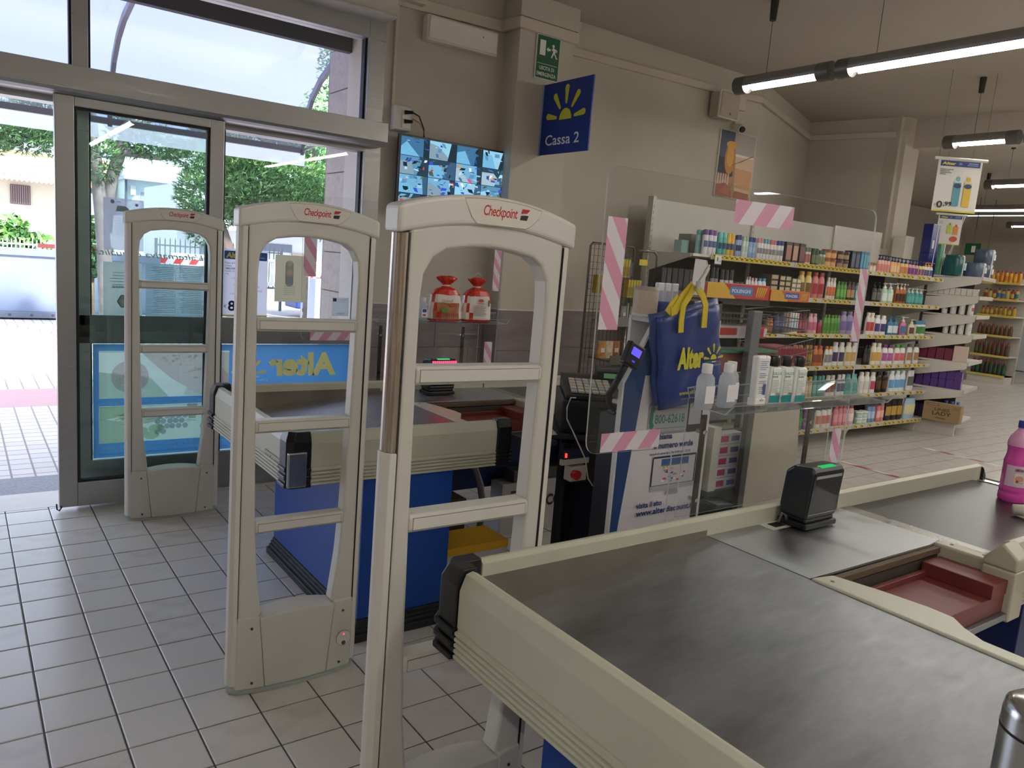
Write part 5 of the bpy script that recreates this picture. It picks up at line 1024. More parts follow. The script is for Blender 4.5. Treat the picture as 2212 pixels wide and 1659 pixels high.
# packs on top of the corner unit
def bale(x, y, z, w_, d_, h_, c, label, group=None, rz=0, band='e0e0e0'):
    t = thing('wrapped_pack', label, 'pack', (x, y, z), group); M(mat(c, .25, var=.15, scale=12)).lathe((x, y, z), [(.94, 0), (1, .02), (1.02, h_*.5), (1, h_-.02), (.92, h_)], w_/2, d_/2, 20, pw=.5).obj('body', t)
    M(mat(band, .5)).box(x-.008, x+.008, y-d_/2-.006, y+d_/2, z, z+h_+.003).obj('strap', t); M(mat('d4dce0', .5)).box(x+.02, x+.02+w_*.22, y-d_/2-.008, y-d_/2, z+h_*.3, z+h_*.7).obj('label', t); t.rotation_euler.z = 0; return t

for a_ in ((8.655, 8.835, 1.717, 1.985, '1f2a78', 'dark blue strapped carton pack under a taller one at the shelf end'), (8.66, 8.825, 1.987, 2.30, '1c2570', 'tall dark blue strapped carton pack standing on another')):
    t = thing('carton_pack', a_[5], 'pack', (a_[0], 4.385, a_[2])); M(mat(a_[4], .3)).box(a_[0], a_[1], 4.335, 4.44, a_[2], a_[3]).obj('body', t, .004); M(mat('dfe2e6', .4)).box(a_[0]+.10, a_[0]+.112, 4.332, 4.442, a_[2]+.001, a_[3]+.002).obj('strap', t); M(mat('c8ccd8', .4)).box(a_[0]+.03, a_[0]+.07, 4.333, 4.335, a_[2]+.05, a_[2]+.14).obj('label', t)

q = onu(.25, .15, 1.768)
for dxy, zz, w_, h_, c, lb in (((-.02, -.03), 0, .20, .20, '1f5a5a', 'teal wrapped pack with white strap at the left on the corner unit'), ((.23, .10), 0, .22, .23, '2a5f5c', 'teal wrapped pack with crumpled film on top, behind the grey ones')): bale(8.98+dxy[0], 4.22+dxy[1], 1.768, w_, .18, h_, c, lb)
bale(9.19, 4.07, 1.768, .22, .17, .155, '5c6a80', 'grey blue strapped pack in the front left of the corner unit top'); bale(9.43, 4.10, 1.768, .22, .17, .15, '4a586c', 'grey blue strapped pack under another on the corner unit top'); bale(9.43, 4.10, 1.922, .21, .17, .16, '566478', 'grey blue strapped pack on top of its twin on the corner unit'); bale(9.62, 4.22, 1.768, .10, .12, .24, '3f7a5c', 'green bottle pack at the far end of the corner unit top'); bale(8.92, 4.36, 1.768, .08, .1, .33, '5fa07a', 'pale green upright pack between the blue and teal packs')
# far shelving with drinks
fs = thing('drink_shelving', 'far white shelving unit stacked with juice and drink bottles', 'shelving', (15.8, 6.5, 0)); D2 = Vector((.12, -1, 0)).normalized()
def fbox(x0, x1, y0, y1, z0, z1, m, name, par): return M(m).box(x0, x1, y0, y1, z0, z1).obj(name, par)
fbox(15.62, 15.95, 6.1, 6.75, 0, .16, GM, 'plinth', fs); fbox(16.0, 16.05, 6.1, 6.75, 0, 1.95, GMD, 'back_panel', fs)
for zz in (.16, .52, .89, 1.26, 1.56, 1.86): fbox(15.60, 16.0, 6.10, 6.75, zz-.02, zz, GM, 'shelf', fs); fbox(15.585, 15.60, 6.10, 6.75, zz-.03, zz+.012, mat('d8c466'), 'price_rail', fs)
rr = random.Random(4)
for zz, cs, h_ in ((.16, ('2f4a34', '3a2a28', '2a5a3a'), .30), (.52, ('5a3a28', '6a3a30', '4a5a3a'), .30), (.89, ('6a4a30', '5a4434'), .22), (1.26, ('b8a040', 'a87048', 'c0b050'), .18), (1.56, ('a83a30', 'c0b060', '3a70a8'), .20), (1.86, ('d0902c', 'c87a2a', 'd8a83a'), .24)):
    for i in range(8): product('bottle', 15.66, 6.145+.076*i, zz, .074, .09, h_*rr.uniform(.85, 1), (rr.choice(cs), '8a2a2a', rr.choice(cs)), 'small distant drink bottle on the far shelving, '+ORD[i]+', '+ORD[(.16, .52, .89, 1.26, 1.56, 1.86).index(zz)]+' shelf up', 'drink bottles on the far shelving', rz=-1.57)
m = M(mat('c9d0d6', .4)); m.box(19.33, 19.4, 5.5, 7.45, .02, 2.1); m.box(19.30, 19.34, 7.45, 7.52, 0, 2.15, GREY); m.box(19.30, 19.34, 5.5, 7.52, 2.1, 2.16, GREY); struct('door_2', m, 'pale blue grey door at the far end of the shop')
for x, y, z, lb in ((15.8, 7.1, 2.35, 'small green exit sign hanging at the far end below the last tubes'), (16.2, 7.0, 1.95, 'small green and white exit sign low on the far wall')):
    t = thing('exit_sign', lb, 'sign', (x, y, z)); M(GN).box(x-.02, x, y-.14, y+.14, z, z+.22).obj('plate', t); M(GW).box(x-.024, x-.02, y-.05, y+.02, z+.05, z+.17).obj('pictogram', t)
    M(mat('5c5a58')).cyl((x-.01, y, z+.22), (x-.01, y, ZC), .006, n=6).obj('rod', t)
# ================================================================ cashier's corner: totem, bag, till, racks
PBL = ink('1c3f78'); DBT = ink('1f3a6e'); PW = ink('dcd6da'); GRN = ink('2a7a62')
tt = thing('info_totem', 'blue and white cashier cabinet with slanted side panel printed with phone and website', 'cabinet', (2.25, 2.07, 0))
out = [(1.958, 0), (1.958, 1.135), (2.098, 1.368), (2.46, 1.368), (2.46, 0)]
M(mat('e4e2e0', .4)).prism(out, 'y', 2.0, 2.020).obj('side_panel', tt, .0015)
M(mat('dcd9d6', .5)).prism([(2.098, 0), (2.098, 1.368), (2.46, 1.368), (2.46, 0)], 'y', 2.132, 2.147).obj('side_panel', tt, .0015)
m = M(mat('d2cecb', .5)); m.box(2.10, 2.46, 2.02, 2.132, 1.350, 1.368); m.obj('top_board', tt, .002); M(mat('c4c0bd', .5)).box(2.04, 2.45, 2.02, 2.132, 1.03, 1.045).obj('shelf', tt); M(mat('b5b2b0', .5)).box(2.44, 2.46, 2.02, 2.132, .05, 1.35).obj('back_board', tt); M(mat('2c2c30', .5)).box(1.98, 2.44, 2.022, 2.13, .02, 1.0).obj('drawer_block', tt, .003)
p = P((1.958, 1.9995, 0), (1, 0, 0), (0, 0, 1), .0005)
p.poly([(.008, .0), (.008, 1.13), (.144, 1.358), (.494, 1.358), (.494, 0)], PBL); p.poly([(.02, .0), (.046, .57), (.11, 1.157), (.494, 1.157), (.494, 0)], PW)
p.rrect(.145, .42, .925, 1.055, .02, ink('8f8f98')); p.rrect(.15, .415, .935, 1.05, .02, ink('a9a9b2')); p.text('800-626181', .185, .968, GRN, h=.036, w=.178, bold=.02); p.text('Numero Verde', .180, 1.022, GRN, h=.011, w=.075, bold=.02); p.rect(.26, .40, 1.026, 1.028, GRN); p.rect(.19, .36, .948, .950, GRN); p.capsule(.164, .975, .164, 1.01, .010, .010, GRN); p.disc(.169, .962, .012, GRN); p.disc(.169, 1.024, .012, GRN)
p.rrect(.366, .452, .925, 1.066, .012, ink('26262e')); p.rect(.374, .444, .955, 1.052, ink('b4b0b8')); p.text('Alter', .380, 1.020, ink('b0a43c'), h=.020, w=.055, bold=.05)
for i in range(3): p.capsule(.455+.012*i, .905, .462+.014*i, .92, .0025, .003, ink('4a6aa0'))
p.text('chiama', .205, .905, DBT, h=.024, w=.085, bold=.035); p.text('il numero verde', .195, .868, DBT, h=.026, w=.22, bold=.035); p.text('lunedì al venerdì dalle 9.00 alle 13.00', .175, .845, ink('4c5a7c'), h=.009, w=.23, bold=.02)
p.rrect(.195, .445, .700, .838, .008, ink('2c2c34')); p.rect(.202, .438, .722, .830, ink('cfcad2')); p.rect(.195, .445, .700, .720, ink('b2b0b6')); p.poly([(.29, .70), (.35, .70), (.36, .678), (.28, .678)], ink('a2a0a8')); p.rect(.245, .40, .802, .826, ink('3c5c9c')); p.rect(.245, .40, .797, .802, ink('4a8a4a'))
rr = random.Random(8)
for i in range(26): a, b = rr.uniform(.245, .385), rr.uniform(.726, .792); p.rect(a, a+rr.uniform(.006, .018), b, b+.007, ink(rr.choice(['c84a3a', 'd8a07a', 'e0c8b8', '4a6aa8', 'f0ece8', 'd8903a'])))
p.text('visita il sito', .128, .640, DBT, h=.022, w=.14, bold=.035); p.text('www.alterdiscount.it', .130, .608, DBT, h=.024, w=.325, bold=.035)
p.obj('print', tt, fix=False)
# things on the totem
t = thing('paper_can', 'round beige canister with fine print on top of the cashier cabinet', 'canister', (2.115, 2.085, 1.369)); x, y, z = 2.115, 2.085, 1.369
M(mat('c9b8a4', .5, var=.06, scale=80)).lathe((x, y, z), [(.047, .006), (.047, .100)], 1, 1, 22).obj('body', t); M(mat('e0dcd8', .4)).lathe((x, y, z), [(.046, 0), (.048, .003), (.048, .010)], 1, 1, 22).obj('base_ring', t); M(mat('a89a88', .4)).lathe((x, y, z), [(.048, .098), (.048, .110), (.040, .112)], 1, 1, 22).obj('lid', t)
t = thing('blue_jar', 'low blue lidded jar beside the beige canister', 'jar', (2.205, 2.06, 1.369)); M(mat('2c52a8', .35)).lathe((2.205, 2.06, 1.369), [(.038, 0), (.040, .004), (.040, .040)], 1, 1, 20).obj('body', t); M(mat('2046a0', .3)).lathe((2.205, 2.06, 1.369), [(.042, .040), (.042, .056), (.036, .060)], 1, 1, 20).obj('lid', t)
for i in range(3):
    x, y, z = 2.215+.040*i, 2.115, 1.369; t = thing('hand_cream_tube', 'white squeeze tube standing behind the blue jar, '+ORD[i]+' from left', 'tube', (x, y, z), 'white tubes on the cabinet'); M(mat('e2e2e6', .35)).prism([(x-.016, z+.02), (x+.016, z+.02), (x+.019, z+.13), (x-.019, z+.13)], 'y', y-.009, y+.009).obj('body', t, .004); M(mat('d0d0d6')).box(x-.015, x+.015, y-.012, y+.012, z, z+.022).obj('cap', t); M(mat('a4a8c0')).box(x-.012, x+.012, y-.0098, y-.0092, z+.05, z+.10).obj('label', t)
t = thing('receipt_printer', 'small black printer with a curling white receipt on the cabinet', 'printer', (2.40, 2.08, 1.369)); M(BLACK).box(2.32, 2.45, 2.03, 2.13, 1.369, 1.44).obj('body', t, .008); m = M(mat('e2e0e0', .7)); m.prism([(2.355, 1.46), (2.43, 1.46), (2.432, 1.56), (2.425, 1.60), (2.36, 1.602)], 'y', 2.08, 2.081); m.prism([(2.43, 1.53), (2.452, 1.57), (2.44, 1.575), (2.428, 1.60)], 'y', 2.079, 2.08); m.obj('receipt', t)
t = thing('customer_display', 'small black pole display with a violet blue lit screen beside the cabinet', 'display', (2.20, 2.46, .99))
t.location = (2.0, 2.075, 1.0015); LOC[t.name] = (2.0, 2.075, 1.0015)
mt = Matrix.Translation((1.960, 1.968, 1.238)) @ Matrix.Rotation(math.radians(24), 4, 'Y')
m = M(BLACK); m.mbox(mt, .078, .030, .085); m.obj('head', t, .006); k = M(emis('5a4cf0', 1.3)); k.mbox(mt @ Matrix.Translation((-.002, -.016, .012)), .046, .002, .028); k.obj('lit_screen', t); k = M(emis('3a4cf0', .9)); k.mbox(mt @ Matrix.Translation((.0, -.016, -.022)), .014, .002, .006); k.obj('key', t)
M(mat('1b1c20', .4)).tube([(1.948, 1.985, 1.20), (1.938, 2.01, 1.14), (1.936, 2.045, 1.08), (1.965, 2.07, 1.040), (2.0, 2.075, 1.020)], .012, 8).obj('pole', t); M(BLACK).box(1.985, 2.03, 2.055, 2.10, 1.0015, 1.012).obj('foot', t, .002)
# plastic carrier bag hanging on its hook
t = thing('carrier_bag', 'blue plastic carrier bag with yellow handles and logo hung on the cabinet', 'bag', (2.25, 1.965, 1.45))
rr = random.Random(6)
def bagsheet(q, y, th, name, dz=0):
    n, k = 12, 14; m = M(mat('17357f', .3, var=.12, scale=5, bump=.25)); a, b, c, d = [Vector((u, 0, v)) for u, v in q]; v = []
    for j in range(k+1):
        for i in range(n+1):
            l = a.lerp(d, j/k); r_ = b.lerp(c, j/k); pnt = l.lerp(r_, i/n); e = math.sin(math.pi*i/n)*.5+.5
            v.append((pnt.x, y-.010*math.sin(i*1.3+j*.35)*.35-.004*math.sin(j*1.1+i)-(.010 if 0 < i < n else 0)*e, pnt.z))
    nn = len(v); v += [(x_, y_+th, z_) for x_, y_, z_ in v]; F = []
    for j in range(k):
        for i in range(n): q0 = j*(n+1)+i; F += [(q0, q0+1, q0+n+2, q0+n+1), (nn+q0, nn+q0+n+1, nn+q0+n+2, nn+q0+1)]
    for i in range(n): F += [(i, nn+i, nn+i+1, i+1), (k*(n+1)+i, k*(n+1)+i+1, nn+k*(n+1)+i+1, nn+k*(n+1)+i)]
    for j in range(k): F += [(j*(n+1), (j+1)*(n+1), nn+(j+1)*(n+1), nn+j*(n+1)), (j*(n+1)+n, nn+j*(n+1)+n, nn+(j+1)*(n+1)+n, (j+1)*(n+1)+n)]
    m.add(v, F, sm=True); return m.obj(name, t)
bagsheet([(2.030, 1.385), (2.39, 1.458), (2.475, 1.090), (2.105, 1.045)], 1.972, .012, 'back_layer'); bagsheet([(2.050, 1.375), (2.385, 1.435), (2.470, 1.085), (2.120, 1.030)], 1.958, .008, 'front_layer')
YH = mat('e2c71e', .4, var=.1)
def ribbon(pts, w_, y, name):
    m = M(YH); v = [];
    for i, (a, b) in enumerate(pts):
        a0, b0 = pts[max(i-1, 0)]; a1, b1 = pts[min(i+1, len(pts)-1)]; d = Vector((a1-a0, b1-b0)).normalized(); nx, nz = -d.y*w_/2, d.x*w_/2
        v += [(a-nx, y, b-nz), (a+nx, y, b+nz), (a+nx, y+.004, b+nz), (a-nx, y+.004, b-nz)]
    F = [(4*i+k, 4*i+(k+1) % 4, 4*i+4+(k+1) % 4, 4*i+4+k) for i in range(len(pts)-1) for k in range(4)]+[(0, 1, 2, 3), (4*len(pts)-4, 4*len(pts)-3, 4*len(pts)-2, 4*len(pts)-1)]
    m.add(v, F); return m.obj(name, t)
ribbon([(2.214, 1.497), (2.19, 1.46), (2.165, 1.425), (2.162, 1.37), (2.166, 1.325)], .026, 1.938, 'handle'); ribbon([(2.222, 1.497), (2.26, 1.465), (2.283, 1.43), (2.286, 1.37), (2.288, 1.345)], .028, 1.936, 'handle'); ribbon([(2.212, 1.50), (2.165, 1.455), (2.13, 1.405), (2.11, 1.40)], .035, 1.945, 'handle'); ribbon([(2.15, 1.45), (2.12, 1.42), (2.10, 1.392)], .04, 1.949, 'handle')
M(mat('c8c6c0', .4, .4)).tube([(2.218, 1.985, 1.48), (2.217, 1.93, 1.49), (2.222, 1.928, 1.52), (2.245, 1.93, 1.545), (2.252, 1.93, 1.56), (2.27, 1.93, 1.578)], .004, 8).cyl((2.216, 1.928, 1.485), (2.218, 1.928, 1.515), .010, n=10).obj('hook', t)
p = P((2.135, 1.9385, 1.155), (.9985, 0, .075), (-.10, 0, .995), .0004); YB_ = ink('dfd21e'); p.text('Alter', .035, .025, YB_, h=.085, w=.145, bold=.05, shear=.12); p.sunlogo(.235, .052, .052, YB_); p.rect(.19, .225, .040, .045, ink('3f8a4a')); p.rect(.225, .25, .040, .045, ink('dcdcdc')); p.rect(.25, .275, .040, .045, ink('b8402f')); p.text("L'alternativa di Qualità", .19, .025, ink('c8ccd8'), h=.009, w=.088, shear=.2)
p.o = Vector((2.165, 1.9385, 1.085)); p.text('www.alterdiscount.it', .028, .000, ink('c8bc2a'), h=.017, w=.20, bold=.02); p.text('Rispetta l\'ambiente', .04, -.018, ink('b0a62c'), h=.007, w=.12); p.obj('print', t, fix=False)
# till beside the farther checkout
t = thing('cash_register', 'black cash register with cream keys, key in its drawer lock, by the farther checkout', 'register', (2.25, 2.62, .80))
KB = mat('1a1b1f', .4); M(KB).box(2.085, 2.50, 2.46, 2.86, .800, .945).obj('drawer', t, .008); M(mat('121317', .35)).box(2.095, 2.49, 2.452, 2.461, .815, .925).obj('drawer_front', t, .003)
M(KB).prism([(2.47, .946), (2.47, .965), (2.80, 1.01), (2.86, 1.01), (2.86, .946)], 'x', 2.10, 2.49).obj('keyboard_body', t, .004)
n_ = 0
for i in range(11):
    for j in range(5):
        if i == 6: continue
        x, y = 2.125+.031*i, 2.50+.045*j; z = .9675+(y-2.47)*.136; c = 'd8d2c2' if (i+j) % 5 else 'b8c0d0'; M(mat(c, .4)).box(x, x+.026, y, y+.036, z, z+.009).obj('key', t)
M(KB).prism([(2.73, 1.0), (2.74, 1.04), (2.85, 1.055), (2.86, 1.0)], 'x', 2.26, 2.46).obj('display_hood', t, .004); M(emis('6a8f68', .35)).add([(2.29, 2.732, 1.012), (2.38, 2.732, 1.012), (2.38, 2.738, 1.034), (2.29, 2.738, 1.034)], [(0, 1, 2, 3)]).obj('lcd', t, fix=False)
lk = M(CHROME).cyl((2.265, 2.4515, .878), (2.265, 2.440, .878), .013, n=14).obj('lock', t); M(CHROME).box(2.262, 2.268, 2.425, 2.441, .872, .884).cyl((2.258, 2.432, .862), (2.258, 2.429, .862), .010, n=12).box(2.248, 2.254, 2.43, 2.433, .83, .86).obj('key_bunch', t)
M(mat('1b1b1e', .5)).box(2.02, 2.52, 2.44, 2.88, .775, .799).obj('stand_top', t, .004)
t.location = (2.327, 2.536, .825); t.rotation_euler.z = math.radians(-35)
t = thing('register_stand', 'dark metal stand under the cash register with hanging cables', 'stand', (2.3, 2.7, 0))
DK = mat('15161c', .6)
for a, b in ((2.12, 2.50), (2.50, 2.84)): M(DK).box(a, a+.025, b-.012, b+.012, 0, .774).obj('leg', t)
M(DK).box(2.42, 2.95, 2.86, 2.875, .0, .774).obj('back_sheet', t); M(mat('1a1f38', .6)).box(2.505, 2.53, 2.46, 2.87, .0, .774).obj('side_sheet', t); M(mat('2a2320', .5)).box(2.16, 2.50, 2.47, 2.49, .60, .774).obj('front_sheet', t)
for i in range(4): M(mat('9a9a9c', .5)).tube([(2.40+.01*i, 2.46-.012*i, .55), (2.36+.02*i, 2.45, .50), (2.37, 2.45-.01*i, .42-.01*i), (2.41, 2.45, .40), (2.43+.01*i, 2.46, .47), (2.40, 2.46, .55)], .003, 5).obj('cable_loop', t)
t = thing('power_strip', 'pale power strip with a glowing red switch under the register', 'power strip', (2.14, 2.42, .74)); M(mat('bcb8b0', .4)).box(2.05, 2.20, 2.405, 2.425, .705, .73).obj('body', t, .003); M(emis('ff2a1e', 3)).box(2.062, 2.070, 2.400, 2.405, .740, .758).obj('red_switch', t); M(mat('1c2440', .5)).box(2.055, 2.20, 2.405, 2.44, .731, .768).obj('socket_block', t, .002)
t = thing('emergency_stop', 'white switch box with a round red emergency button', 'switch', (2.13, 2.42, .66)); M(mat('c8c2b4', .4)).box(2.10, 2.19, 2.40, 2.45, .630, .695).obj('box', t, .006); M(mat('c0281c', .35)).cyl((2.115, 2.40, .665), (2.115, 2.375, .665), .019, .021, n=18).obj('button', t, .003)
t = thing('white_cable', 'white cable hanging in a loop from the register', 'cable', (2.1, 2.43, .9)); M(mat('d0ccc4', .5)).tube([(2.13, 2.45, .985), (2.09, 2.435, .99), (2.07, 2.43, .95), (2.075, 2.43, .90), (2.11, 2.42, .84), (2.16, 2.385, .73), (2.19, 2.39, .64), (2.22, 2.39, .605), (2.28, 2.40, .600), (2.34, 2.42, .615)], .003, 6).obj('cable', t)
t = thing('paper_pile', 'few loose receipt papers beside the register', 'paper', (2.04, 2.5, .80)); m = M(mat('d4ccb8', .8))
for i in range(5): m.mbox(Matrix.Translation((2.025+.004*i, 2.49+.01*i, .832+.004*i)) @ Matrix.Rotation(.3*i, 4, 'Z') @ Matrix.Rotation(.25, 4, 'X'), .07, .05, .0015)
o = m.obj('sheet_pile', t); o['kind'] = 'stuff'; M(DK).box(1.895, 2.018, 2.41, 2.56, .795, .815).obj('tray', t)
# boxes under the farther checkout
t = thing('white_carton', 'white printed carton lying on the floor under the farther checkout', 'box', (2.7, 3.43, 0))
M(mat('bdb9b8', .6, var=.03)).box(2.46, 2.97, 3.38, 3.495, 0, .30).obj('body', t, .003); p = P((2.46, 3.3795, .0), (1, 0, 0), (0, 0, 1), .0006); p.rect(.06, .16, .24, .255, ink('3c3c40')); [p.rect(.03, .14-.01*i, .20-.018*i, .208-.018*i, ink('6c6c70')) for i in range(4)]; p.rect(.52, .64, .08, .15, ink('2c2c30')) if False else None; p.text('COM', .32, .14, ink('26262a'), h=.07, w=.17, bold=.04); p.obj('print', t, fix=False)
t = thing('grey_device', 'flat grey device box on top of the white carton', 'device', (2.7, 3.43, .302)); M(mat('4c4946', .5)).box(2.54, 2.94, 3.39, 3.49, .302, .37).obj('body', t, .006)
t = thing('rubbish_carton', 'brown carton full of paper standing near the checkout leg', 'box', (1.93, 3.15, 0)); M(mat('5a4432', .8)).box(1.84, 2.015, 3.06, 3.25, 0, .37).obj('body', t, .003); M(mat('2a2018', .9)).box(1.85, 2.005, 3.07, 3.24, .365, .372).obj('opening', t)
t = thing('flat_carton', 'white carton with a yellow band leaning beside the blue checkout body', 'box', (1.88, 2.80, 0)); M(mat('c4bfc0', .6)).box(1.70, 2.02, 2.70, 2.90, 0, .25).obj('body', t, .003); M(mat('d8a42a', .5)).box(1.698, 2.022, 2.698, 2.902, .25, .285).obj('yellow_band', t, .002)
t = thing('charger_brick', 'black power adapter and tangled cables on the floor', 'adapter', (2.22, 2.72, 0)); M(BLACK).box(2.12, 2.28, 2.66, 2.74, 0, .07).obj('body', t, .01)
for i in range(4): M(BLACK).tube([(2.26, 2.70, .05), (2.33, 2.66+.03*i, .10+.02*i), (2.42, 2.70-.02*i, .04), (2.46, 2.66+.03*i, .02), (2.48, 2.72, .01)], .006, 6).obj('cable', t)
t = thing('flexible_conduit', 'grey flexible conduit curving down to the floor from the farther checkout', 'pipe', (1.96, 3.0, 0)); pts = [(1.93, 3.02, .655), (1.965, 3.0, .585), (2.01, 3.0, .54), (2.05, 3.0, .45), (2.075, 3.0, .34), (2.08, 3.03, .2), (2.07, 3.2, .02)]
M(mat('8a8a88', .5, .3)).tube(pts, .017, 8).obj('pipe', t)
# wire rack with sweets
r0 = thing('sweets_rack', 'grey wire rack of sweets and snack boxes behind the blue bag', 'rack', (3.05, 2.35, 0))
RG = mat('74767a', .45, .3)
M(RG).box(2.86, 2.90, 2.36, 2.44, 0, 1.43).obj('upright', r0, .004); M(RG).box(2.925, 2.99, 2.20, 2.235, 0, 1.40).obj('upright', r0, .004); M(RG).box(2.62, 3.25, 2.36, 2.42, 1.415, 1.445).obj('top_bar', r0, .004)
def basket(x0, x1, y0, y1, z, h_, c, tilt=0):
    m = M(c)
    for zz in (z, z+h_*.5, z+h_): m.tube([(x0, y0, zz), (x1, y0, zz+tilt), (x1, y1, zz+tilt), (x0, y1, zz), (x0, y0, zz)], .0022, 4)
    n = int((x1-x0)/.022)
    for i in range(n+1): x = x0+(x1-x0)*i/n; dz = tilt*i/n; m.cyl((x, y0, z+dz), (x, y0, z+h_+dz), .0014, n=4); m.cyl((x, y0, z+dz), (x, y1, z+dz), .0014, n=4)
    o = m.obj('wire_basket', r0); return o
basket(3.24, 3.50, 2.30, 2.50, 1.29, .10, WIRE, .02); basket(3.24, 3.55, 2.28, 2.52, 1.10, .12, WIRE, .05); basket(2.62, 3.16, 2.28, 2.36, 1.33, .05, WIRE); basket(2.62, 3.16, 2.28, 2.36, 1.06, .05, WIRE); basket(2.62, 3.16, 2.28, 2.36, .93, .08, WIRE)
M(RG).box(2.62, 3.16, 2.36, 2.40, .86, .90).obj('shelf_bar', r0)
for i in range(3): M(WIRE).tube([(2.66+.055*i, 2.27, .98), (2.66+.055*i, 2.27, 1.02), (2.675+.055*i, 2.27, 1.035), (2.69+.055*i, 2.27, 1.02), (2.69+.055*i, 2.27, .98)], .0025, 5).obj('wire_hook', r0)
def snack(name, label, x0, x1, y0, y1, z0, z1, c, c2=None, tx=None, rz=0):
    t = thing(name, label, 'box', ((x0+x1)/2, (y0+y1)/2, z0)); M(mat(c, .4, var=.1)).box(x0, x1, y0, y1, z0, z1).obj('body', t, .003)
    if c2:
        p = P((x0, y0-.0004, z0), (1, 0, 0), (0, 0, 1), .0005); W, Hh = x1-x0, z1-z0; p.poly([(0, 0), (W*.45, 0), (W*.25, Hh), (0, Hh)], ink(c2[0])); p.rrect(W*.35, W*.72, Hh*.25, Hh*.8, Hh*.1, ink(c2[1]))
        if tx: p.text(tx, W*.38, Hh*.4, ink('e8e8f0'), h=Hh*.25, w=W*.30, bold=.03)
        for i in range(5): p.capsule(W*(.78+.03*i), Hh*.2, W*(.80+.035*i), Hh*.8, Hh*.05, Hh*.08, ink(c2[0]))
        p.obj('print', t, fix=False)
    t.rotation_euler.z = rz; return t
snack('snack_box', 'red and orange snack display box on top of the sweets rack', 2.66, 3.10, 2.26, 2.36, 1.448, 1.515, 'c83a34', ('e8b83a', '4a86c8'), 'POLENGHI'); snack('snack_box', 'tilted orange snack box hanging over the right end of the sweets rack', 3.11, 3.42, 2.26, 2.36, 1.448, 1.50, 'd8642a', ('e0a83a', '2f5fae'), 'FONZIES', .0)
snack('sweets_box', 'white sweets carton with red corner in the middle of the rack', 2.64, 3.05, 2.29, 2.35, 1.265, 1.325, 'd8d0d0', ('c8b8c0', 'b83a34')); snack('sweets_box', 'red sweets carton next to the white one', 3.06, 3.16, 2.29, 2.35, 1.265, 1.32, 'c8302c', ('e0e0e0', 'a02a28')); snack('green_carton', 'green topped crimson carton with vertical slots on the rack', 2.72, 3.16, 2.25, 2.355, 1.115, 1.20, '7a3a2c', ('8a4a34', '6a2c24')); snack('green_box', 'flat green lid lying on the crimson carton', 2.70, 3.20, 2.24, 2.352, 1.201, 1.215, '2f7a5c'); snack('crimson_carton', 'crimson carton inside the lower right wire basket', 3.255, 3.53, 2.30, 2.50, 1.155, 1.215, '9a1c34')
for i in range(4): snack('sweets_packet', ['cream', 'peach', 'pale pink', 'ivory'][i]+' sweets packet hanging under the slotted carton', 2.68+.105*i, 2.77+.105*i, 2.30, 2.35, 1.0-.012*(i % 2), 1.055, ['d8c8b8', 'c88a6a', 'd8b0a0', 'e0d4c4'][i])['group'] = 'sweets packets in a row'
# beige panel with rounded corner, dark shelf of toothpaste in front of the rack
t = thing('beige_panel', 'plain beige rounded panel standing behind the near screen', 'panel', (2.8, 1.96, .45)); q = [(2.665, .0), (3.06, 0), (3.03, .6), (2.985, .98)]+[(2.935+.05*math.cos(a), .985+.05*math.sin(a)) for a in (0, .5, 1.0, 1.57)]+[(2.665, 1.035)]
M(mat('c0b6a4', .5, var=.03)).prism(q, 'y', 1.94, 1.965).obj('panel', t, .004); M(mat('4c4a4a', .5)).prism([(2.63, 0), (2.665, 0), (2.665, 1.035), (2.63, 1.02)], 'y', 1.94, 1.965).obj('edge', t)
t = thing('checkout_shelf', 'low dark shelf with a row of boxed goods between cabinet and beige panel', 'shelf', (2.7, 2.3, 0)); M(mat('33343a', .5)).box(2.49, 2.95, 2.10, 2.14, 0, .88).obj('back_panel', t); M(mat('2c2d31', .5)).box(2.49, 2.95, 1.99, 2.10, .64, .66).obj('shelf_board', t); M(mat('2c2d31', .5)).box(2.49, 2.95, 1.99, 2.10, .30, .32).obj('shelf_board', t); M(mat('d0ccc0', .5)).box(2.50, 2.545, 2.0, 2.10, .66, .93).obj('white_card', t)
for i in range(5):
    z = .6605+.048*i; x = 2.555; t = thing('toothpaste_box', 'white toothpaste box with magenta and blue print, '+ORD[i]+' from the bottom', 'box', (2.65, 2.04, z), 'stack of toothpaste boxes'); M(mat('d8d6de', .4)).box(2.555, 2.70, 2.01, 2.06, z, z+.0465).obj('body', t, .002); M(mat('b83a6a', .4)).box(2.562, 2.61, 2.0092, 2.01, z+.010, z+.036).obj('magenta_label', t); M(mat('4a5a9c', .4)).box(2.63, 2.68, 2.0092, 2.01, z+.012, z+.034).obj('blue_label', t)
for i, (c, l_) in enumerate((('4a2a3a', 'dark wine'), ('7a4a3a', 'brown'), ('2c4a6a', 'dark blue'), ('8a7a6a', 'grey beige'), ('3a5a4a', 'dark green'))): snack('goods_packet', l_+' packet on the lower board of the dark shelf', 2.54+.078*i, 2.61+.078*i, 2.02, 2.09, .3205, .50-.02*(i % 2), c)
t = thing('magazine', 'glossy magazine lying open on a wire holder over the dark shelf', 'magazine', (2.62, 2.0, .58)); M(mat('4a4c58', .25)).prism([(2.53, .60), (2.68, .585), (2.68, .59), (2.53, .606)], 'y', 1.97, 2.09).obj('cover', t); M(mat('b8b8c0', .3)).prism([(2.54, .607), (2.66, .592), (2.66, .594), (2.54, .609)], 'y', 1.975, 2.06).obj('page', t); M(WIRE).tube([(2.68, 1.97, .585), (2.68, 1.97, .42), (2.62, 1.975, .40)], .003, 5).obj('wire_holder', t)
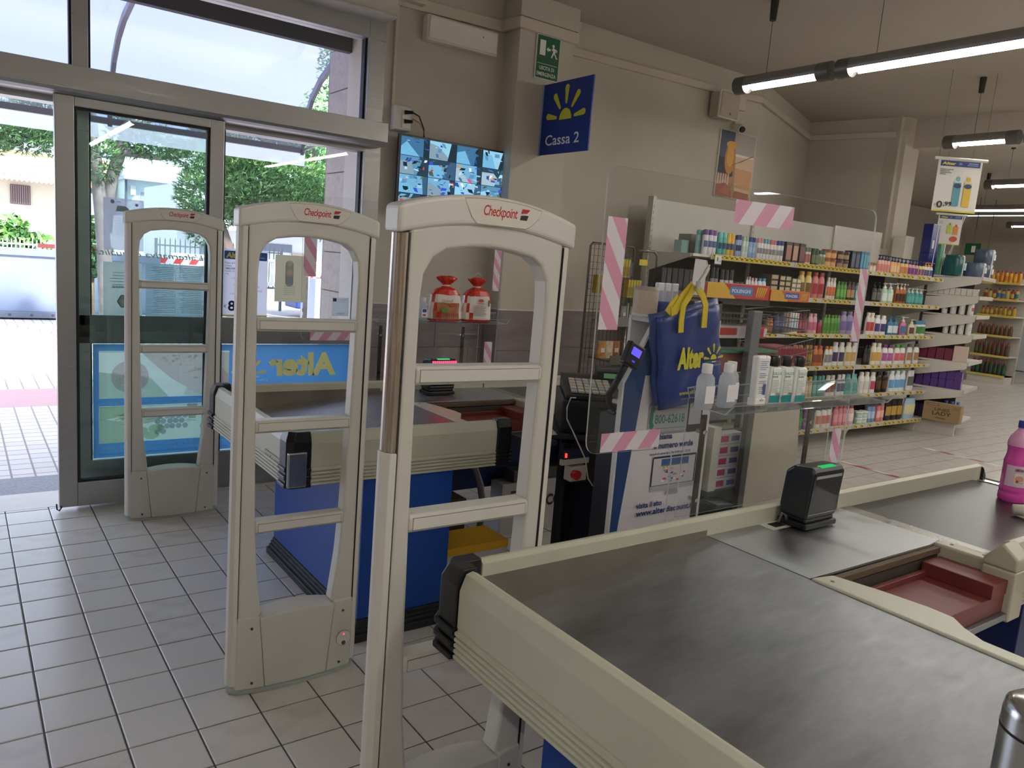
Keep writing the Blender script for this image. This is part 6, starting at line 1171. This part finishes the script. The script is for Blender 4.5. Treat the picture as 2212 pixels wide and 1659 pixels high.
# wire mesh stand with hanging cards
ms = thing('mesh_stand', 'tall grey wire mesh stand with yellow cards hung on it, by the wall', 'stand', (4.05, 4.4, 0))
m = M(mat('65615c', .4, .5)); x0, x1, y, z1 = 3.835, 4.285, 4.40, 1.72
m.tube([(x0, y, 0), (x0, y, z1-.02), (x0+.02, y, z1), (x1-.02, y, z1), (x1, y, z1-.02), (x1, y, 0)], .009, 6); m.obj('tube_frame', ms)
m = M(mat('65615c', .4, .5)); n = 11
for i in range(1, n): x = x0+(x1-x0)*i/n; m.box(x-.0018, x+.0018, y-.002, y+.002, .05, z1)
for j in range(34): z = z1-.05*j-.04; m.box(x0, x1, y-.0055, y-.002, z-.0018, z+.0018)
o = m.obj('mesh', ms); o['kind'] = 'stuff'
m = M(mat('8a8884', .3, .8)); m.tube([(4.285, 4.35, 1.695), (4.43, 4.33, 1.70), (4.47, 4.33, 1.67), (4.475, 4.33, 1.60), (4.475, 4.33, .05)], .011, 8); m.obj('bent_tube', ms)
M(mat('8f8d88', .3, .6)).tube([(4.08, 4.20, 0), (4.08, 4.20, 1.30)], .009, 8).obj('bent_tube', ms)
for z, c in ((1.145, '6e6c66'), (.86, '4a4844')): M(mat(c, .5)).box(3.9, 4.42, 4.15, 4.39, z, z+.012).box(3.9, 4.42, 4.14, 4.15, z-.02, z+.05).obj('shelf_tray', ms, .002)
for k, (x, z) in enumerate(((4.10, 1.175), (4.30, 1.17), (4.12, .885))): M(mat('d8c038', .5)).box(x, x+.085, 4.134, 4.1395, z-.03, z+.022).obj('price_ticket', ms)
M(mat('d8c038', .5)).box(4.255, 4.34, 4.30, 4.305, 1.585, 1.63).obj('price_ticket', ms)
def cards(x, y, z, n, label, group, c='b8a234'):
    for i in range(n):
        xx = x+.028*i; t = thing('hanging_card', label+', '+ORD[i]+' from left', 'card', (xx, y, z), group); M(mat(c, .45, var=.12, scale=20)).prism([(xx, z), (xx+.022, z), (xx+.026, z+.135), (xx+.004, z+.135)], 'y', y-.05, y-.0).obj('card', t)
        M(mat('7a6a2a', .5)).box(xx+.006, xx+.020, y-.051, y-.050, z+.01, z+.08).obj('goods', t)
        if i == n-1: M(mat('5a4a7a', .5)).box(xx+.022, xx+.045, y-.050, y-.01, z+.01, z+.115).obj('violet_item', t)
cards(4.02, 4.37, 1.485, 6, 'yellow card hanging in the upper row on the mesh stand', 'upper row of yellow cards'); cards(4.14, 4.33, 1.335, 5, 'yellow card hanging in the lower row on the mesh stand', 'lower row of yellow cards'); cards(3.86, 4.37, 1.355, 2, 'dark yellow card hanging at the left side of the mesh stand', 'left pair of cards', '9a8226')
def packet(x, y, z, w_, h_, c, label, rot=0):
    t = thing('snack_packet', label, 'packet', (x, y, z)); M(mat(c, .35, var=.35, scale=25)).lathe((x, y, z), [(.9, 0), (1, .01), (1.02, h_*.5), (.9, h_-.01), (1, h_)], w_/2, .018, 14, pw=.6).obj('body', t); M(mat('e0d8cc', .4)).box(x-w_*.25, x+w_*.2, y-.021, y-.019, z+h_*.35, z+h_*.6).obj('label', t); return t
for i, (x, c, l_) in enumerate(((3.93, 'c08a4a', 'orange brown packet leaning at the left in the bottom tray'), (4.0, 'd8c8a8', 'cream packet in the bottom tray beside the orange one'), (4.07, 'b0703a', 'copper packet in the bottom tray by the tube'), (4.18, '8a6a4a', 'brown packet in the bottom tray behind its ticket'), (4.27, 'c8b89a', 'pale packet at the right end of the bottom tray'))): packet(x, 4.28, .873, .085, .13, c, l_)
for i, (x, c, l_) in enumerate(((4.02, '6a5f4a', 'dark packet on the upper tray of the mesh stand'), (4.12, '8a8a88', 'silver grey packet on the upper tray'), (4.22, '9a968e', 'pale grey packet on the upper tray'), (4.32, '5a4a34', 'brown packet on the upper tray by the white cabinet'))): packet(x, 4.28, 1.158, .09, .11, c, l_)
# tape on the floor
t = thing('floor_tape', 'red and white barrier tape stuck across the shop floor', 'tape'); LOC[t.name] = (0, 0, 0)
pts = [(7.62, 4.0), (6.9, 3.05), (6.35, 2.55)]
a, b = Vector((7.93, 3.70, 0)), Vector((7.93, 1.5, 0)); 
def ftape(a, b, nm):
    d = (b-a); L = d.length; d.normalize(); s = Vector((-d.y, d.x, 0))*.025; k = int(L/.14)
    m = M(mat('e6dfd8', .4)); r_ = mat('a82a26', .4)
    for i in range(k):
        p0 = a+d*(L*i/k); p1 = a+d*(L*(i+1)/k); sk = d*.03; m.add([p0-s-sk+Vector((0, 0, .0012)), p1-s-sk+Vector((0, 0, .0012)), p1+s+sk+Vector((0, 0, .0012)), p0+s+sk+Vector((0, 0, .0012))], [(0, 1, 2, 3)], r_ if i % 2 else None)
    m.obj(nm, t)
ftape(Vector((6.42, 3.72, 0)), Vector((6.40, 2.95, 0)), 'tape_strip'); ftape(Vector((7.95, 3.72, 0)), Vector((7.92, 2.40, 0)), 'tape_strip')
# ================================================================ outside
PAV = mat('cfc8c4', .8)
def paving():
    m = bpy.data.materials.new('paving'); m.use_nodes = True; t = m.node_tree; b = t.nodes['Principled BSDF']; b.inputs['Roughness'].default_value = .85
    tc = t.nodes.new('ShaderNodeTexCoord'); br = t.nodes.new('ShaderNodeTexBrick'); br.offset = 0; br.inputs['Scale'].default_value = 1; br.inputs['Brick Width'].default_value = .125; br.inputs['Row Height'].default_value = .125; br.inputs['Mortar Size'].default_value = .006
    br.inputs['Color1'].default_value = hexc('d0c8c4'); br.inputs['Color2'].default_value = hexc('dad2ce'); br.inputs['Mortar'].default_value = hexc('948c8a'); t.links.new(tc.outputs['Object'], br.inputs['Vector'])
    sp = t.nodes.new('ShaderNodeSeparateXYZ'); t.links.new(tc.outputs['Object'], sp.inputs[0]); gt = t.nodes.new('ShaderNodeMath'); gt.operation = 'MAXIMUM'
    for i_, (yc, ep) in enumerate(((9.9, .42), (8.05, .42))):
        mo = t.nodes.new('ShaderNodeMath'); mo.operation = 'COMPARE'; mo.inputs[1].default_value = yc; mo.inputs[2].default_value = ep; t.links.new(sp.outputs['Y'], mo.inputs[0]); t.links.new(mo.outputs[0], gt.inputs[i_])
    mx = t.nodes.new('ShaderNodeMix'); mx.data_type = 'RGBA'; mx.inputs['B'].default_value = hexc('c09a9c'); t.links.new(gt.outputs[0], mx.inputs['Factor'])
    t.links.new(br.outputs['Color'], mx.inputs['A']); sc_ = t.nodes.new('ShaderNodeMix'); sc_.data_type = 'RGBA'; sc_.blend_type = 'MULTIPLY'; sc_.inputs['Factor'].default_value = .0; t.links.new(mx.outputs['Result'], b.inputs['Base Color']); return m
m = M(paving()); m.box(-30, 60, 5.42, 16, -.2, -.008); struct('pavement', m, 'pale paved forecourt with pinkish bands outside the door')
m = M(mat('9a9896', .9, var=.1)); m.box(-80, 140, 16, 120, -.3, -.02); struct('road', m, 'pale road and ground beyond the forecourt')
# canopy
cp_ = thing('door_canopy', 'curved translucent canopy with grey metal ribs over the entrance outside', 'canopy', (.7, 5.42, 2.3))
cv = [(5.36, 3.02), (5.70, 3.00), (6.00, 2.95), (6.22, 2.87), (6.40, 2.75), (6.52, 2.60), (6.58, 2.45), (6.60, 2.33)]
POLY = glassy('polycarbonate', 'a2a4bc', ior=1.3, alpha=.12, body='eef2fc')
m = M(POLY); v = [(x, a, b) for x in (-.52, 2.44) for a, b in cv]; n = len(cv); m.add(v, [(i, i+1, n+i+1, n+i) for i in range(n-1)], sm=True); m.obj('sheet', cp_, fix=False)
RB = mat('8c8a90', .4, .6)
for x in (-.5, .96, 2.42): m = M(RB); m.prism([(a, b) for a, b in cv]+[(a-.02, b-.045) for a, b in cv[::-1]], 'x', x-.015, x+.015); m.obj('rib', cp_)
M(RB).box(-.52, 2.44, 6.57, 6.61, 2.300, 2.345).obj('front_bar', cp_); m = M(glassy('flap', 'ffffff', ior=1.2, alpha=.45, body='f2f4fc')); m.box(-.52, 2.46, 6.62, 6.624, 2.20, 2.345); m.obj('front_flap', cp_); M(mat('6c6a6e', .5)).box(-.52, 2.44, 5.36, 5.42, 2.98, 3.06).obj('wall_bar', cp_)
M(mat('4a4a4c', .7)).box(-1.9, 2.3, 5.30, 5.36, 2.875, 3.2).obj('lintel_board', cp_)
M(RB).tube([(2.42, 6.58, 2.32), (2.42, 5.36, 2.42)], .012, 6).obj('stay', cp_)
def wobj(name, label, cat, boxes, parts=(), group=None):
    b0 = boxes[0]; t = thing(name, label, cat, ((b0[0]+b0[1])/2, b0[2], b0[4])); 
    for nm, bb in [(b[7] if len(b) > 7 else 'wall', b) for b in boxes]: M(mat(bb[6], .8, var=.04, scale=2)).box(*bb[:6]).obj(nm, t)
    return t
# grey metal container wall
t = thing('metal_container', 'long blue grey metal container side standing on the forecourt', 'container', (0, 14.8, 0)); CM = mat('7f8da8', .6, var=.07, scale=1.2)
for i in range(6):
    x = -6.0+1.49*i; M(CM).box(x+.02, x+1.47, 14.82, 14.90, .12, 1.02).obj('side_panel', t, .004); M(mat('74829c', .6)).box(x-.03, x+.03, 14.78, 14.86, .10, 1.06).obj('joint_post', t)
M(mat('7886a0', .6)).box(-6, 2.95, 14.78, 14.92, 1.02, 1.14).obj('top_rail', t, .01); M(mat('6c7486', .6)).box(-6, 2.95, 14.76, 14.92, .02, .12).obj('base_rail', t, .01); M(CM).box(-6, 2.9, 14.92, 16.5, .12, 1.05).obj('body', t)
k = M(mat('4a5060', .6))
for i in range(30): k.cyl((-5.9+.3*i, 14.755, .07), (-5.9+.3*i, 14.762, .07), .022, n=8)
o = k.obj('bolt_row', t); o['kind'] = 'stuff'
# garden wall, fence, hedge
S = 1.0
t = wobj('garden_wall', 'white rendered garden wall behind the grey container', 'wall', [(-8, 3.4, 20, 20.2, 0, 1.88, 'dde4e6', 'wall')])
t = thing('picket_fence', 'white iron picket fence in front of the garden wall', 'fence', (0, 18, 0)); FW = mat('d8dade', .5)
for i in range(44): M(FW).box(-1.2+.07*i, -1.18+.07*i, 18, 18.02, .6, 1.26 if i % 2 else 1.22).obj('picket', t)
M(FW).box(-1.2, 1.9, 17.99, 18.03, 1.12, 1.15).obj('rail', t); M(FW).box(-1.2, 1.9, 17.99, 18.03, .62, .66).obj('rail', t); M(FW).box(-1.2, -1.14, 17.97, 18.05, 0, 1.28).obj('post', t); M(FW).box(1.85, 1.91, 17.97, 18.05, 0, 1.28).obj('post', t)
M(mat('7c3a3a', .5)).box(1.3, 2.6, 17.4, 17.45, 1.10, 1.18).obj('red_bar', t)
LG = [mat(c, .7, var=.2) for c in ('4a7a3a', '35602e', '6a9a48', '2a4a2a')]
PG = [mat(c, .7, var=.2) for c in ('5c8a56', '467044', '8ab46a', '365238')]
def foliage(name, par, blobs, n, size, mats, seed, needle=False):
    rr = random.Random(seed); m = M(mats[0]); tot = sum(b[3]*b[4]*b[5] for b in blobs)
    for cx, cy, cz, rx, ry, rz in blobs:
        for i in range(int(n*rx*ry*rz/tot)+12):
            while True:
                a, b, c = rr.uniform(-1, 1), rr.uniform(-1, 1), rr.uniform(-1, 1)
                q = a*a+b*b+c*c
                if .18 < q < 1: break
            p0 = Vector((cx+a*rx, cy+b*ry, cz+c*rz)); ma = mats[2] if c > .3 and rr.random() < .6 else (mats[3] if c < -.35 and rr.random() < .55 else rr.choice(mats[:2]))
            if needle:
                d = Vector((a+rr.uniform(-.6, .6), b+rr.uniform(-.6, .6), c*.6+rr.uniform(-.2, .9))).normalized(); s_ = d.orthogonal().normalized()
                for k in range(4):
                    d2 = (d+Vector((rr.uniform(-.7, .7), rr.uniform(-.7, .7), rr.uniform(-.5, .5)))).normalized(); e = d2.cross(s_).normalized()*size*.10; m.add([p0-e, p0+e, p0+d2*size*rr.uniform(.7, 1.4)], [(0, 1, 2)], ma)
            else:
                d = Vector((rr.uniform(-1, 1), rr.uniform(-1, 1), rr.uniform(-.7, .7))).normalized(); e = d.orthogonal().normalized(); e2 = (e*rr.uniform(.4, .7)+d.cross(e)*rr.uniform(-.3, .3))*size; m.add([p0-d*size*.6, p0+e2*.6, p0+d*size*.7, p0-e2*.6], [(0, 1, 2, 3)], ma)
    o = m.obj(name, par, fix=False); o['kind'] = 'stuff'; return o
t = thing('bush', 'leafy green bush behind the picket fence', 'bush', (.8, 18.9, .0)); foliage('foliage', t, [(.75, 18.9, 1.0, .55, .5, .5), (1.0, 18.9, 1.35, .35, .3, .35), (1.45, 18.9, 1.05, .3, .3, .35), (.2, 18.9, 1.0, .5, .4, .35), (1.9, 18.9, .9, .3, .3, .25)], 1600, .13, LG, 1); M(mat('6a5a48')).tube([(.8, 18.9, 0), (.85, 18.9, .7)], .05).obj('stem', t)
t = thing('bush', 'small dark green bush at the foot of the forked pine', 'bush', (2.0, 13, 0)); foliage('foliage', t, [(1.72, 13.4, 1.2, .25, .3, .4), (1.65, 13.4, 1.5, .15, .2, .3)], 500, .10, LG, 2); M(mat('6a5a48')).tube([(1.7, 13.4, 0), (1.7, 13.4, .9)], .04).obj('stem', t)
# houses
K = 2.0
def sk(x, z): return x*K, (z-H)*K+H
def hb(x0, x1, y0, y1, z0, z1, c, nm, t, rough=.8): a, b = sk(x0, z0); c_, d = sk(x1, z1); return M(mat(c, rough, var=.03, scale=1)).box(a, c_, y0, y1, b, d).obj(nm, t)
t = thing('house', 'yellow plastered house with barred window and scalloped awning across the road', 'house', (1, 48, 0))
hb(-4, 3.0, 48, 56, -.2, 2.02, 'd8d4cc', 'wall', t); hb(-4, 3.0, 48.05, 56, 2.0, 2.62, 'ddd2bc', 'wall', t); hb(-4, 3.58, 48, 56, 2.62, 3.30, 'e0cc98', 'wall', t); hb(-4, 3.58, 47.9, 56, 3.30, 3.36, 'c8b898', 'roof', t)
wn_ = hb(1.21, 1.65, 47.94, 48.0, 2.01, 2.50, '6c5a56', 'window', t)
for i in range(9): a, z0 = sk(1.235+.047*i, 2.03); b, z1 = sk(1.245+.047*i, 2.48); q = M(mat('a8989c')).box(a, b, 47.9, 47.93, z0, z1).obj('bar', wn_)
a, z0 = sk(-4, 2.64); b, z1 = sk(2.75, 2.72); m = M(mat('d0ccd0', .7)); aw = M(mat('d8d4d8')).box(a, b, 46.8, 48, z1-.02, z1+.1).obj('awning', t); k = M(mat('c8c8ce', .7)); n = 64
for i in range(n): x0 = a+(b-a)*i/n; x1 = x0+(b-a)/n; k.prism([(x0, z1), (x1, z1), (x1, z0-.06), ((x0+x1)/2, z0-.16), (x0, z0-.06)], 'y', 46.8, 46.82, mat('b8b0b4') if i % 2 else None)
k.obj('scalloped_edge', t)
t = thing('house', 'pale blue house with flat roof, two shuttered windows and a wall fan unit', 'house', (9, 46, 0))
hb(3.70, 6.4, 46, 54, -.2, 2.88, 'c4d8e0', 'wall', t); hb(3.62, 6.4, 45.2, 54, 2.88, 2.98, 'b4bcd0', 'roof_edge', t); hb(3.70, 6.4, 46.6, 54, 2.98, 3.50, 'ccdfe6', 'parapet', t)
for x0, x1, z0, z1 in ((4.08, 4.44, 2.05, 2.60), (4.83, 5.10, 1.98, 2.60)): f = hb(x0-.03, x1+.03, 45.97, 46, z0, z1+.03, 'd8dcd8', 'window', t); hb(x0, x1, 45.94, 45.97, z0, z1, '98a4b4', 'pane', f)
f = hb(3.82, 3.94, 45.7, 46, 2.50, 2.74, 'c8ccd0', 'fan_unit', t); M(mat('5c6470')).tube([(sk(3.72, 0)[0], 45.9, sk(0, 2.2)[1]), (sk(3.72, 0)[0], 45.9, sk(0, 2.95)[1])], .06).obj('drain_pipe', t)
t = thing('house', 'white two storey house with balconies and planters behind the big pine', 'house', (13, 30, 0)); K = 1.36
hb(4.8, 9.25, 30, 36, -.1, 2.9, 'd6dadf', 'wall', t); hb(4.8, 9.2, 29.0, 30, 1.78, 1.95, 'e4e6ea', 'balcony_floor', t)
for i in range(34): a, z0 = sk(4.9+.13*i, 1.95); b, z1 = sk(4.93+.13*i, 2.22); M(mat('e0e2e6')).box(a, b, 29.02, 29.06, z0, z1).obj('baluster', t)
hb(4.8, 9.2, 28.98, 29.08, 2.22, 2.26, 'e4e6ea', 'balcony_rail', t); hb(6.6, 7.9, 29.95, 30, 1.30, 1.52, '6c7684', 'shutter', t); hb(7.9, 8.3, 29.9, 30, .9, 1.3, 'a8a090', 'door', t); hb(5.4, 6.0, 29.95, 30, .55, 1.35, '8a94a4', 'window', t)
for i, x in enumerate((5.6, 6.6, 7.6, 8.5)): foliage('planter_leaves', t, [(x*K, 29.3, sk(0, 2.25)[1], .35, .2, .3)], 120, .14, LG, 30+i)
t = thing('house', 'orange plastered house with brown door at the right of the white house', 'house', (15, 34, 0)); K = 1.55
hb(9.25, 11.5, 34, 40, -.1, 2.7, 'e0b49c', 'wall', t); hb(9.45, 10.0, 33.95, 34, .2, 1.4, 'a05a3c', 'door', t)
# trees
BK = mat('7d7577', .9, var=.25, bump=.6, scale=6); BK2 = mat('6e645e', .9, var=.25, bump=.6, scale=6)
t = thing('pine_tree', 'tall pine with a pale trunk forking in two behind the sliding door', 'tree', (1.62, 12, 0))
M(BK).tube([(1.72, 12, -.05), (1.70, 12, .6), (1.67, 12, 1.3), (1.64, 12, 1.75), (1.60, 12, 2.2), (1.56, 12, 2.65), (1.50, 12, 3.3)], [.11, .10, .09, .085, .08, .075, .06], 10).obj('trunk', t); M(BK).tube([(1.72, 12.1, 1.5), (1.74, 12.1, 1.95), (1.80, 12.1, 2.3), (1.92, 12.1, 2.7), (2.1, 12.1, 3.3)], [.07, .08, .08, .078, .06], 10).obj('trunk', t)
M(BK).tube([(1.58, 12, 2.4), (1.2, 12, 2.6), (.7, 12, 2.75)], [.05, .04, .02], 6).obj('branch', t); M(BK).tube([(1.9, 12, 2.6), (2.4, 12.2, 2.6), (3.1, 12.4, 2.75)], [.06, .04, .02], 6).obj('branch', t)
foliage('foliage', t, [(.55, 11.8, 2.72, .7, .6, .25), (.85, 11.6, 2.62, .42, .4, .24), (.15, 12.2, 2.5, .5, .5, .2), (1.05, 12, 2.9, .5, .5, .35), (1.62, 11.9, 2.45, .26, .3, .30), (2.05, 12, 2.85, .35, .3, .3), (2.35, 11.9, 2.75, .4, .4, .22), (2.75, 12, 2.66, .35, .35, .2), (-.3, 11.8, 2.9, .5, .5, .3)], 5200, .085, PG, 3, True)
t = thing('pine_tree', 'broad bushy pine filling the side light behind the gates', 'tree', (3.7, 13, 0))
M(BK2).tube([(3.72, 13, 0), (3.70, 13, .9), (3.66, 13, 1.25), (3.52, 13, 1.6), (3.42, 13, 1.85), (3.5, 13, 2.4), (4.0, 13, 3.0)], [.12, .10, .10, .10, .11, .10, .06], 10).obj('trunk', t); M(BK2).tube([(3.6, 13, 1.9), (4.3, 13, 2.3), (5.0, 13, 2.6)], [.07, .05, .03], 6).obj('branch', t)
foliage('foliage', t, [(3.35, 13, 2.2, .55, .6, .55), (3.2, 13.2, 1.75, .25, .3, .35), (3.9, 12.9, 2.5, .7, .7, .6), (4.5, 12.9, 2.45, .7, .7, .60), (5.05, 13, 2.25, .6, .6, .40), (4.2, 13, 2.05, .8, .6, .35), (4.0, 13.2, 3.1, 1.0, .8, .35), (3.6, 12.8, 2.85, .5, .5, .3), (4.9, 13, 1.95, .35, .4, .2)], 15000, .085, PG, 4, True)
t = thing('leafy_tree', 'bright green leafy tree beside the stone door jamb outside', 'tree', (5.9, 15.6, 0)); M(BK2).tube([(6.0, 15.6, 0), (6.0, 15.6, 1.8), (6.0, 15.6, 3.5)], [.12, .10, .06], 8).obj('trunk', t)
foliage('foliage', t, [(6.5, 15.6, 3.8, .9, .7, 1.2), (6.2, 15.5, 2.7, .7, .7, .7), (6.6, 15.6, 5.2, .6, .6, .8), (6.2, 15.4, 2.0, .4, .4, .4)], 5000, .085, [mat(c, .6, var=.2) for c in ('62a852', '509248', '94cc74', '3f7240')], 5)
# gate post cabinet, fence, barrier and car
t = thing('gate_cabinet', 'pale blue grey cabinet with tall gate posts at the car park entrance', 'cabinet', (5.4, 13, 0)); GCB = mat('b4bcd4', .6)
M(GCB).box(5.10, 5.75, 13, 13.3, 0, .98).obj('body', t, .005); M(mat('9caac8', .6)).box(5.30, 5.40, 12.9, 13.0, 0, 1.34).obj('post', t, .004); M(mat('9caac8', .6)).box(5.62, 5.68, 12.9, 13.0, 0, 1.34).obj('post', t, .004); M(mat('9caac8', .6)).box(5.30, 5.68, 12.9, 13.0, 1.30, 1.36).obj('head_bar', t, .004)
k = M(mat('d8d0d4')); [k.box(5.50, 5.545, 12.88, 12.9, .45+.1*i, .55+.1*i, mat('c85a5a') if i % 2 else None) for i in range(8)]; k.obj('striped_arm', t); M(BLACK).box(5.27, 5.30, 12.86, 12.9, .48, .62).obj('handle', t)
t = thing('white_railing', 'white concrete railing with ring pattern along the road', 'railing', (6, 17, 0)); RW = mat('dcdfe4')
M(RW).box(3.6, 8.6, 17, 17.1, 1.12, 1.18).obj('top_rail', t); M(RW).box(3.6, 8.6, 17, 17.1, .6, .68).obj('bottom_rail', t)
for i in range(24): M(RW).box(3.65+.2*i, 3.72+.2*i, 17.02, 17.08, .68, 1.12).obj('baluster', t)
for i in range(5): M(RW).cyl((4.0+1.0*i, 17.0, .9), (4.0+1.0*i, 17.1, .9), .19, n=16).obj('ring_panel', t)
t = thing('road_barrier', 'red and white striped barrier board by the road', 'barrier', (5.9, 15.0, 0)); k = M(mat('e0dcdc')); rd = mat('c83a40')
for i in range(8): x = 5.55+.14*i; k.add([(x, 15.0, .92), (x+.14, 15.0, .92), (x+.20, 15.0, 1.06), (x+.06, 15.0, 1.06)], [(0, 1, 2, 3)], rd if i % 2 else None)
k.obj('striped_board', t); [M(GREY).box(x, x+.03, 15.0, 15.03, 0, .95).obj('leg', t) for x in (5.6, 6.6)]
t = thing('road_barrier', 'low red and white barrier behind the text notice', 'barrier', (3.7, 15.8, 0)); k = M(mat('e0dcdc'))
for i in range(12): x = 2.95+.14*i; k.add([(x, 15.8, 1.0), (x+.14, 15.8, 1.0), (x+.20, 15.8, 1.1), (x+.06, 15.8, 1.1)], [(0, 1, 2, 3)], rd if i % 2 else None)
k.obj('striped_board', t); [M(GREY).box(x, x+.03, 15.8, 15.83, 0, 1.0).obj('leg', t) for x in (3.0, 4.5)]
t = thing('parked_car', 'blue parked car seen through the pedestrian railing', 'car', (6.6, 16.2, 0)); CB = mat('2c4a8c', .3)
M(CB).prism([(5.95, .18), (5.95, .62), (6.2, .70), (6.45, 1.0), (7.3, 1.02), (7.6, .72), (8.1, .68), (8.15, .2)], 'y', 16.2, 17.0-.05).obj('body', t, .03); M(mat('1c2430', .2)).prism([(6.26, .70), (6.48, .96), (7.25, .97), (7.5, .72)], 'y', 16.19, 16.2).obj('side_window', t); [M(RUBBER).cyl((x, 16.18, .17), (x, 16.35, .17), .17, n=16).obj('wheel', t) for x in (6.3, 7.7)]
t = thing('crowd_barrier', 'pale tubular pedestrian barrier in front of the parked car', 'barrier', (5.9, 14.6, 0)); m = mat('b8c4dc', .5)
M(m).tube([(5.6, 14.6, 0), (5.6, 14.6, .95), (5.68, 14.6, 1.0), (6.6, 14.6, 1.0), (6.68, 14.6, .95), (6.68, 14.6, 0)], .02, 6).obj('tube_frame', t)
for i in range(9): M(m).cyl((5.7+.1*i, 14.6, .25), (5.7+.1*i, 14.6, 1.0), .009, n=5).obj('bar', t)
M(m).cyl((5.6, 14.6, .25), (6.68, 14.6, .25), .014, n=5).obj('lower_bar', t)
t = thing('iron_fence', 'dark iron fence with pointed bars in front of the white house', 'fence', (4.2, 17.6, 0)); m = mat('5c6470', .5)
for i in range(26): M(m).prism([(3.5+.1*i-.01, .5), (3.5+.1*i+.01, .5), (3.5+.1*i+.01, 1.42), (3.5+.1*i, 1.48), (3.5+.1*i-.01, 1.42)], 'y', 17.6, 17.62).obj('bar', t)
M(m).box(3.4, 6.1, 17.59, 17.63, 1.3, 1.33).obj('rail', t); M(m).box(3.4, 6.1, 17.59, 17.63, .5, .54).obj('rail', t); [M(m).box(x, x+.05, 17.58, 17.64, 0, 1.45).obj('post', t) for x in (3.4, 6.05)]
